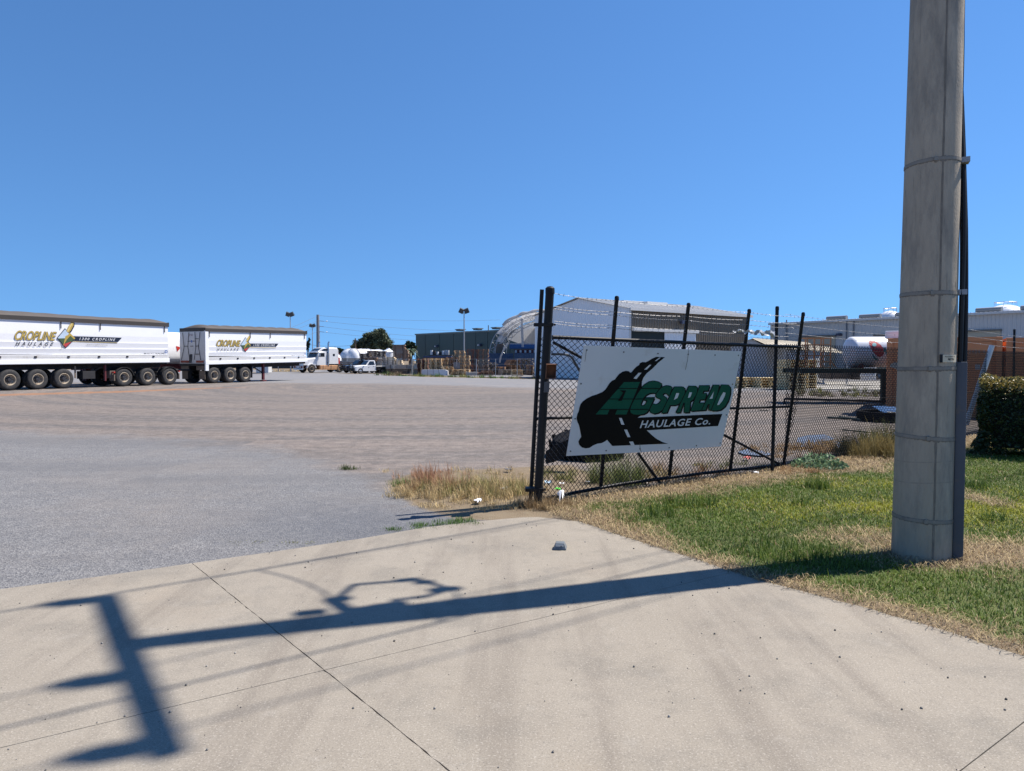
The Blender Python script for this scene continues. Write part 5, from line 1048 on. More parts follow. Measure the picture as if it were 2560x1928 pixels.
def ribbed_roof(a, b, c, d, pitch=0.35, depth=0.04):
    """roof sheet: a-b along the eave, d-c along the ridge; ribs run up the slope"""
    a, b, c, d = map(V, (a, b, c, d)); L = (b - a).length; k = max(1, int(L / pitch)); n = (b - a).cross(d - a).normalized()
    if n.z < 0: n = -n
    vs = []; fr = []
    for i in range(k): fr += [(i / k, 0), ((i + 0.6) / k, 0), ((i + 0.7) / k, depth), ((i + 0.9) / k, depth)]
    fr.append((1, 0))
    for f, o in fr: vs += [a.lerp(b, f) + n * o, d.lerp(c, f) + n * o]
    return MB()._add(vs, [(2 * i, 2 * i + 2, 2 * i + 3, 2 * i + 1) for i in range(len(fr) - 1)])
GREEN_S = M('dark_green_cladding', (0.045, 0.075, 0.072), 0.6, 0, 0.05, 0.8)
# dark green shed: precast-looking panels with open joints
g0, g1 = P(1039, 837, 122), P(1262, 825.5, 104); gz = 6.05
gd_ = V((g1.x - g0.x, g1.y - g0.y, 0)); gL = gd_.length; gd_.normalize(); gn_ = V((gd_.y, -gd_.x, 0)); gb = V((g0.x, g0.y, 0))
shg = thing('green_shed', gb, 0, 'long dark green panelled shed behind the pallet stacks', 'shed')
xs_ = [0]
for px in (1063, 1098.5, 1133.5, 1162, 1189.5, 1219):
    r_ = ray(px, 860); k_ = r_.x / r_.y; xs_.append((k_ * gb.y - gb.x) / (gd_.x - k_ * gd_.y))
xs_ += [gL * 1.05, gL * 1.3]
zt_ = lambda s: gz + (P(1262, 825.5, 104).z - gz) * s / gL
for a_, b_ in zip(xs_[:-1], xs_[1:]):
    a2, b2 = a_ + 0.05, b_ - 0.05; p_, q_ = gb + gd_ * a2, gb + gd_ * b2
    MB().prism([p_, q_, q_ + V((0, 0, zt_(b_))), p_ + V((0, 0, zt_(a_)))], -gn_ * 0.18).build('wall_panel', GREEN_S, shg, False, gb)
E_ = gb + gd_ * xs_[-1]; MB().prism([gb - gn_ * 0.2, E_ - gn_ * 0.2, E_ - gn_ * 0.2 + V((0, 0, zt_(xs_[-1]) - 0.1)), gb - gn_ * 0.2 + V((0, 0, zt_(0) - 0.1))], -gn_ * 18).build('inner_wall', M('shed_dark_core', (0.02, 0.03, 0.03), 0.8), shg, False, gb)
MB().loft([[gb + gd_ * s + gn_ * o + V((0, 0, zt_(s) + z)) for o, z in ((0.05, -0.12), (0.05, 0.10), (-18, 0.9), (-18, 0.7))] for s in (-0.2, xs_[-1])]).build('roof', M('grey_green_roof', (0.12, 0.15, 0.15), 0.5), shg, False, gb)
for px in (1136, 1179, 1226):
    r_ = ray(px, 830); k_ = r_.x / r_.y; s = (k_ * (gb.y) - gb.x) / (gd_.x - k_ * gd_.y); c = gb + gd_ * s - gn_ * 1.2 + V((0, 0, zt_(s) + 0.35))
    MB().obox(c + V((0, 0, 0.02)), gd_ * 0.55, gn_ * 0.5, V((0, 0, 0.10))).build('roof_vent', M('grey_vent', (0.16, 0.17, 0.17), 0.6), shg, False, gb, 0.05); MB().obox(c + V((0, 0, 0.17)), gd_ * 0.68, gn_ * 0.6, V((0, 0, 0.06))).build('vent_cap', M('grey_vent', (0.16, 0.17, 0.17)), shg, False, gb)
for px, py in ((1094, 866), (1202, 863)):
    r_ = ray(px, py); k_ = r_.x / r_.y; s = (k_ * gb.y - gb.x) / (gd_.x - k_ * gd_.y); c = P(px, py, (gb + gd_ * s).y) + gn_ * 0.25; MB().obox(c, gd_ * 0.32, gn_ * 0.2, V((0, 0, 0.16))).build('wall_lamp', M('lamp_housing', (0.05, 0.06, 0.10), 0.4), shg, False, gb); MB().obox(c + gn_ * 0.21 - gd_ * 0.12, gd_ * 0.12, gn_ * 0.01, V((0, 0, 0.09))).build('lamp_glass', M('lamp_lens', (0.6, 0.6, 0.58)), shg, False, gb)
c = P(1221, 826, 106); MB().cyl(c - V((0, 0, 0.2)), c + V((0, 0, 0.75)), 0.07, n=8).build('flue', M('grey_vent', (0.16, 0.17, 0.17)), shg, False, gb)

# white gabled shed with the long brown translucent side
WCLAD = M('white_cladding', (0.80, 0.81, 0.82), 0.5, 0, 0.03, 0.6); BRCLAD = M('brown_translucent_cladding', (0.16, 0.13, 0.095), 0.5, 0, 0.22, 0.35, dirt=((0.30, 0.20, 0.11), 0.22, 0.16)); ZINC = M('zincalume_roof', (0.46, 0.46, 0.45), 0.5, 0.1, 0.06, 0.5)
sc_ = V((P(1575, 771, 58).x, 58, 0)); se = V((P(1870, 790, 67.5).x, 67.5, 0)); ez = P(1575, 771, 58).z; sd_ = (se - sc_).normalized(); sg = V((-sd_.y, sd_.x, 0)); Wg = 12.4; az_ = P(1452, 747, 58 + 0.40 * Wg).z
wsh = thing('white_gable_shed', sc_, 0, 'tall white gabled shed with brown sheeted side and sliding door behind the sign', 'shed')
sl = sc_ + sg * Wg; mid_ = sc_ + sg * Wg / 2
ribbed_wall(sl, sc_, 0, ez, 0.25, 0.03, lambda f: ez + (az_ - ez) * (1 - abs(2 * f - 1))).build('gable_wall', WCLAD, wsh, False, sc_)
ribbed_wall(sc_, se, 0, ez, 0.30, 0.05).build('side_wall', BRCLAD, wsh, False, sc_)
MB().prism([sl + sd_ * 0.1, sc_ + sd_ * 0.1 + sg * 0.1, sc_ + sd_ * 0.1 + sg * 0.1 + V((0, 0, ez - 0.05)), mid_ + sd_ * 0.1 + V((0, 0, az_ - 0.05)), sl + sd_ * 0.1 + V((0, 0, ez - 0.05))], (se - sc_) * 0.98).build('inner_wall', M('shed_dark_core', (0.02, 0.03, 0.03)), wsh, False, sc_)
ov = sd_ * -0.3; sn = V((sd_.y, -sd_.x, 0))
ribbed_roof(sc_ + sn * 0.25 + V((0, 0, ez)) + ov, se + sn * 0.25 + V((0, 0, ez)) - ov, se + sg * Wg / 2 + V((0, 0, az_ + 0.08)) - ov, mid_ + V((0, 0, az_ + 0.08)) + ov).build('roof', ZINC, wsh, False, sc_)
ribbed_roof(mid_ + V((0, 0, az_ + 0.08)) + ov, se + sg * Wg / 2 + V((0, 0, az_ + 0.08)) - ov, se + sg * (Wg + 0.25) + V((0, 0, ez)) - ov, sl + sg * 0.25 + V((0, 0, ez)) + ov).build('roof', ZINC, wsh, False, sc_)
MB().bar(sc_ + sn * 0.3 + V((0, 0, ez - 0.08)) + ov, se + sn * 0.3 + V((0, 0, ez - 0.08)) - ov, 0.14, 0.2).build('gutter', M('pale_trim', (0.55, 0.55, 0.54), 0.5), wsh, False, sc_)
MB().bar(sc_ + sn * 0.06 - sd_ * 0.03, sc_ + sn * 0.06 - sd_ * 0.03 + V((0, 0, ez)), 0.16, 0.16).build('corner_trim', M('pale_trim', (0.55, 0.55, 0.54)), wsh, False, sc_)
def on_wall(px, py, o, d): r_ = ray(px, py); k_ = r_.x / r_.y; s = (k_ * o.y - o.x) / (d.x - k_ * d.y); return s, P(px, py, (o + d * s).y).z
def wall_box(parent, name, mat, o, d, n_, x0, y0, x1, y1, dep_, org, push=0.06, bevel=0):
    s0, z1_ = on_wall(x0, y0, o, d); s1, _ = on_wall(x1, y0, o, d); _, z0_ = on_wall(x0, y1, o, d); z0_ = max(0, z0_)
    c = o + d * (s0 + s1) / 2 + n_ * (push + dep_ / 2) + V((0, 0, (z0_ + z1_) / 2)); return MB().obox(c, d * abs(s1 - s0) / 2, n_ * dep_ / 2, V((0, 0, (z1_ - z0_) / 2))).build(name, mat, parent, False, org, bevel)
wall_box(wsh, 'door_track', M('pale_trim', (0.55, 0.55, 0.54)), sc_, sd_, sn, 1578, 820, 1740, 828, 0.25, sc_, 0.1)
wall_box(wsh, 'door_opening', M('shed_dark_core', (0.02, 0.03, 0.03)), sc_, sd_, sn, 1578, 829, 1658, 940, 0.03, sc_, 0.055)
s0, zt1 = on_wall(1658, 829, sc_, sd_); s1, _ = on_wall(1736, 829, sc_, sd_); ribbed_wall(sc_ + sd_ * s0 + sn * 0.15, sc_ + sd_ * s1 + sn * 0.15, 0.05, zt1, 0.2, 0.04).build('sliding_door', WCLAD, wsh, False, sc_)
wall_box(wsh, 'flood_lamp', M('lamp_housing', (0.05, 0.06, 0.10)), sc_, sd_, sn, 1697, 801, 1704, 810, 0.3, sc_, 0.1)
for px0, px1, py in ((1553, 1605, 755), (1612, 1662, 758)):
    a_, b_ = P(px0, py, 66), P(px1, py + 3, 68.3); MB().bar(a_, b_, 0.6, 0.28).build('ridge_vent', M('pale_trim', (0.55, 0.55, 0.54)), wsh, False, sc_)

# long silver shed on the right
SILV = M('silver_cladding', (0.52, 0.52, 0.51), 0.5, 0.05, 0.04, 0.4); CREAMD = M('cream_roller_door', (0.42, 0.38, 0.29), 0.6, 0, 0.06, 0.5)
r0, r1 = P(1926, 809, 77), P(2560, 776, 57.2); r0 = V((r0.x, r0.y, 0)); rz0 = P(1926, 809, 77).z; rd = V((r1.x - r0.x, r1.y - r0.y, 0)); rL = rd.length; rd.normalize(); rn = V((rd.y, -rd.x, 0))
if rn.y > 0: rn = -rn
ssh = thing('silver_shed', r0, 0, 'long silver ribbed industrial shed with round roof vents behind the pole', 'shed')
rend = r0 + rd * rL * 1.45
ribbed_wall(r0, rend, 0, rz0, 0.30, 0.04).build('front_wall', SILV, ssh, False, r0)
MB().prism([r0 - rn * 0.05, rend - rn * 0.05, rend - rn * 0.05 + V((0, 0, rz0 - 0.02)), r0 - rn * 0.05 + V((0, 0, rz0 - 0.02))], -rn * 24).build('inner_wall', SILV, ssh, False, r0)
ribbed_roof(r0 + rn * 0.3 + V((0, 0, rz0)), rend + rn * 0.3 + V((0, 0, rz0)), rend - rn * 14 + V((0, 0, rz0 + 0.55)), r0 - rn * 14 + V((0, 0, rz0 + 0.55))).build('roof', ZINC, ssh, False, r0)
MB().bar(r0 + rn * 0.32 + V((0, 0, rz0 - 0.08)), rend + rn * 0.32 + V((0, 0, rz0 - 0.08)), 0.16, 0.2).build('gutter', M('pale_trim', (0.55, 0.55, 0.54)), ssh, False, r0)
for x0, y0, x1, y1 in ((2010, 843, 2089, 935), (2188, 840, 2245, 935), (2411, 829, 2503, 935)):
    d_ = wall_box(ssh, 'roller_door', CREAMD, r0, rd, rn, x0, y0, x1, y1, 0.05, r0, 0.05)
    wall_box(ssh, 'door_head', M('dark_door_head', (0.16, 0.15, 0.13), 0.6), r0, rd, rn, x0 - 2, y0 - 3, x1 + 2, y0 + 1, 0.2, r0, 0.05)
for px in (1968, 2118, 2136): wall_box(ssh, 'downpipe', M('dark_downpipe', (0.16, 0.18, 0.21), 0.5), r0, rd, rn, px - 1, 800, px + 1, 935, 0.1, r0, 0.05)
wall_box(ssh, 'wall_lamp', M('lamp_housing', (0.05, 0.06, 0.10)), r0, rd, rn, 2096, 834, 2106, 840, 0.4, r0, 0.05)
for px0, px1, py in ((2068, 2117, 793.5), (2150, 2202, 789), (2240, 2290, 785), (2441, 2505, 775), (2553, 2625, 770)):
    s0, _ = on_wall(px0, py, r0 - rn * 1.5, rd); s1, _ = on_wall(px1, py, r0 - rn * 1.5, rd); b0 = r0 - rn * 1.5
    z = rz0 + 0.30; MB().cyl(b0 + rd * s0 + V((0, 0, z)), b0 + rd * s1 + V((0, 0, z)), 0.22, n=16).build('barrel_vent', M('grey_barrel_vent', (0.24, 0.25, 0.26), 0.5, 0.2), ssh, True, r0)
for px0, px1, pt_, pb in ((2198, 2252, 777, 800), (2470, 2556, 762, 790)):
    Y_ = 105; a_, b_ = P(px0, pb, Y_), P(px1, pb, Y_); cx_ = (a_ + b_) / 2; rr_ = (b_ - a_).length / 2; top = P((px0 + px1) / 2, pt_, Y_).z
    dm = thing('storage_silo', (cx_.x, cx_.y, 0), 0, 'white domed silo roof showing above the silver shed ' + ('left of the pole' if px0 < 2300 else 'right of the pole'), 'silo', 'domed silos')
    MB().lathe([(rr_, 0)] + [(rr_, a_.z)] + [(rr_ * math.cos(t_), a_.z + (top - a_.z) * math.sin(t_)) for t_ in np.linspace(0.05, 1.5, 7)] + [(0, top)], 28).build('shell', WPAINT, dm, True)
    MB().tube([(rr_ * 0.55 * math.cos(t_), rr_ * 0.55 * math.sin(t_), top + 0.35) for t_ in np.linspace(0, 6.28, 18)], 0.04, 4).build('guard_rail', STEEL, dm)
    for t_ in np.linspace(0, 5.5, 8): MB().cyl((rr_ * 0.55 * math.cos(t_), rr_ * 0.55 * math.sin(t_), top - 0.5), (rr_ * 0.55 * math.cos(t_), rr_ * 0.55 * math.sin(t_), top + 0.35), 0.03, n=4).build('rail_post', STEEL, dm)

# low cream-roofed gable shed in front of it
lo = V((P(1800, 900, 56).x, 56, 0)); ld = V((1, 0.10, 0)).normalized(); ln_ = V((ld.y, -ld.x, 0))
a0 = V((P(1826, 866, 55).x, 55, 0)); a1 = V((P(1918, 866, 55).x, 55, 0)); zE = P(1826, 868, 55).z; zA = P(1878, 848, 55).z
lsh = thing('low_gable_shed', a0, 0, 'low white shed with cream gable roof behind the gate end', 'shed')
ap_ = V((P(1878, 848, 55).x, 55, 0)); back = V((9.5, 12.5, 0))
MB().prism([a0, a1, a1 + V((0, 0, zE)), ap_ + V((0, 0, zA)), a0 + V((0, 0, zE))], back).build('wall', M('pale_grey_wall', (0.40, 0.42, 0.45), 0.6, 0, 0.05), lsh, False, a0)
CRO = M('cream_roof', (0.50, 0.44, 0.33), 0.6, 0, 0.06, 0.5)
ribbed_roof(a1 + V((0.35, -0.3, zE - 0.05)), a1 + back + V((0.35, 0, zE - 0.05)), ap_ + back + V((0, 0, zA + 0.05)), ap_ + V((0, -0.3, zA + 0.05)), 0.4).build('roof', CRO, lsh, False, a0)
ribbed_roof(ap_ + V((0, -0.3, zA + 0.05)), ap_ + back + V((0, 0, zA + 0.05)), a0 + back + V((-0.3, 0, zE - 0.05)), a0 + V((-0.3, -0.3, zE - 0.05)), 0.4).build('roof', CRO, lsh, False, a0)
aw = thing('lean_to', G(2060, 940), 0, 'open cream-roofed lean-to with dark timber stored below', 'shelter'); awo = G(2060, 940)
ribbed_roof(P(1935, 868, 52), P(2112, 884, 46), P(2075, 868, 58), P(1900, 852, 58), 0.4).build('roof', CRO, aw, False, awo)
for px in (1990, 2060, 2118): t_ = P(px, 880, 47); MB().cyl((t_.x, t_.y, 0), (t_.x, t_.y, t_.z), 0.06, n=8).build('post', STEEL, aw, False, awo)

# ------------------------------------------------------------------ torn fabric dome on blue containers
BLUE = M('blue_container_paint', (0.04, 0.085, 0.165), 0.55, 0, 0.12, 0.8, dirt=((0.08, 0.07, 0.07), 0.1, 1))
FAB = M('torn_white_fabric', (0.60, 0.60, 0.60), 0.7, 0, 0.12, 0.5, dirt=((0.32, 0.28, 0.25), 0.12, 0.4)); thin(FAB, 0.5)
def container(name, o, d, L, W, H, mat, label, group=None, pitch=0.28):
    """ribbed box container: o = near-left bottom corner, d = direction of the long near side"""
    t = thing(name, o, 0, label, 'container', group); d = d.normalized(); n_ = V((-d.y, d.x, 0)); O_ = V(o)
    ribbed_wall(O_ + d * 0.1, O_ + d * (L - 0.1), O_.z + 0.12, O_.z + H - 0.1, pitch, 0.03).build('side_wall', mat, t, False, O_)
    ribbed_wall(O_ + d * L + n_ * 0.1, O_ + d * L + n_ * (W - 0.1), O_.z + 0.12, O_.z + H - 0.1, 0.28, 0.03).build('end_wall', mat, t, False, O_)
    ribbed_wall(O_ + n_ * (W - 0.1), O_ + n_ * 0.1, O_.z + 0.12, O_.z + H - 0.1, 0.28, 0.03).build('end_wall', mat, t, False, O_)
    ribbed_wall(O_ + d * (L - 0.1) + n_ * W, O_ + d * 0.1 + n_ * W, O_.z + 0.12, O_.z + H - 0.1, 0.28, 0.03).build('side_wall', mat, t, False, O_)
    MB().obox(O_ + d * L / 2 + n_ * W / 2 + V((0, 0, H - 0.03)), d * (L / 2 - 0.01), n_ * (W / 2 - 0.01), V((0, 0, 0.02))).build('roof', mat, t, False, O_)
    for i in (0, L):
        for j in (0, W): MB().obox(O_ + d * (0.07 if i == 0 else L - 0.07) + n_ * (0.07 - 0.03 if j == 0 else W - 0.04) + V((0, 0, H / 2)), d * 0.07, n_ * 0.08, V((0, 0, H / 2))).build('corner_post', mat, t, False, O_, 0.01)
    for zz in (0.06, H - 0.06):
        for j in (0.0, W): MB().obox(O_ + d * L / 2 + n_ * (0.02 if j == 0 else W - 0.02) + V((0, 0, zz)), d * (L / 2 - 0.14), n_ * 0.06, V((0, 0, 0.06))).build('side_beam', mat, t, False, O_)
    return t
Yc = 84.0
cA = container('shipping_container', V((P(1222, 930, Yc).x, Yc, 0)), V((1, 0.12, 0)), 2.9, 2.4, 2.42, BLUE, 'blue shipping container with end ribs below the left foot of the torn dome', 'blue containers under the dome')
cB = container('shipping_container', V((P(1287, 930, Yc - 1).x, Yc - 1, 0)), V((1, 0.02, 0)), 6.0, 2.4, 2.42, BLUE, 'blue shipping container stacked round with pallets under the torn dome', 'blue containers under the dome')
dome = thing('torn_dome_shelter', V((P(1330, 930, Yc).x, Yc, 0)), 0, 'torn white fabric arch shelter with bare steel trusses on blue containers', 'shelter'); dO = V((P(1330, 930, Yc).x, Yc, 0))
zf = 2.42; ctr = V((P(1362, 885, Yc + 1).x, Yc + 1, zf)); Rd = P(1500, 885, Yc + 1).x - P(1362, 885, Yc + 1).x; Hh = P(1362, 779, Yc + 1).z - zf; DY = V((1.2, 14, 0))
def arch(a, f, k=1.0): return ctr + DY * f + V((-Rd * k * math.cos(a), 0, Hh * k * math.sin(a)))
for f in (0.0, 0.33, 0.66, 1.0):
    o1, o2 = MB(), MB(); A_ = np.linspace(0, math.pi, 34)
    tr_ = MB().tube([arch(a, f) for a in A_], 0.045, 6).build('truss_chord', STEEL, dome, True, dO); MB().tube([arch(a, f, 0.90) for a in A_], 0.035, 6).build('truss_chord', STEEL, dome, True, dO)
    w_ = MB()
    for i in range(len(A_) - 1): w_.cyl(arch(A_[i], f, 1.0 if i % 2 else 0.90), arch(A_[i + 1], f, 0.90 if i % 2 else 1.0), 0.022, n=4)
    stuff(w_.build('truss_web', STEEL, dome, False, dO))
for a in np.linspace(0.15, 3.0, 9): MB().tube([arch(a, 0, 0.95), arch(a, 1, 0.95)], 0.035, 5).build('purlin', STEEL, dome, False, dO)
fab = MB(); rows = []
for i, a in enumerate(np.linspace(0.50, math.pi - 0.02, 40)):
    f0 = max(0.0, 0.04 + 0.05 * math.sin(i * 0.9) + 0.04 * math.sin(i * 2.3)) if a < 1.25 else max(0, 0.03 * math.sin(i * 1.7)); rows.append([arch(a, f0 + (1 - f0) * j / 10, 1.012 + 0.008 * math.sin(i * 1.3 + j * 1.7)) for j in range(11)])
fab.loft(rows, False, False); fab.build('roof_fabric', FAB, dome, True, dO)
fl = MB(); rows = [[arch(a, j / 8 * 0.6 + 0.3, 1.0) for j in range(9)] for a in np.linspace(0.32, 0.60, 8)]; fl.loft(rows, False, False); fl.build('side_fabric', FAB, dome, True, dO)
bk = MB(); rows = [[arch(a, 1.0, k) for k in np.linspace(0.0, 0.98, 6)] for a in np.linspace(0.45, math.pi - 0.45, 14)]; bk.loft(rows, False, False); bk.build('back_fabric', thin(M('grey_back_fabric', (0.60, 0.60, 0.60), 0.8, 0, 0.1, 0.3), 0.5), dome, True, dO)  # back fabric in one even grey that lets light through
rl = MB(); rl.tube([arch(a, 0.0, 1.03 + 0.012 * math.sin(a * 23)) for a in np.linspace(0.72, math.pi - 0.4, 40)], [0.10 + 0.09 * abs(math.sin(i * 0.9)) for i in range(40)], 8); rl.build('rolled_fabric', FAB, dome, True, dO)
for px, y0, y1 in ((1304, 797, 868),): MB().bar(P(px, y0, Yc + 1), P(px + 3, y1, Yc + 1), 0.28, 0.04, (0, 1, 0)).build('hanging_strip', FAB, dome, False, dO)
MB().loft([[P(x, y, Yc - 0.6), P(x + 4, y + 2, Yc - 0.6), P(x + 4, y + 2, Yc - 0.5)] for x, y in ((1268, 856), (1258, 872), (1250, 890), (1247, 906))]).build('torn_flap', FAB, dome, True, dO)
def box_px(name, px0, py0, px1, py1, Y, dep_, mat, label, cat, group=None, z0=None, rz=0.0, part='body'):
    a_, b_ = P(px0, py1, Y), P(px1, py0, Y); zb = max(0.0, a_.z) if z0 is None else z0; t = thing(name, ((a_.x + b_.x) / 2, Y + dep_ / 2, zb), rz, label, cat, group); w_ = (b_.x - a_.x) / 2; h = b_.z - zb
    MB().box(-w_, w_, -dep_ / 2, dep_ / 2, 0.0, h).build(part, mat, t, bevel=0.03); return t, w_, h
t, w_, h = box_px('tarp_pile', 1274, 861, 1345, 874, Yc + 3, 2.0, M('bright_blue_tarp', (0.03, 0.11, 0.28), 0.5, 0, 0.15, 1), 'bundle under a bright blue tarp with white top inside the dome', 'tarp', z0=2.42 + 0.6)
MB().box(-w_ * 0.99, w_, -0.9, 0.9, h + 0.01, h + 0.16).build('white_top', FAB, t)
t, w_, h = box_px('steel_crates', 1286, 874, 1345, 884, Yc + 2.5, 1.5, MAROON, 'row of maroon steel crates below the blue tarp bundle', 'crates', z0=2.42)
for i in range(5): MB().box(-w_ + w_ * 0.4 * i + 0.06, -w_ + w_ * 0.4 * i + 0.3, -0.80, -0.76, 0.1, h - 0.08).build('crate_end', WDULL, t)
t, w_, h = box_px('timber_screen', 1236, 860, 1258, 885, Yc + 1.5, 0.3, M('brown_boards', (0.14, 0.09, 0.06), 0.8, 0, 0.2, 2), 'upright brown timber boards standing on the left blue container', 'timber', z0=2.42)
for i in range(7): MB().box(-w_ + i * w_ * 2 / 7 + 0.02, -w_ + (i + 0.6) * w_ * 2 / 7, -0.20, -0.16, 0, h * random.uniform(0.9, 1.02)).build('board', M('grey_boards', (0.24, 0.19, 0.15), 0.85, 0, 0.2, 2), t)

# ------------------------------------------------------------------ pallets: one mesh of deck boards, bearers and bottom boards, copied one by one
def pallet_mesh(name, mat, hh=0.145):
    m = MB(); h = 0.58
    for i in range(7): y = -h + i * (2 * h - 0.1) / 6; m.box(-h, h, y, y + 0.1, hh - 0.02, hh)
    for x in (-h, -0.04, h - 0.08): m.box(x, x + 0.08, -h, h, 0.02, hh - 0.021)
    for y in (-h, -0.3, 0.2, h - 0.1): m.box(-h, h, y, y + 0.1, 0.0, 0.019)
    return m.mesh(name, mat)
def wood(name, c, v=0.25): return M(name, c, 0.85, 0, v, 3, dirt=((c[0] * 0.5, c[1] * 0.45, c[2] * 0.45), 0.2, 2.5))
W_PALE = pallet_mesh('pallet_pale', wood('pale_pine', (0.62, 0.45, 0.26))); W_BRN = pallet_mesh('pallet_brown', wood('weathered_brown_wood', (0.29, 0.18, 0.115))); W_RED = pallet_mesh('pallet_red', wood('red_brown_wood', (0.21, 0.10, 0.07))); W_GRY = pallet_mesh('pallet_grey', wood('grey_weathered_wood', (0.33, 0.285, 0.235))); W_YEL = pallet_mesh('pallet_yellow', wood('fresh_yellow_pine', (0.70, 0.57, 0.33), 0.15))
npal = 0
ORD = ['', 'second', 'third', 'fourth', 'fifth', 'sixth', 'seventh', 'eighth', 'ninth', 'tenth', 'eleventh', 'twelfth', 'thirteenth', 'fourteenth', 'fifteenth', 'sixteenth', 'seventeenth', 'eighteenth', 'nineteenth']
def stack(px, Y, n, mesh, label, group, rz=0.0, z0=0.0, sc2=1.0, jit=0.06):
    global npal
    x = P(px, 930, Y).x
    for i in range(n):
        o = inst('pallet', mesh, None, (x + random.uniform(-jit, jit), Y + random.uniform(-jit, jit), z0 + i * 0.15 * sc2), rz + random.uniform(-0.04, 0.04)); o.scale = (sc2, sc2, sc2)
        tag(o, label + (', topmost' if i == n - 1 and n > 2 else ', lowest' if i == 0 else ', ' + ORD[i] + ' up'), 'pallet', group); npal += 1
    return z0 + n * 0.15 * sc2
YP = 78
PGp = 'pallets stacked along the back fence'
stack(1075.5, YP, 12, W_PALE, 'pale pallet in the left stack behind the wrapped timber', PGp, 0.1)
stack(1093.5, YP, 12, W_PALE, 'pale pallet in the middle stack behind the wrapped timber', PGp, -0.1)
stack(1108, YP + 0.4, 12, W_PALE, 'pale pallet in the right stack behind the wrapped timber', PGp, 0.05)
stack(1118, YP - 1.5, 6, W_PALE, 'pale pallet in the short stack right of the wrapped timber', PGp, 0.3)
stack(1058, YP + 1.5, 12, W_RED, 'dark red pallet in the stack beside the crate frame', PGp, 0.0)
stack(1129, YP + 0.6, 13, W_BRN, 'brown pallet in the stack right of the wrapped timber', PGp, 0.0)
stack(1145, YP + 0.2, 13, W_BRN, 'brown pallet in the stack behind the grey board', PGp, 0.1)
z = stack(1150, YP + 2.5, 13, W_PALE, 'pale pallet in the lower tier of the tallest stack', PGp, 0.0); stack(1149, YP + 2.6, 5, W_PALE, 'pale pallet in the upper tier of the tallest stack', PGp, 0.0, z)
stack(1161, YP - 0.4, 14, W_PALE, 'pale pallet in the narrow front stack beside the floodlight pole', PGp, 0.0)
stack(1142, YP - 2, 4, W_PALE, 'pale pallet in the low front row, left stack', PGp, 0.1); stack(1160, YP - 2.1, 4, W_PALE, 'pale pallet in the low front row, right stack', PGp, -0.05)
for i, px in enumerate((1181, 1195)): stack(px, YP + 2.2, 19, W_RED, ('dark red pallet in the left tall stack ' if i == 0 else 'dark red pallet in the right tall stack ') + 'before the green shed', PGp, 0.03)
stack(1209, YP + 2.0, 19, W_BRN, 'brown pallet in the tall stack left of the blue container', PGp, 0.0)
stack(1181, YP - 0.2, 7, W_RED, 'dark pallet in the low stack right of the pale row', PGp); stack(1208, YP - 0.8, 11, W_GRY, 'grey pallet in the stack below the tall brown one', PGp)
stack(1228, YP, 9, W_GRY, 'grey pallet in the crooked stack left of the blue container', PGp, 0.3, 0, 1, 0.18); stack(1219, YP - 2.2, 3, W_BRN, 'brown pallet in the low pile nearest the weeds', PGp, 0.15); stack(1202, YP - 2.3, 2, W_RED, 'dark pallet lying low at the weed edge', PGp, 0.2)
stack(1252, YP, 6, W_BRN, 'brown pallet in the untidy stack before the left blue container', PGp, -0.25, 0, 1, 0.15); stack(1262, YP - 1, 4, W_GRY, 'grey pallet in the small stack before the left blue container', PGp, 0.4, 0, 1, 0.1)
stack(1281, YP + 0.6, 11, W_BRN, 'brown pallet in the stack before the right blue container', PGp, 0.5, 0, 1, 0.12); stack(1306, YP + 1.2, 12, W_GRY, 'grey pallet in the leaning stack before the right container', PGp, 0.2, 0, 1, 0.2); stack(1322, YP + 1.4, 12, W_GRY, 'grey pallet in the stack nearest the gate post', PGp, -0.1, 0, 1, 0.15)
stack(1292, YP - 4.5, 4, W_PALE, 'pale pallet in the low front stack before the container', PGp, 0.05); stack(1330, YP - 1, 7, W_BRN, 'brown pallet in the stack partly behind the thin gate stile', PGp, 0.1)
PG2 = 'fresh pallets on the concrete pad'
stack(1976, 38.5, 11, W_YEL, 'yellow pine pallet in the left tall stack behind the gate end', PG2, 0.35, 0, 0.98, 0.02); stack(2003, 39.3, 11, W_YEL, 'yellow pine pallet in the right tall stack behind the gate end', PG2, 0.3, 0, 0.98, 0.02)
stack(1912, 40.5, 4, W_YEL, 'yellow pine pallet in the low stack behind the gate bars', PG2, 0.2); stack(1938, 40.5, 4, W_YEL, 'yellow pine pallet in the low stack beside the tall fresh stack', PG2, 0.2); stack(1850, 41, 4, W_YEL, 'yellow pine pallet in the low stack beside the sign edge', PG2, 0.3)

# ------------------------------------------------------------------ sawn timber packs
def pack(px0, py0, px1, py1, Y, mat, label, rows, cols, dep_=1.1, rz=0.0):
    a_, b_ = P(px0, py1, Y), P(px1, py0, Y); z0 = max(0, a_.z); w_ = b_.x - a_.x; h = b_.z - z0
    t = thing('timber_pack', ((a_.x + b_.x) / 2, Y, z0), rz, label, 'timber', 'timber packs in the yard'); rh = h / rows
    for r_ in range(rows):
        x = -w_ / 2 + random.uniform(0, 0.12)
        me = MB().box(x, w_ / 2 + random.uniform(-0.15, 0.1), 0, dep_, r_ * rh + rh * 0.12, (r_ + 1) * rh); me.build('board_layer', mat, t)
    for k in range(2): MB().box(-w_ / 2 + w_ * (0.2 + 0.6 * k), -w_ / 2 + w_ * (0.2 + 0.6 * k) + 0.06, -0.01, dep_ + 0.01, 0, h + 0.01).build('strap', STRAPM, t)
    return t
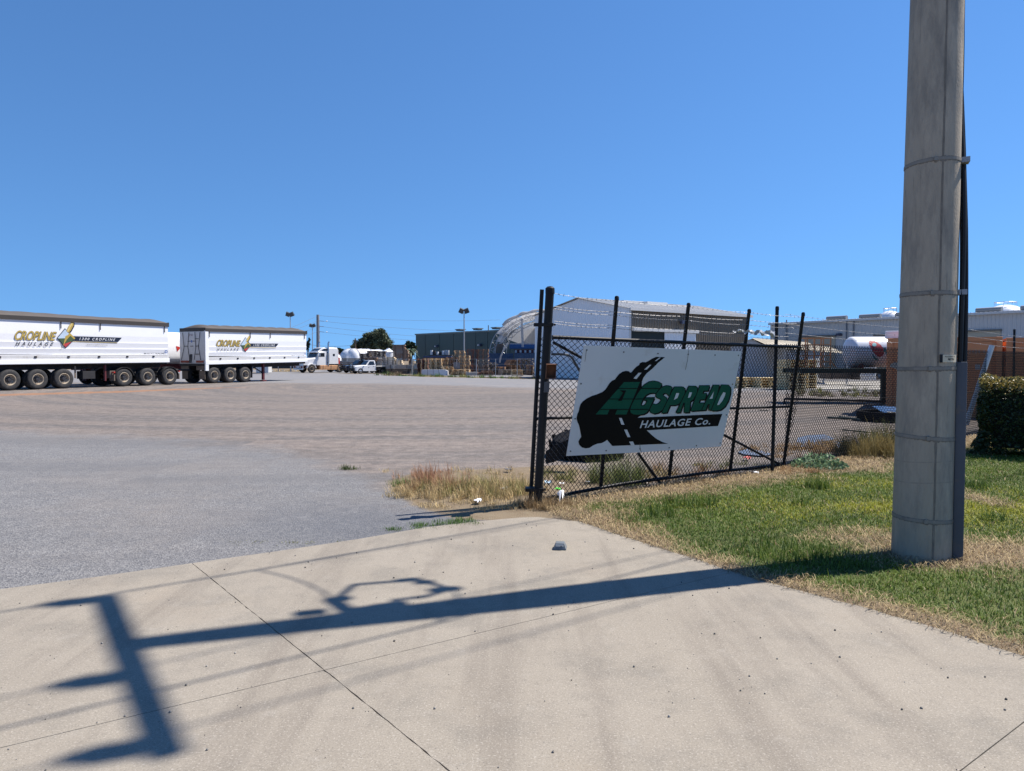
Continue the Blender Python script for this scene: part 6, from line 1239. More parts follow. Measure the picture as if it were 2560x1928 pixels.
GT = wood('grey_timber', (0.36, 0.32, 0.275)); BT = wood('brown_timber', (0.24, 0.155, 0.11)); PTm = wood('pale_timber', (0.60, 0.48, 0.33)); DT = wood('dark_timber', (0.115, 0.088, 0.07))
pack(898, 884, 924, 896, 92, DT, 'dark timber pack at the top left of the timber heap', 4, 1); pack(908, 894, 940, 907, 90, BT, 'brown timber pack above the white ute', 4, 1)
pack(916, 877, 941, 893, 93, BT, 'striped brown timber pack topmost of the heap', 6, 1); pack(941, 878, 963, 893, 93, DT, 'dark timber pack with wrapped top at the heap crown', 5, 1)
pack(922, 892, 965, 904, 91, GT, 'long grey timber pack below the striped one', 3, 1); pack(935, 904, 965, 917, 90, GT, 'grey timber pack right behind the ute cab', 3, 1); pack(898, 896, 916, 934, 91, DT, 'tall dark timber pack behind the ute bonnet', 8, 1)
pack(940, 917, 968, 936, 89, DT, 'dark low timber pack behind the ute tray', 4, 1)
pack(963, 901, 985, 912, 86, GT, 'grey timber pack left of the pale board ends', 3, 1); pack(984, 901, 1005, 912, 86, PTm, 'pale board-end pack in the middle of the timber row', 3, 1); pack(962, 912, 1030, 922, 85, GT, 'long grey timber pack in the upper front row', 3, 1); pack(964, 922, 1034, 935, 84, DT, 'long dark timber pack in the bottom front row', 3, 1)
pack(1026, 913, 1034, 935, 83.6, PTm, 'pale ends of the timber row beside the crate frame', 5, 1); pack(964, 893, 986, 901, 90, PTm, 'small yellowish timber pack above the grey row', 3, 1)
pack(981, 862, 1012, 903, 104, BT, 'tall brown pallet-wood pile behind the timber row', 14, 1); pack(1006, 875, 1020, 903, 102, BT, 'narrower brown pile beside the palm', 10, 1)
pack(2062, 930, 2145, 948, 44, DT, 'dark timber pack stored under the lean-to, left half', 5, 1); pack(2146, 930, 2200, 950, 43, DT, 'dark timber pack stored under the lean-to, right half', 5, 1)
# drums and crates
def drum(px, py, Y, r, h, mat, label, group, z0=None):
    a_ = P(px, py, Y); t = thing('drum', (a_.x, Y, max(0, a_.z) if z0 is None else z0), 0, label, 'drum', group)
    MB().lathe([(0, 0), (r, 0), (r, h * 0.32), (r * 1.04, h * 0.34), (r, h * 0.36), (r, h * 0.64), (r * 1.04, h * 0.66), (r, h * 0.68), (r, h), (r * 0.9, h), (r * 0.88, h - 0.02), (0, h - 0.02)], 18).build('shell', mat, t, True); return t
for i, px in enumerate((2160, 2170, 2180)): drum(px, 950, 40, 0.2, 0.75, WDULL, ('leftmost', 'middle', 'rightmost')[i] + ' of three white drums under the green frame', 'white drums under the green frame')
rack = thing('storage_rack', G(1100, 925), 0, 'dark raised platform carrying drums before the green shed', 'rack'); ro = G(1100, 925); ro = V((P(1102, 890, 92).x, 92, 0)); rack.location = ro
zr = P(1100, 887.5, 92).z; MB().box(-1.4 * 1.0, 1.5, -0.6, 0.6, zr - 0.12, zr).build('deck', DT, rack)
for x in (-1.3, 1.4):
    for y in (-0.5, 0.5): MB().box(x - 0.06, x + 0.06, y - 0.06, y + 0.06, 0, zr - 0.12).build('leg', DT, rack)
for i, (px, w_, h, mt) in enumerate(((1079, 0.16, 0.62, WDULL), (1086, 0.17, 0.55, CHAS), (1094, 0.14, 0.42, WDULL), (1101, 0.14, 0.36, CHAS), (1108, 0.16, 0.55, WDULL), (1115, 0.16, 0.62, M('grey_drum', (0.40, 0.42, 0.44), 0.5)), (1120, 0.16, 0.62, M('grey_drum', (0.40, 0.42, 0.44))))):
    drum(px, 887, 92, w_ * 1.05, h, mt, ('white drum at the left end of the raised platform', 'black drum second from left on the raised platform', 'short white drum third from left on the raised platform', 'short black drum in the middle of the raised platform', 'white drum third from right on the raised platform', 'grey drum second from right on the raised platform', 'grey drum at the right end of the raised platform')[i], 'drums on the raised platform', zr)
bt = thing('blue_tarp_row', V((P(1095, 900, 90).x, 90, 0)), 0, 'long low stack under a dark blue tarp behind the pale pallets', 'tarp'); zz = P(1095, 891, 90).z
MB().box(-1.7, 1.7, -0.8, 0.8, 0, zz).build('stack', DT, bt); MB().box(-1.75, 1.75, -0.85, 0.85, zz - 0.15, zz + 0.04).build('cover', M('navy_tarp', (0.03, 0.05, 0.12), 0.5), bt)
# white wrapped timber
ww = thing('wrapped_timber', G(1088, 937), 0, 'white plastic wrapped timber pack lying at the yard edge', 'timber pack'); wa, wb = P(1055, 937, 75.5), P(1120, 922, 75.5); ww.location = ((wa.x + wb.x) / 2, 75.5, 0); hw_ = (wb.x - wa.x) / 2
WRAP = M('white_plastic_wrap', (0.55, 0.57, 0.60), 0.4, 0, 0.1, 2.5, bump=0.25, bscale=6)
MB().loft([[(x, -0.5 * k, 0.02), (x, 0.5 * k, 0.02), (x, 0.48 * k, 0.6 * k2), (x, -0.48 * k, 0.6 * k2)] for x, k, k2 in ((-hw_, 0.96, 0.97), (-hw_ * 0.98, 1, 1), (hw_ * 0.5, 1, 1.0), (hw_ * 0.8, 1.02, 0.98), (hw_, 0.9, 0.8), (hw_ * 1.02, 1.3, 0.3))]).build('wrap', WRAP, ww, True)
for f in (-0.55, -0.1, 0.3): MB().box(f * hw_, f * hw_ + 0.03, -0.515, 0.515, 0.0, 0.615).build('band', GREYT, ww)
# crate frame
cf = thing('crate_frame', V((P(1043, 930, 80).x, 80, 0)), 0, 'pale timber crate frame with white bags beside the timber row', 'crate'); hx = 0.40
for i, (z0_, z1_, mt) in enumerate(((0, 0.62, M('pink_grey_board', (0.32, 0.25, 0.21), 0.8)), (0.66, 1.2, M('white_bag', (0.5, 0.5, 0.48), 0.7, 0, 0.15, 3)))): MB().box(-hx * 0.9, hx * 0.9, -0.35, 0.35, z0_, z1_).build('box' if i == 0 else 'bag', mt, cf, bevel=0.05)
for x in (-hx, hx):
    for y in (-0.4, 0.4): MB().box(x - 0.04, x + 0.04, y - 0.04, y + 0.04, 0, 1.72).build('upright', PTm, cf)
for z in (0.63, 1.22, 1.66):
    for y in (-0.4, 0.4): MB().box(-hx, hx, y - 0.03, y + 0.03, z - 0.04, z + 0.04).build('rail', PTm, cf)
gbd = thing('grey_board', V((P(1142, 930, YP - 1).x, YP - 1, 0)), 0, 'plain grey board leaning on the brown pallet stacks', 'board'); MB().obox((0, 0, P(1142, 914, YP - 1).z), (0.36, 0, 0), (0, 0.02, 0), (0, 0.06, 0.36)).build('sheet', M('grey_board', (0.16, 0.18, 0.20), 0.7), gbd); MB().box(-0.3, 0.3, 0.05, 0.5, 0.0, P(1142, 922, YP - 1).z).build('block', DT, gbd)
slab_ = thing('concrete_block', V((P(1180, 930, YP - 2.6).x, YP - 2.6, 0)), 0, 'pale concrete block lying among the low pallets', 'block'); MB().box(-0.65, 0.65, -0.3, 0.3, 0, 0.34).build('block', M('pale_block', (0.36, 0.33, 0.30), 0.9, bump=0.2), slab_, bevel=0.02)
ib = thing('bulk_container', V((P(660, 925, 84).x, 84, 0)), 0, 'white ribbed bulk container seen beyond the landing legs', 'container'); MB().box(-0.75, 0.75, -0.6, 0.6, 0.1, 1.28).build('bag', M('white_bag', (0.5, 0.5, 0.48)), ib, bevel=0.08)
for i in range(7): MB().box(-0.72 + i * 0.23, -0.66 + i * 0.23, -0.64, -0.605, 0.05, 1.2).build('rib', WPAINT, ib)

# ------------------------------------------------------------------ white hoop shelters behind the truck
HOOP = M('white_hoop_fabric', (0.66, 0.68, 0.72), 0.5, 0, 0.05, 0.5)
def hoop(px0, px1, pxe, pyt, pyb, Y, label, depth_):
    a_, b_ = P(px0, pyb, Y), P(px1, pyb, Y); c = (a_ + b_) / 2; r_ = (b_.x - a_.x) / 2; zb = a_.z; h = P((px0 + px1) / 2, pyt, Y).z - zb; t = thing('hoop_shelter', (c.x, Y, 0), 0, label, 'shelter', 'white hoop shelters'); ex = P(pxe, pyb, Y + depth_).x - P(px1, pyb, Y).x
    def pt(a, f, k=1.0): return V((-r_ * k * math.cos(a) + ex * f, depth_ * f, zb + h * k * math.sin(a)))
    MB().loft([[pt(a, f) for a in np.linspace(0, math.pi, 20)] for f in np.linspace(0, 1, 12)], False, False).build('cover', HOOP, t, True)
    # bulging front hood of curved panels with seams
    for k in range(4):
        a0_, a1_ = k * math.pi / 4, (k + 1) * math.pi / 4
        MB().loft([[V((-r_ * math.cos(a) * math.cos(b), -r_ * 0.7 * math.sin(b), zb + h * math.sin(a) * math.cos(b))) for b in np.linspace(0, math.pi / 2, 9)] for a in np.linspace(a0_ + 0.015, a1_ - 0.015, 6)], False, False).build('hood_panel', HOOP, t, True)
    for f in (0.0, 0.08, 0.5, 1.0): MB().tube([pt(a, f, 1.015) for a in np.linspace(0, math.pi, 20)], 0.09, 6).build('hoop_rib', WPAINT if f != 0.08 else M('tan_rib', (0.40, 0.34, 0.30), 0.6), t, True)
    for s in (-1, 1): MB().box(-0.05 + s * r_, 0.05 + s * r_, -0.1, 0.3, 0, zb).build('side_post', WDULL, t)
    MB().box(-r_, r_, -0.05, 0.05, 0.0, zb).build('base_wall', M('grey_base_wall', (0.30, 0.33, 0.35), 0.6), t)
hoop(851, 897, 967, 872.5, 896, 112, 'large white hooped shelter with long tunnel behind the timber heap', 9)
hoop(868, 899, 935, 872.5, 896, 108, 'front hood of a white hooped shelter next to the long tunnel', 4)
hoop(819, 841, 853, 886, 902, 106, 'small white hooped shelter just behind the prime mover', 4)
wtn = thing('water_tank', V((P(971, 900, 108).x, 108, 0)), 0, 'small white tank with pitched lid right of the hooped shelters', 'tank'); zt2 = P(971, 881, 108).z; MB().lathe([(0.95, 0), (0.95, zt2), (1.0, zt2 + 0.05), (0.3, zt2 + 0.45), (0.25, zt2 + 0.6), (0, zt2 + 0.62)], 20).build('shell', WPAINT, wtn, True)
fr = thing('far_shed', V((P(836, 900, 190).x, 190, 0)), 0, 'distant low shed with faded red roof edge behind the prime mover', 'shed'); zf2 = P(836, 881, 190).z; MB().box(-3.6, 3.6, 0, 8, 0, zf2 - 0.5).build('wall', WDULL, fr); MB().box(-3.9, 3.9, -0.4, 8.4, zf2 - 0.5, zf2).build('roof', M('faded_red_roof', (0.36, 0.14, 0.14), 0.7, 0, 0.25, 0.6), fr)

# ------------------------------------------------------------------ right-hand yard behind the fence
pad = [G(1862, 957), G(2230, 954), G(2230, 976), G(1862, 972)]
struct(MB().prism([V((p.x, p.y, -0.1)) for p in pad], (0, 0, 0.13)).build('concrete_pad', M('pale_pad_concrete', (0.40, 0.38, 0.34), 0.9, 0, 0.1, 0.8)))
GFR = M('dark_green_frame', (0.012, 0.03, 0.022), 0.6, 0, 0.2, 3)
Yg = 25.6; gfb = V((P(2100, 1006, Yg).x, Yg, 0)); gf = thing('flatbed_trailer', gfb, 0, 'dark green steel trailer frame with long low drawbar beside the orange container', 'trailer')
zd = P(2100, 928, Yg).z; xl, xr_ = P(2004, 930, Yg).x, P(2222, 930, Yg).x
for y in (0, 1.7): MB().box(xl - gfb.x, xr_ - gfb.x, y, y + 0.1, zd - 0.08, zd + 0.07).build('deck_beam', GFR, gf)
for x in np.linspace(xl - gfb.x + 0.1, xr_ - gfb.x - 0.1, 5): MB().box(x - 0.05, x + 0.05, 0.1, 1.7, zd - 0.06, zd + 0.05).build('cross_member', GFR, gf)
MB().box(xl - gfb.x, xr_ - gfb.x, 0.0, 1.8, zd + 0.071, zd + 0.09).build('deck_plate', GFR, gf)
for y in (0, 1.7): MB().box(P(2206, 930, Yg + y).x - gfb.x, P(2216, 930, Yg + y).x - gfb.x, y, y + 0.14, 0, zd - 0.08).build('stand_leg', GFR, gf)
db = MB().bar(P(1962, 997, Yg) - gfb, P(2215, 1004, Yg - 0.3) - gfb, 0.08, 0.08).build('drawbar', CHAS, gf); a_ = P(1961, 997, Yg) - gfb; MB().box(a_.x - 0.025, a_.x + 0.025, a_.y - 0.03, a_.y + 0.03, -0.02, a_.z).build('drawbar_leg', CHAS, gf)
# white tank with painted rocket
Yt = 26.4; tc_ = P(2200, 884, Yt); rT = (P(2200, 845, Yt).z - P(2200, 922, Yt).z) / 2; xT0, xT1 = P(2123, 884, Yt).x, P(2330, 884, Yt).x
tank = thing('white_tank', (tc_.x, Yt, zd + 0.09), 0, 'white horizontal tank with painted red rocket lying on the green trailer frame', 'tank'); zT = rT + 0.04; L0, L1 = xT0 - tc_.x, xT1 - tc_.x
MB().lathe([(0, L0)] + [(rT * math.sin(t_), L0 + 0.22 * (1 - math.cos(t_))) for t_ in np.linspace(0.25, 1.4, 6)] + [(rT, L0 + 0.24), (rT, L1 - 0.24)] + [(rT * math.sin(t_), L1 - 0.22 * (1 - math.cos(t_))) for t_ in np.linspace(1.4, 0.25, 6)] + [(0, L1)], 40, (0, 0.3 + rT * 0, zT), 'x').build('shell', M('white_tank_paint', (0.66, 0.67, 0.70), 0.35, 0, 0.03, 1), tank, True)
def tkp(zx, zy, o):      # painted on the curved tank side
    p = P(1950 + zx / 6.407, 820 + zy / 6.407, Yt - 0.1); x = p.x - tc_.x; dz = max(-0.97, min(0.97, (p.z - (zd + 0.09 + zT)) / rT)); a = math.asin(dz); return V((x, 0.3 - (rT + o) * math.cos(a), zT + (rT + o) * math.sin(a)))
def dpoly(name, pts, o, mat, parent=tank):
    cx_, cy_ = sum(p[0] for p in pts) / len(pts), sum(p[1] for p in pts) / len(pts); n = len(pts); vs = []; fs_ = []; K = 5
    for k in range(K + 1): vs += [tkp(cx_ + (x - cx_) * k / K, cy_ + (y - cy_) * k / K, o) for x, y in pts]
    for k in range(K): fs_ += [(k * n + i, k * n + (i + 1) % n, (k + 1) * n + (i + 1) % n, (k + 1) * n + i) for i in range(n)]
    return MB()._add(vs, fs_).build(name, mat, parent)
TEAL = M('teal_print', (0.02, 0.18, 0.19), 0.5)
dpoly('rocket_fin', [(1450, 420), (1500, 470), (1552, 505), (1545, 525), (1490, 500), (1462, 465)], 0.004, TEAL); dpoly('rocket_fin', [(1615, 315), (1650, 325), (1680, 360), (1688, 410), (1675, 425), (1650, 395), (1625, 380)], 0.004, TEAL)
dpoly('rocket_body', [(1440, 195), (1490, 198), (1540, 225), (1590, 275), (1620, 340), (1630, 410), (1610, 445), (1555, 470), (1510, 440), (1465, 400), (1425, 340), (1407, 275), (1415, 225)], 0.006, M('rocket_red', (0.42, 0.035, 0.045), 0.5)); dpoly('rocket_window', [(1455, 262), (1475, 245), (1505, 243), (1522, 258), (1515, 285), (1490, 300), (1462, 295), (1450, 280)], 0.010, M('pale_teal', (0.25, 0.50, 0.50), 0.5))
for x in (L0 + 0.45, L1 - 0.5): MB().box(x - 0.08, x + 0.08, -0.05, 0.65, 0, 0.22).build('saddle', MAROON, tank)
# orange stillage cage on the frame
cg = thing('stillage_cage', V((P(2035, 920, Yg + 0.6).x, Yg + 0.6, zd + 0.09)), 0, 'rusty orange tube cage standing on the green trailer frame', 'cage'); hx = (P(2064, 920, Yg + 0.6).x - P(2007, 920, Yg + 0.6).x) / 2; hz = P(2035, 846, Yg + 0.6).z - zd - 0.09; ORU = M('orange_rust_paint', (0.55, 0.25, 0.10), 0.7, 0, 0.2, 8)
for y in (-0.4, 0.4):
    for x in (-hx, -hx * 0.38, hx * 0.38, hx): MB().box(x - 0.018, x + 0.018, y - 0.018, y + 0.018, 0, hz - (0.04 if abs(x) < hx else 0)).build('upright', ORU, cg)
    for z in (0.03, hz * 0.22, hz * 0.42, hz * 0.78, hz): MB().box(-hx, hx, y - 0.016, y + 0.016, z - 0.018, z + 0.018).build('rail', ORU, cg)
for x in (-hx, hx):
    for z in (0.03, hz * 0.42, hz): MB().box(x - 0.016, x + 0.016, -0.4, 0.4, z - 0.018, z + 0.018).build('rail', ORU, cg)
MB().bar((hx, -0.4, 0.3), (hx + 0.22, -0.4, 0.02), 0.03, 0.03).build('stay', ORU, cg)
# orange container
ORG = M('faded_orange_paint', (0.72, 0.27, 0.11), 0.6, 0, 0.10, 0.7, dirt=((0.46, 0.18, 0.09), 0.15, 1.1))
oc0 = P(2216, 1036, 20.6); oc0.z = 0; od = V((0.86, -0.51, 0)).normalized(); on_ = V((-od.y, od.x, 0)); oh = P(2216, 846, 20.6).z
OL = 2.74; oct_ = container('orange_container', oc0, od, OL, 6.0, oh, ORG, 'faded orange shipping container with painted number behind the pole', None, 1.4)
mt_ = M('pale_number_paint', (0.50, 0.38, 0.32), 0.6)
def oc(px, py, off): return on_plane(px, py, oc0 - on_ * off, on_)
for x0, x1 in ((0.42, 1.0), (1.75, 2.5)): MB().obox(od * (x0 + x1) / 2 - on_ * 0.055 + V((0, 0, oh / 2)), od * (x1 - x0) / 2, on_ * 0.015, V((0, 0, oh / 2 - 0.14))).build('flat_panel', ORG, oct_)
qa, qb = oc(2407, 884, 0.075), oc(2463, 874, 0.075); m = MB(); text_on(m, '211434 6', lambda u, w: qa.lerp(V((qb.x, qb.y, qa.z)), u) + V((0, 0, (qb.z - qa.z) * w)), offset=0.015, space=1.25); stuff(m.build('number_lettering', mt_, oct_, False, oc0))
MB().prism([oc(x, y, 0.072) for x, y in ((2438, 911), (2450, 911), (2450, 924), (2438, 924))], -on_ * 0.015).build('vent', M('pale_vent', (0.45, 0.43, 0.42), 0.6), oct_, False, oc0)
MB().poly([oc(x, y, 0.075) for x, y in ((2225, 912), (2235, 906), (2252, 907), (2254, 920), (2238, 922), (2226, 918))]).build('peeled_patch', M('pale_peeled', (0.45, 0.40, 0.33), 0.8, 0, 0.4, 14), oct_, False, oc0)
ex0, ey0 = P(2225, 845, 21.5), P(2262, 832, 21.5)
wbx = oc0 + od * 0.5 + on_ * 0.9 + V((0, 0, oh + 0.12)); tag(MB().obox(wbx, od * 0.6, on_ * 0.4, V((0, 0, 0.11))).build('white_box', WPAINT, bevel=0.02), 'white box lying on top of the orange container', 'box')
c2 = oc0 + od * (OL + 0.08); rows_ = container('ribbed_container', V((c2.x, c2.y, 0)), od, 6.0, 2.4, oh * 0.985, ORG, 'second orange container with bright ribs at the right edge', None, 0.42)
# cut tyre trough with sheets, tubes, puddles
TYRB = M('black_rubber_trough', (0.006, 0.006, 0.007), 0.85, 0, 0.2, 8, spec=0.1); ty = G(2195, 1057); ty = G(2222, 1057); tyr = thing('rubber_trough', (ty.x * 1.045, ty.y + 0.75, 0), 0, 'round black rubber trough with blue and white sheets in front of the orange container', 'trough'); rt_ = 0.78; ht_ = (1057 - 1033) / FPX * ty.y * 1.0
MB().lathe([(0.0, 0.03), (rt_ * 0.9, 0.03), (rt_ * 0.88, ht_ * 0.95), (rt_ * 0.94, ht_), (rt_, ht_ * 0.97), (rt_ * 1.02, ht_ * 0.5), (rt_, 0.0)], 40).build('wall', TYRB, tyr, True)
MB().loft([[(x, y + 0.1 * math.sin(x * 3), ht_ * 0.93 + 0.06 * math.sin(x * 4 + y * 5) + 0.07 * max(0, 1 - x * x * 4)) for y in np.linspace(-0.4, 0.5, 6)] for x in np.linspace(-0.25, 0.35, 8)], False, False).build('blue_sheet', M('bright_blue_tarp', (0.03, 0.11, 0.28)), tyr, True)
MB().loft([[(x, y, ht_ * 1.0 + 0.02 * math.sin(x * 9 + y * 4)) for y in np.linspace(-0.68, -0.3, 4)] for x in np.linspace(-0.35, 0.2, 6)], False, False).build('white_sheet', FAB, tyr, True)
for i, (q0, q1, lab) in enumerate((((2068, 1047), (2145, 1050), 'long dark pipe on the gravel left of the rubber trough'), ((2098, 1045), (2150, 1053), 'short dark pipe crossing the long one left of the trough'), ((2105, 1078), (2195, 1087), 'thin dark rod lying on the gravel below the trough'), ((1898, 1028), (1920, 1029), 'short dark stick on the gravel behind the gate end'))):
    a_, b_ = G(*q0), G(*q1); tag(MB().cyl(a_ + V((0, 0, 0.03)), b_ + V((0, 0, 0.03)), 0.028 if i < 2 else 0.014, n=8).build('loose_pipe', M('dark_green_pipe', (0.02, 0.035, 0.03), 0.6)), lab, 'pipe')
def puddle(name, pts, label):
    c = G(*pts[0]); ps = [G(x, y) for x, y in pts]; o = MB().prism([V((p.x, p.y, 0.004)) for p in ps], (0, 0, 0.012)).build(name, M('wet_blue_grey_sheet', (0.13, 0.15, 0.19), 0.35, 0, 0.2, 2, bump=0.15, bscale=5)); return tag(o, label, 'sheet')
puddle('plastic_sheet', [(1985, 1118), (1995, 1096), (2020, 1090), (2062, 1088), (2085, 1098), (2060, 1112), (2030, 1122)], 'blue-grey plastic sheet flat on the gravel behind the leafy weed')
puddle('plastic_sheet', [(2070, 1112), (2085, 1106), (2130, 1104), (2165, 1112), (2155, 1122), (2100, 1124)], 'narrow blue-grey plastic sheet flat on the gravel left of the tall tuft')
puddle('plastic_sheet', [(2205, 1088), (2240, 1082), (2275, 1086), (2270, 1100), (2215, 1100)], 'blue-grey plastic sheet flat on the gravel behind the pole')
puddle('plastic_sheet', [(1845, 1132), (1870, 1124), (1900, 1128), (1930, 1138), (1905, 1142), (1860, 1138)], 'pale blue plastic sheet lying behind the brace of the gate')
# black tyre ramp behind the sign
ramp = thing('tractor_tyre', G(1470, 1168), R(0), 'large black tractor tyre lying on the gravel behind the sign', 'tyre'); ra, rbp = G(1470, 1160), 0.62
MB().lathe([(0.38, 0.06), (0.52, 0.0), (0.80, 0.02), (0.86, 0.12), (0.86, 0.34), (0.78, 0.44), (0.52, 0.46), (0.38, 0.38)], 36).build('carcass', TYRB, ramp, True)
for i in range(24):
    a = i * math.pi / 12; MB().obox((0.88 * math.cos(a), 0.88 * math.sin(a), 0.13 if i % 2 else 0.33), V((-math.sin(a), math.cos(a), 0)) * 0.035, V((math.cos(a), math.sin(a), 0)) * 0.03, V((0, 0, 0.10))).build('tread_lug', TYRB, ramp)
ramp.location = (G(1492, 1160).x, G(1492, 1160).y + 0.9, 0.03); ramp.rotation_euler = (R(8), R(-6), 0); ramp.scale = (0.72, 0.72, 0.72)
# rubber mat curling behind the gate post
mat_ = thing('rubber_strip', G(1400, 1170), 0, 'long black rubber strip propped on edge behind the gate post', 'strip'); mo = G(1400, 1170)
MB().loft([[P(x, y0, 10.0) - mo, P(x, y1, 9.9) - mo, P(x + 1, y1, 10.05) - mo, P(x + 1, y0, 10.15) - mo] for x, y0, y1 in ((1364, 1128, 1160), (1385, 1116, 1155), (1405, 1106, 1145), (1425, 1096, 1134), (1450, 1088, 1122))]).build('sheet', TYRB, mat_, True)

# ------------------------------------------------------------------ floodlight masts, power line
GALV = M('galvanised_mast', (0.36, 0.38, 0.40), 0.5, 0.4, 0.08, 2)
def mast(px, ytop, Y, label, heads, r=0.07, mat=GALV):
    b = V((P(px, 930, Y).x, Y, 0)); t = thing('floodlight_mast', b, 0, label, 'light mast', 'floodlight masts'); z = P(px, ytop, Y).z
    MB().cyl((0, 0, 0), (0, 0, z), r * 1.3, r * 0.7, 10).build('shaft', mat, t, True)
    for i, (dx, tl) in enumerate(heads):
        h = MB().obox((dx, -0.1, z + 0.22), V((0.26, 0, 0.10 * tl)), V((0, 0.12, 0.06)), V((-0.10 * tl, -0.12, 0.24))).build('lamp_head', M('dark_lamp_head', (0.05, 0.06, 0.07), 0.4), t); MB().box(dx - 0.04, dx + 0.04, -0.05, 0.05, z - 0.1, z + 0.1).build('bracket', mat, h)
    MB().box(min(0, *[d for d, _ in heads]) - 0.05, max(0, *[d for d, _ in heads]) + 0.05, -0.04, 0.04, z - 0.06, z + 0.02).build('head_bar', mat, t)
mast(727, 790, 100, 'floodlight mast rising behind the right trailer', [(-0.3, -1), (0.25, 1)]); mast(782, 817, 130, 'thin floodlight mast left of the tall power pole', [(-0.25, -1), (0.3, 1)], 0.08); mast(1160.5, 782, 88, 'pale twin-head floodlight mast in front of the green shed', [(-0.32, -1.2), (0.32, 1.0)], 0.085)
pp = V((P(796, 930, 150).x, 150, 0)); ppole = thing('power_pole', pp, 0, 'tall grey steel power pole with conductors on both sides behind the prime mover', 'utility pole'); pz = P(796, 787, 150).z
MB().cyl((0, 0, 0), (0, 0, pz), 0.42, 0.30, 14).build('shaft', M('grey_pole_steel', (0.22, 0.23, 0.25), 0.6), ppole, True)
lev = [P(796, y, 150).z for y in (789, 802, 815.5, 829)]
def wire(a_, b_, sag, n=16, r=0.022): return MB().tube([a_.lerp(b_, t_) - V((0, 0, sag * 4 * t_ * (1 - t_))) for t_ in np.linspace(0, 1, n)], r, 4).build('conductor', M('dull_far_wire', (0.10, 0.11, 0.13), 0.8, 0, 0.1), ppole, False, pp)
for i, z in enumerate(lev):
    wire(pp + V((0, 0, z)), P(1250, (800, 829, 850, 858)[i], 175), 0.6); wire(pp + V((0, 0, z)), P(640, (850, 852, 868, 872)[i], 120) , 0.3, 10)
    if i: MB().cyl((0, 0, z), (1.2, 0.2, z - 0.12), 0.05, n=6).build('insulator', CERAM, ppole)
for i in (1, 3): c = P(817, (803, 830)[i == 3], 151.0) - pp; MB().lathe([(0, -0.15), (0.15, 0), (0, 0.15)], 8, c).build('marker_ball', WPAINT, ppole)
wire(P(775, 862, 150), P(885, 863, 152), 0.3, 8, 0.03)
tp_ = V((P(889, 930, 140).x, 140, 0)); tpo = thing('timber_pole', tp_, 0, 'short dark timber pole in front of the big tree', 'utility pole'); MB().cyl((0, 0, 0), (0, 0, P(889, 846, 140).z), 0.16, 0.12, 10).build('shaft', DT, tpo, True); MB().box(-0.5, 0.5, -0.06, 0.06, P(889, 852, 140).z, P(889, 850.5, 140).z).build('crossarm', DT, tpo)

# ------------------------------------------------------------------ back boundary fence
bf = thing('boundary_fence', G(1190, 940), 0, 'thin grey wire fence with steel posts along the back of the yard', 'fence'); bfo = G(1190, 940)
bp_ = [(845, 928, 98), (903, 929, 94), (993, 932, 86), (1030, 934, 83), (1062, 934, 80), (1096, 935, 78.5), (1142, 936, 77), (1191, 938, 74.5), (1239, 939, 73), (1293, 941, 71), (1337, 943, 69)]
tops = []
for px, py, Y in bp_:
    b = P(px, 930, Y); h = 1.75; MB().cyl((b.x, Y, 0), (b.x, Y, h), 0.045, n=6).build('post', GALV, bf, False, bfo); tops.append(V((b.x, Y, h)))
for z in (1.72, 1.2, 0.65, 0.12): MB().tube([p - V((0, 0, 1.75 - z)) for p in tops], 0.008, 4).build('strand', STEEL, bf, False, bfo)
pf = thing('panel_fence', G(860, 929), 0, 'grey steel mesh panel fence between prime mover and ute', 'fence'); pfo = G(860, 929)
for x0, x1 in ((838, 853), (853, 872), (872, 897)):
    a_, b_ = P(x0, 904, 99), P(x1, 904, 99); MB().box(a_.x, b_.x, 99, 99.03, 0.9, a_.z - 0.05).build('panel', M('grey_mesh_panel', (0.16, 0.18, 0.17), 0.6, 0, 0.15, 3), pf, False, pfo)
    for x in (a_.x, b_.x): MB().cyl((x, 98.95, 0), (x, 98.95, a_.z), 0.05, n=6).build('post', GALV, pf, False, pfo)
    MB().box(a_.x, b_.x, 98.95, 98.99, a_.z - 0.05, a_.z).build('rail', GALV, pf, False, pfo)
    for i in range(9): x = a_.x + (b_.x - a_.x) * (i + 0.5) / 9; MB().box(x - 0.012, x + 0.012, 98.97, 98.995, 0.05, a_.z).build('picket', GALV, pf, False, pfo)
lf = thing('shade_fence', G(700, 929), 0, 'dark shade-cloth fence seen beyond the trailer landing legs', 'fence'); lfo = G(700, 929); a_, b_ = P(600, 908, 100), P(760, 908, 100); MB().box(a_.x, b_.x, 100, 100.04, 0.45, a_.z).build('cloth', M('dark_shade_cloth', (0.03, 0.035, 0.035), 0.8), lf, False, lfo)
for i in range(6): x = a_.x + (b_.x - a_.x) * i / 5; MB().cyl((x, 99.9, 0), (x, 99.9, a_.z + 0.1), 0.05, n=6).build('post', GALV, lf, False, lfo)

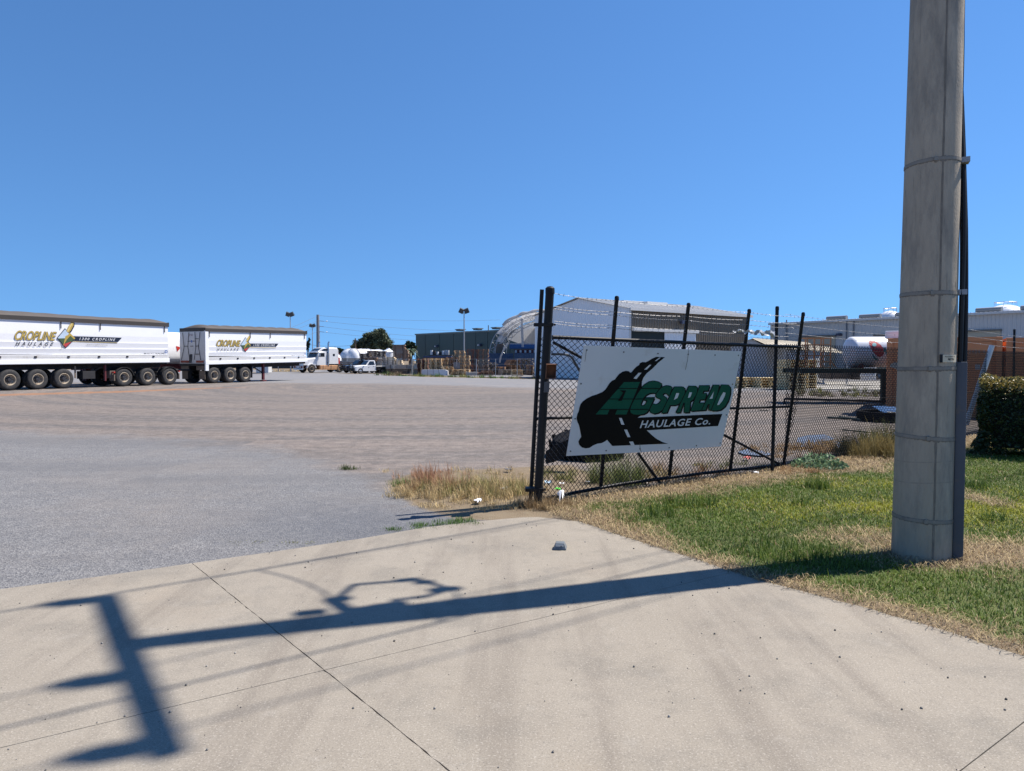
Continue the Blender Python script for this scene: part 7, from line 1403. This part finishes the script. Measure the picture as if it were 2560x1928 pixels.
# ------------------------------------------------------------------ trees
TLEAF = M_attr('tree_leaf', 0.6, 0.25, 0.15); BARK = M('grey_bark', (0.12, 0.09, 0.07), 0.9, 0, 0.25, 2, bump=0.4, bscale=6)
def tree(name, px, Y, lobes, nleaf, size, col, label, trunk_r=0.35):
    """lobes: photo ellipses (x, y, rx, ry) that make up the crown"""
    b = V((P(px, 930, Y).x, Y, 0)); t = thing(name, b, 0, label, 'tree', 'trees behind the yard'); pts = []; cols_ = []; tot = sum(l[2] * l[3] for l in lobes)
    for (x, y, rx, ry) in lobes:
        c = P(x, y, Y) - b; r_x = (P(x + rx, y, Y).x - P(x, y, Y).x); r_z = P(x, y - ry, Y).z - P(x, y, Y).z; n = int(nleaf * rx * ry / tot); nc = max(6, n // 60); 
        d = rng.normal(size=(nc, 3)); d /= np.linalg.norm(d, axis=1)[:, None]; cc = d * (rng.random((nc, 1)) ** 0.35) * np.array([[r_x, r_x * 0.9, r_z]]) * 0.92
        k = rng.integers(0, nc, n); p = cc[k] + rng.normal(size=(n, 3)) * np.array([[0.13, 0.13, 0.10]]) * r_x; p += np.array([[c.x, c.y, c.z]]); pts.append(p)
        base = rng.uniform(0.35, 1.9, (nc, 1))[k]; cols_.append(np.array([col]) * base * rng.uniform(0.7, 1.3, (n, 1)))
        MB().tube([(0, 0, c.z * 0.25), ((c.x) * 0.5, c.y * 0.5, c.z * 0.6), (c.x, c.y, c.z)], [trunk_r * 0.5, trunk_r * 0.35, trunk_r * 0.12], 6).build('limb', BARK, t, True)
    pts = np.concatenate(pts); cols_ = np.concatenate(cols_); pts[:, 2] = np.maximum(pts[:, 2], 0.3); leaf_mesh('crown', pts, size, cols_, TLEAF, t, (0, 0, 0), 0.5)
    zc = P(px, lobes[0][1], Y).z; MB().tube([(0, 0, -0.2), (0.05, 0, zc * 0.4), (0, 0, zc)], [trunk_r, trunk_r * 0.75, trunk_r * 0.4], 10).build('trunk', BARK, t, True); return t
EUC = (0.085, 0.105, 0.062)
tree('gum_tree', 945, 150, [(948, 846, 22, 24), (925, 850, 20, 20), (965, 858, 16, 18), (910, 862, 16, 16), (892, 866, 14, 14), (880, 872, 8, 8), (978, 872, 9, 12), (935, 866, 24, 14), (905, 850, 8, 8), (952, 829, 10, 8)], 48000, 0.17, EUC, 'large dark rounded gum tree behind the timber heap', 0.5)
tree('far_tree', 838, 170, [(838, 876, 9, 6), (829, 879, 6, 4), (853, 878, 8, 5), (848, 873, 5, 4)], 5000, 0.22, (0.03, 0.05, 0.025), 'low dark tree clump just right of the sleeper cab', 0.3)
tree('small_gum', 770, 120, [(771, 858, 5, 8), (768, 870, 6, 8), (773, 850, 3, 4)], 2200, 0.16, (0.05, 0.055, 0.035), 'thin ragged tree beside the front edge of the right trailer', 0.12)
tree('shrub_tree', 1028, 118, [(1024, 862, 8, 10), (1033, 868, 8, 11), (1016, 864, 6, 8), (1030, 880, 9, 10), (1018, 878, 8, 10)], 7000, 0.20, (0.03, 0.05, 0.025), 'dark bushy tree at the left end of the green shed', 0.25)
# palm
pb2 = V((P(1026, 930, 106).x, 106, 0)); palm = thing('palm_tree', pb2, 0, 'small palm with drooping fronds in front of the bushy tree', 'tree'); zc = P(1026, 878, 106).z; MB().tube([(0, 0, 0), (0, 0, zc)], [0.28, 0.22], 10).build('trunk', BARK, palm, True)
FRD = M('palm_frond', (0.07, 0.10, 0.05), 0.5, 0, 0.25, 3)
for i in range(26):
    a = i * 2.4; el = 1.25 - 1.5 * (i / 26); m = MB(); L_ = 1.35; prev = None; pts = []
    for k in range(8):
        s = k / 7; pts.append(V((math.cos(a) * L_ * s * math.cos(el * (1 - s * 0.3)), math.sin(a) * L_ * s * math.cos(el * (1 - s * 0.3)), zc + L_ * (s * math.sin(el) - 0.75 * s * s))))
    sdv = V((-math.sin(a), math.cos(a), 0)); m.loft([[p - sdv * 0.11 * math.sin(math.pi * (0.12 + 0.85 * k / 7)) - V((0, 0, 0.05)), p, p + sdv * 0.11 * math.sin(math.pi * (0.12 + 0.85 * k / 7)) - V((0, 0, 0.05))] for k, p in enumerate(pts)], False, False); m.build('frond', FRD, palm, True)
# low far tree line so the horizon does not end in bare ground
for i, (px, Y, w_, label) in enumerate(((690, 260, 30, 'distant low tree line behind the right trailer'), (1000, 300, 24, 'distant low trees left of the green shed'), (300, 280, 60, 'distant low trees hidden behind the left trailer'), (2000, 260, 50, 'distant low trees behind the silver shed'))):
    tree('distant_tree', px, Y, [(px + dx * w_ / 2, 889 + abs(dx) * 3, w_ / 3.2, 7) for dx in (-1.6, -0.8, 0, 0.8, 1.6)], 2600, 0.45, (0.03, 0.045, 0.028), label, 0.3)
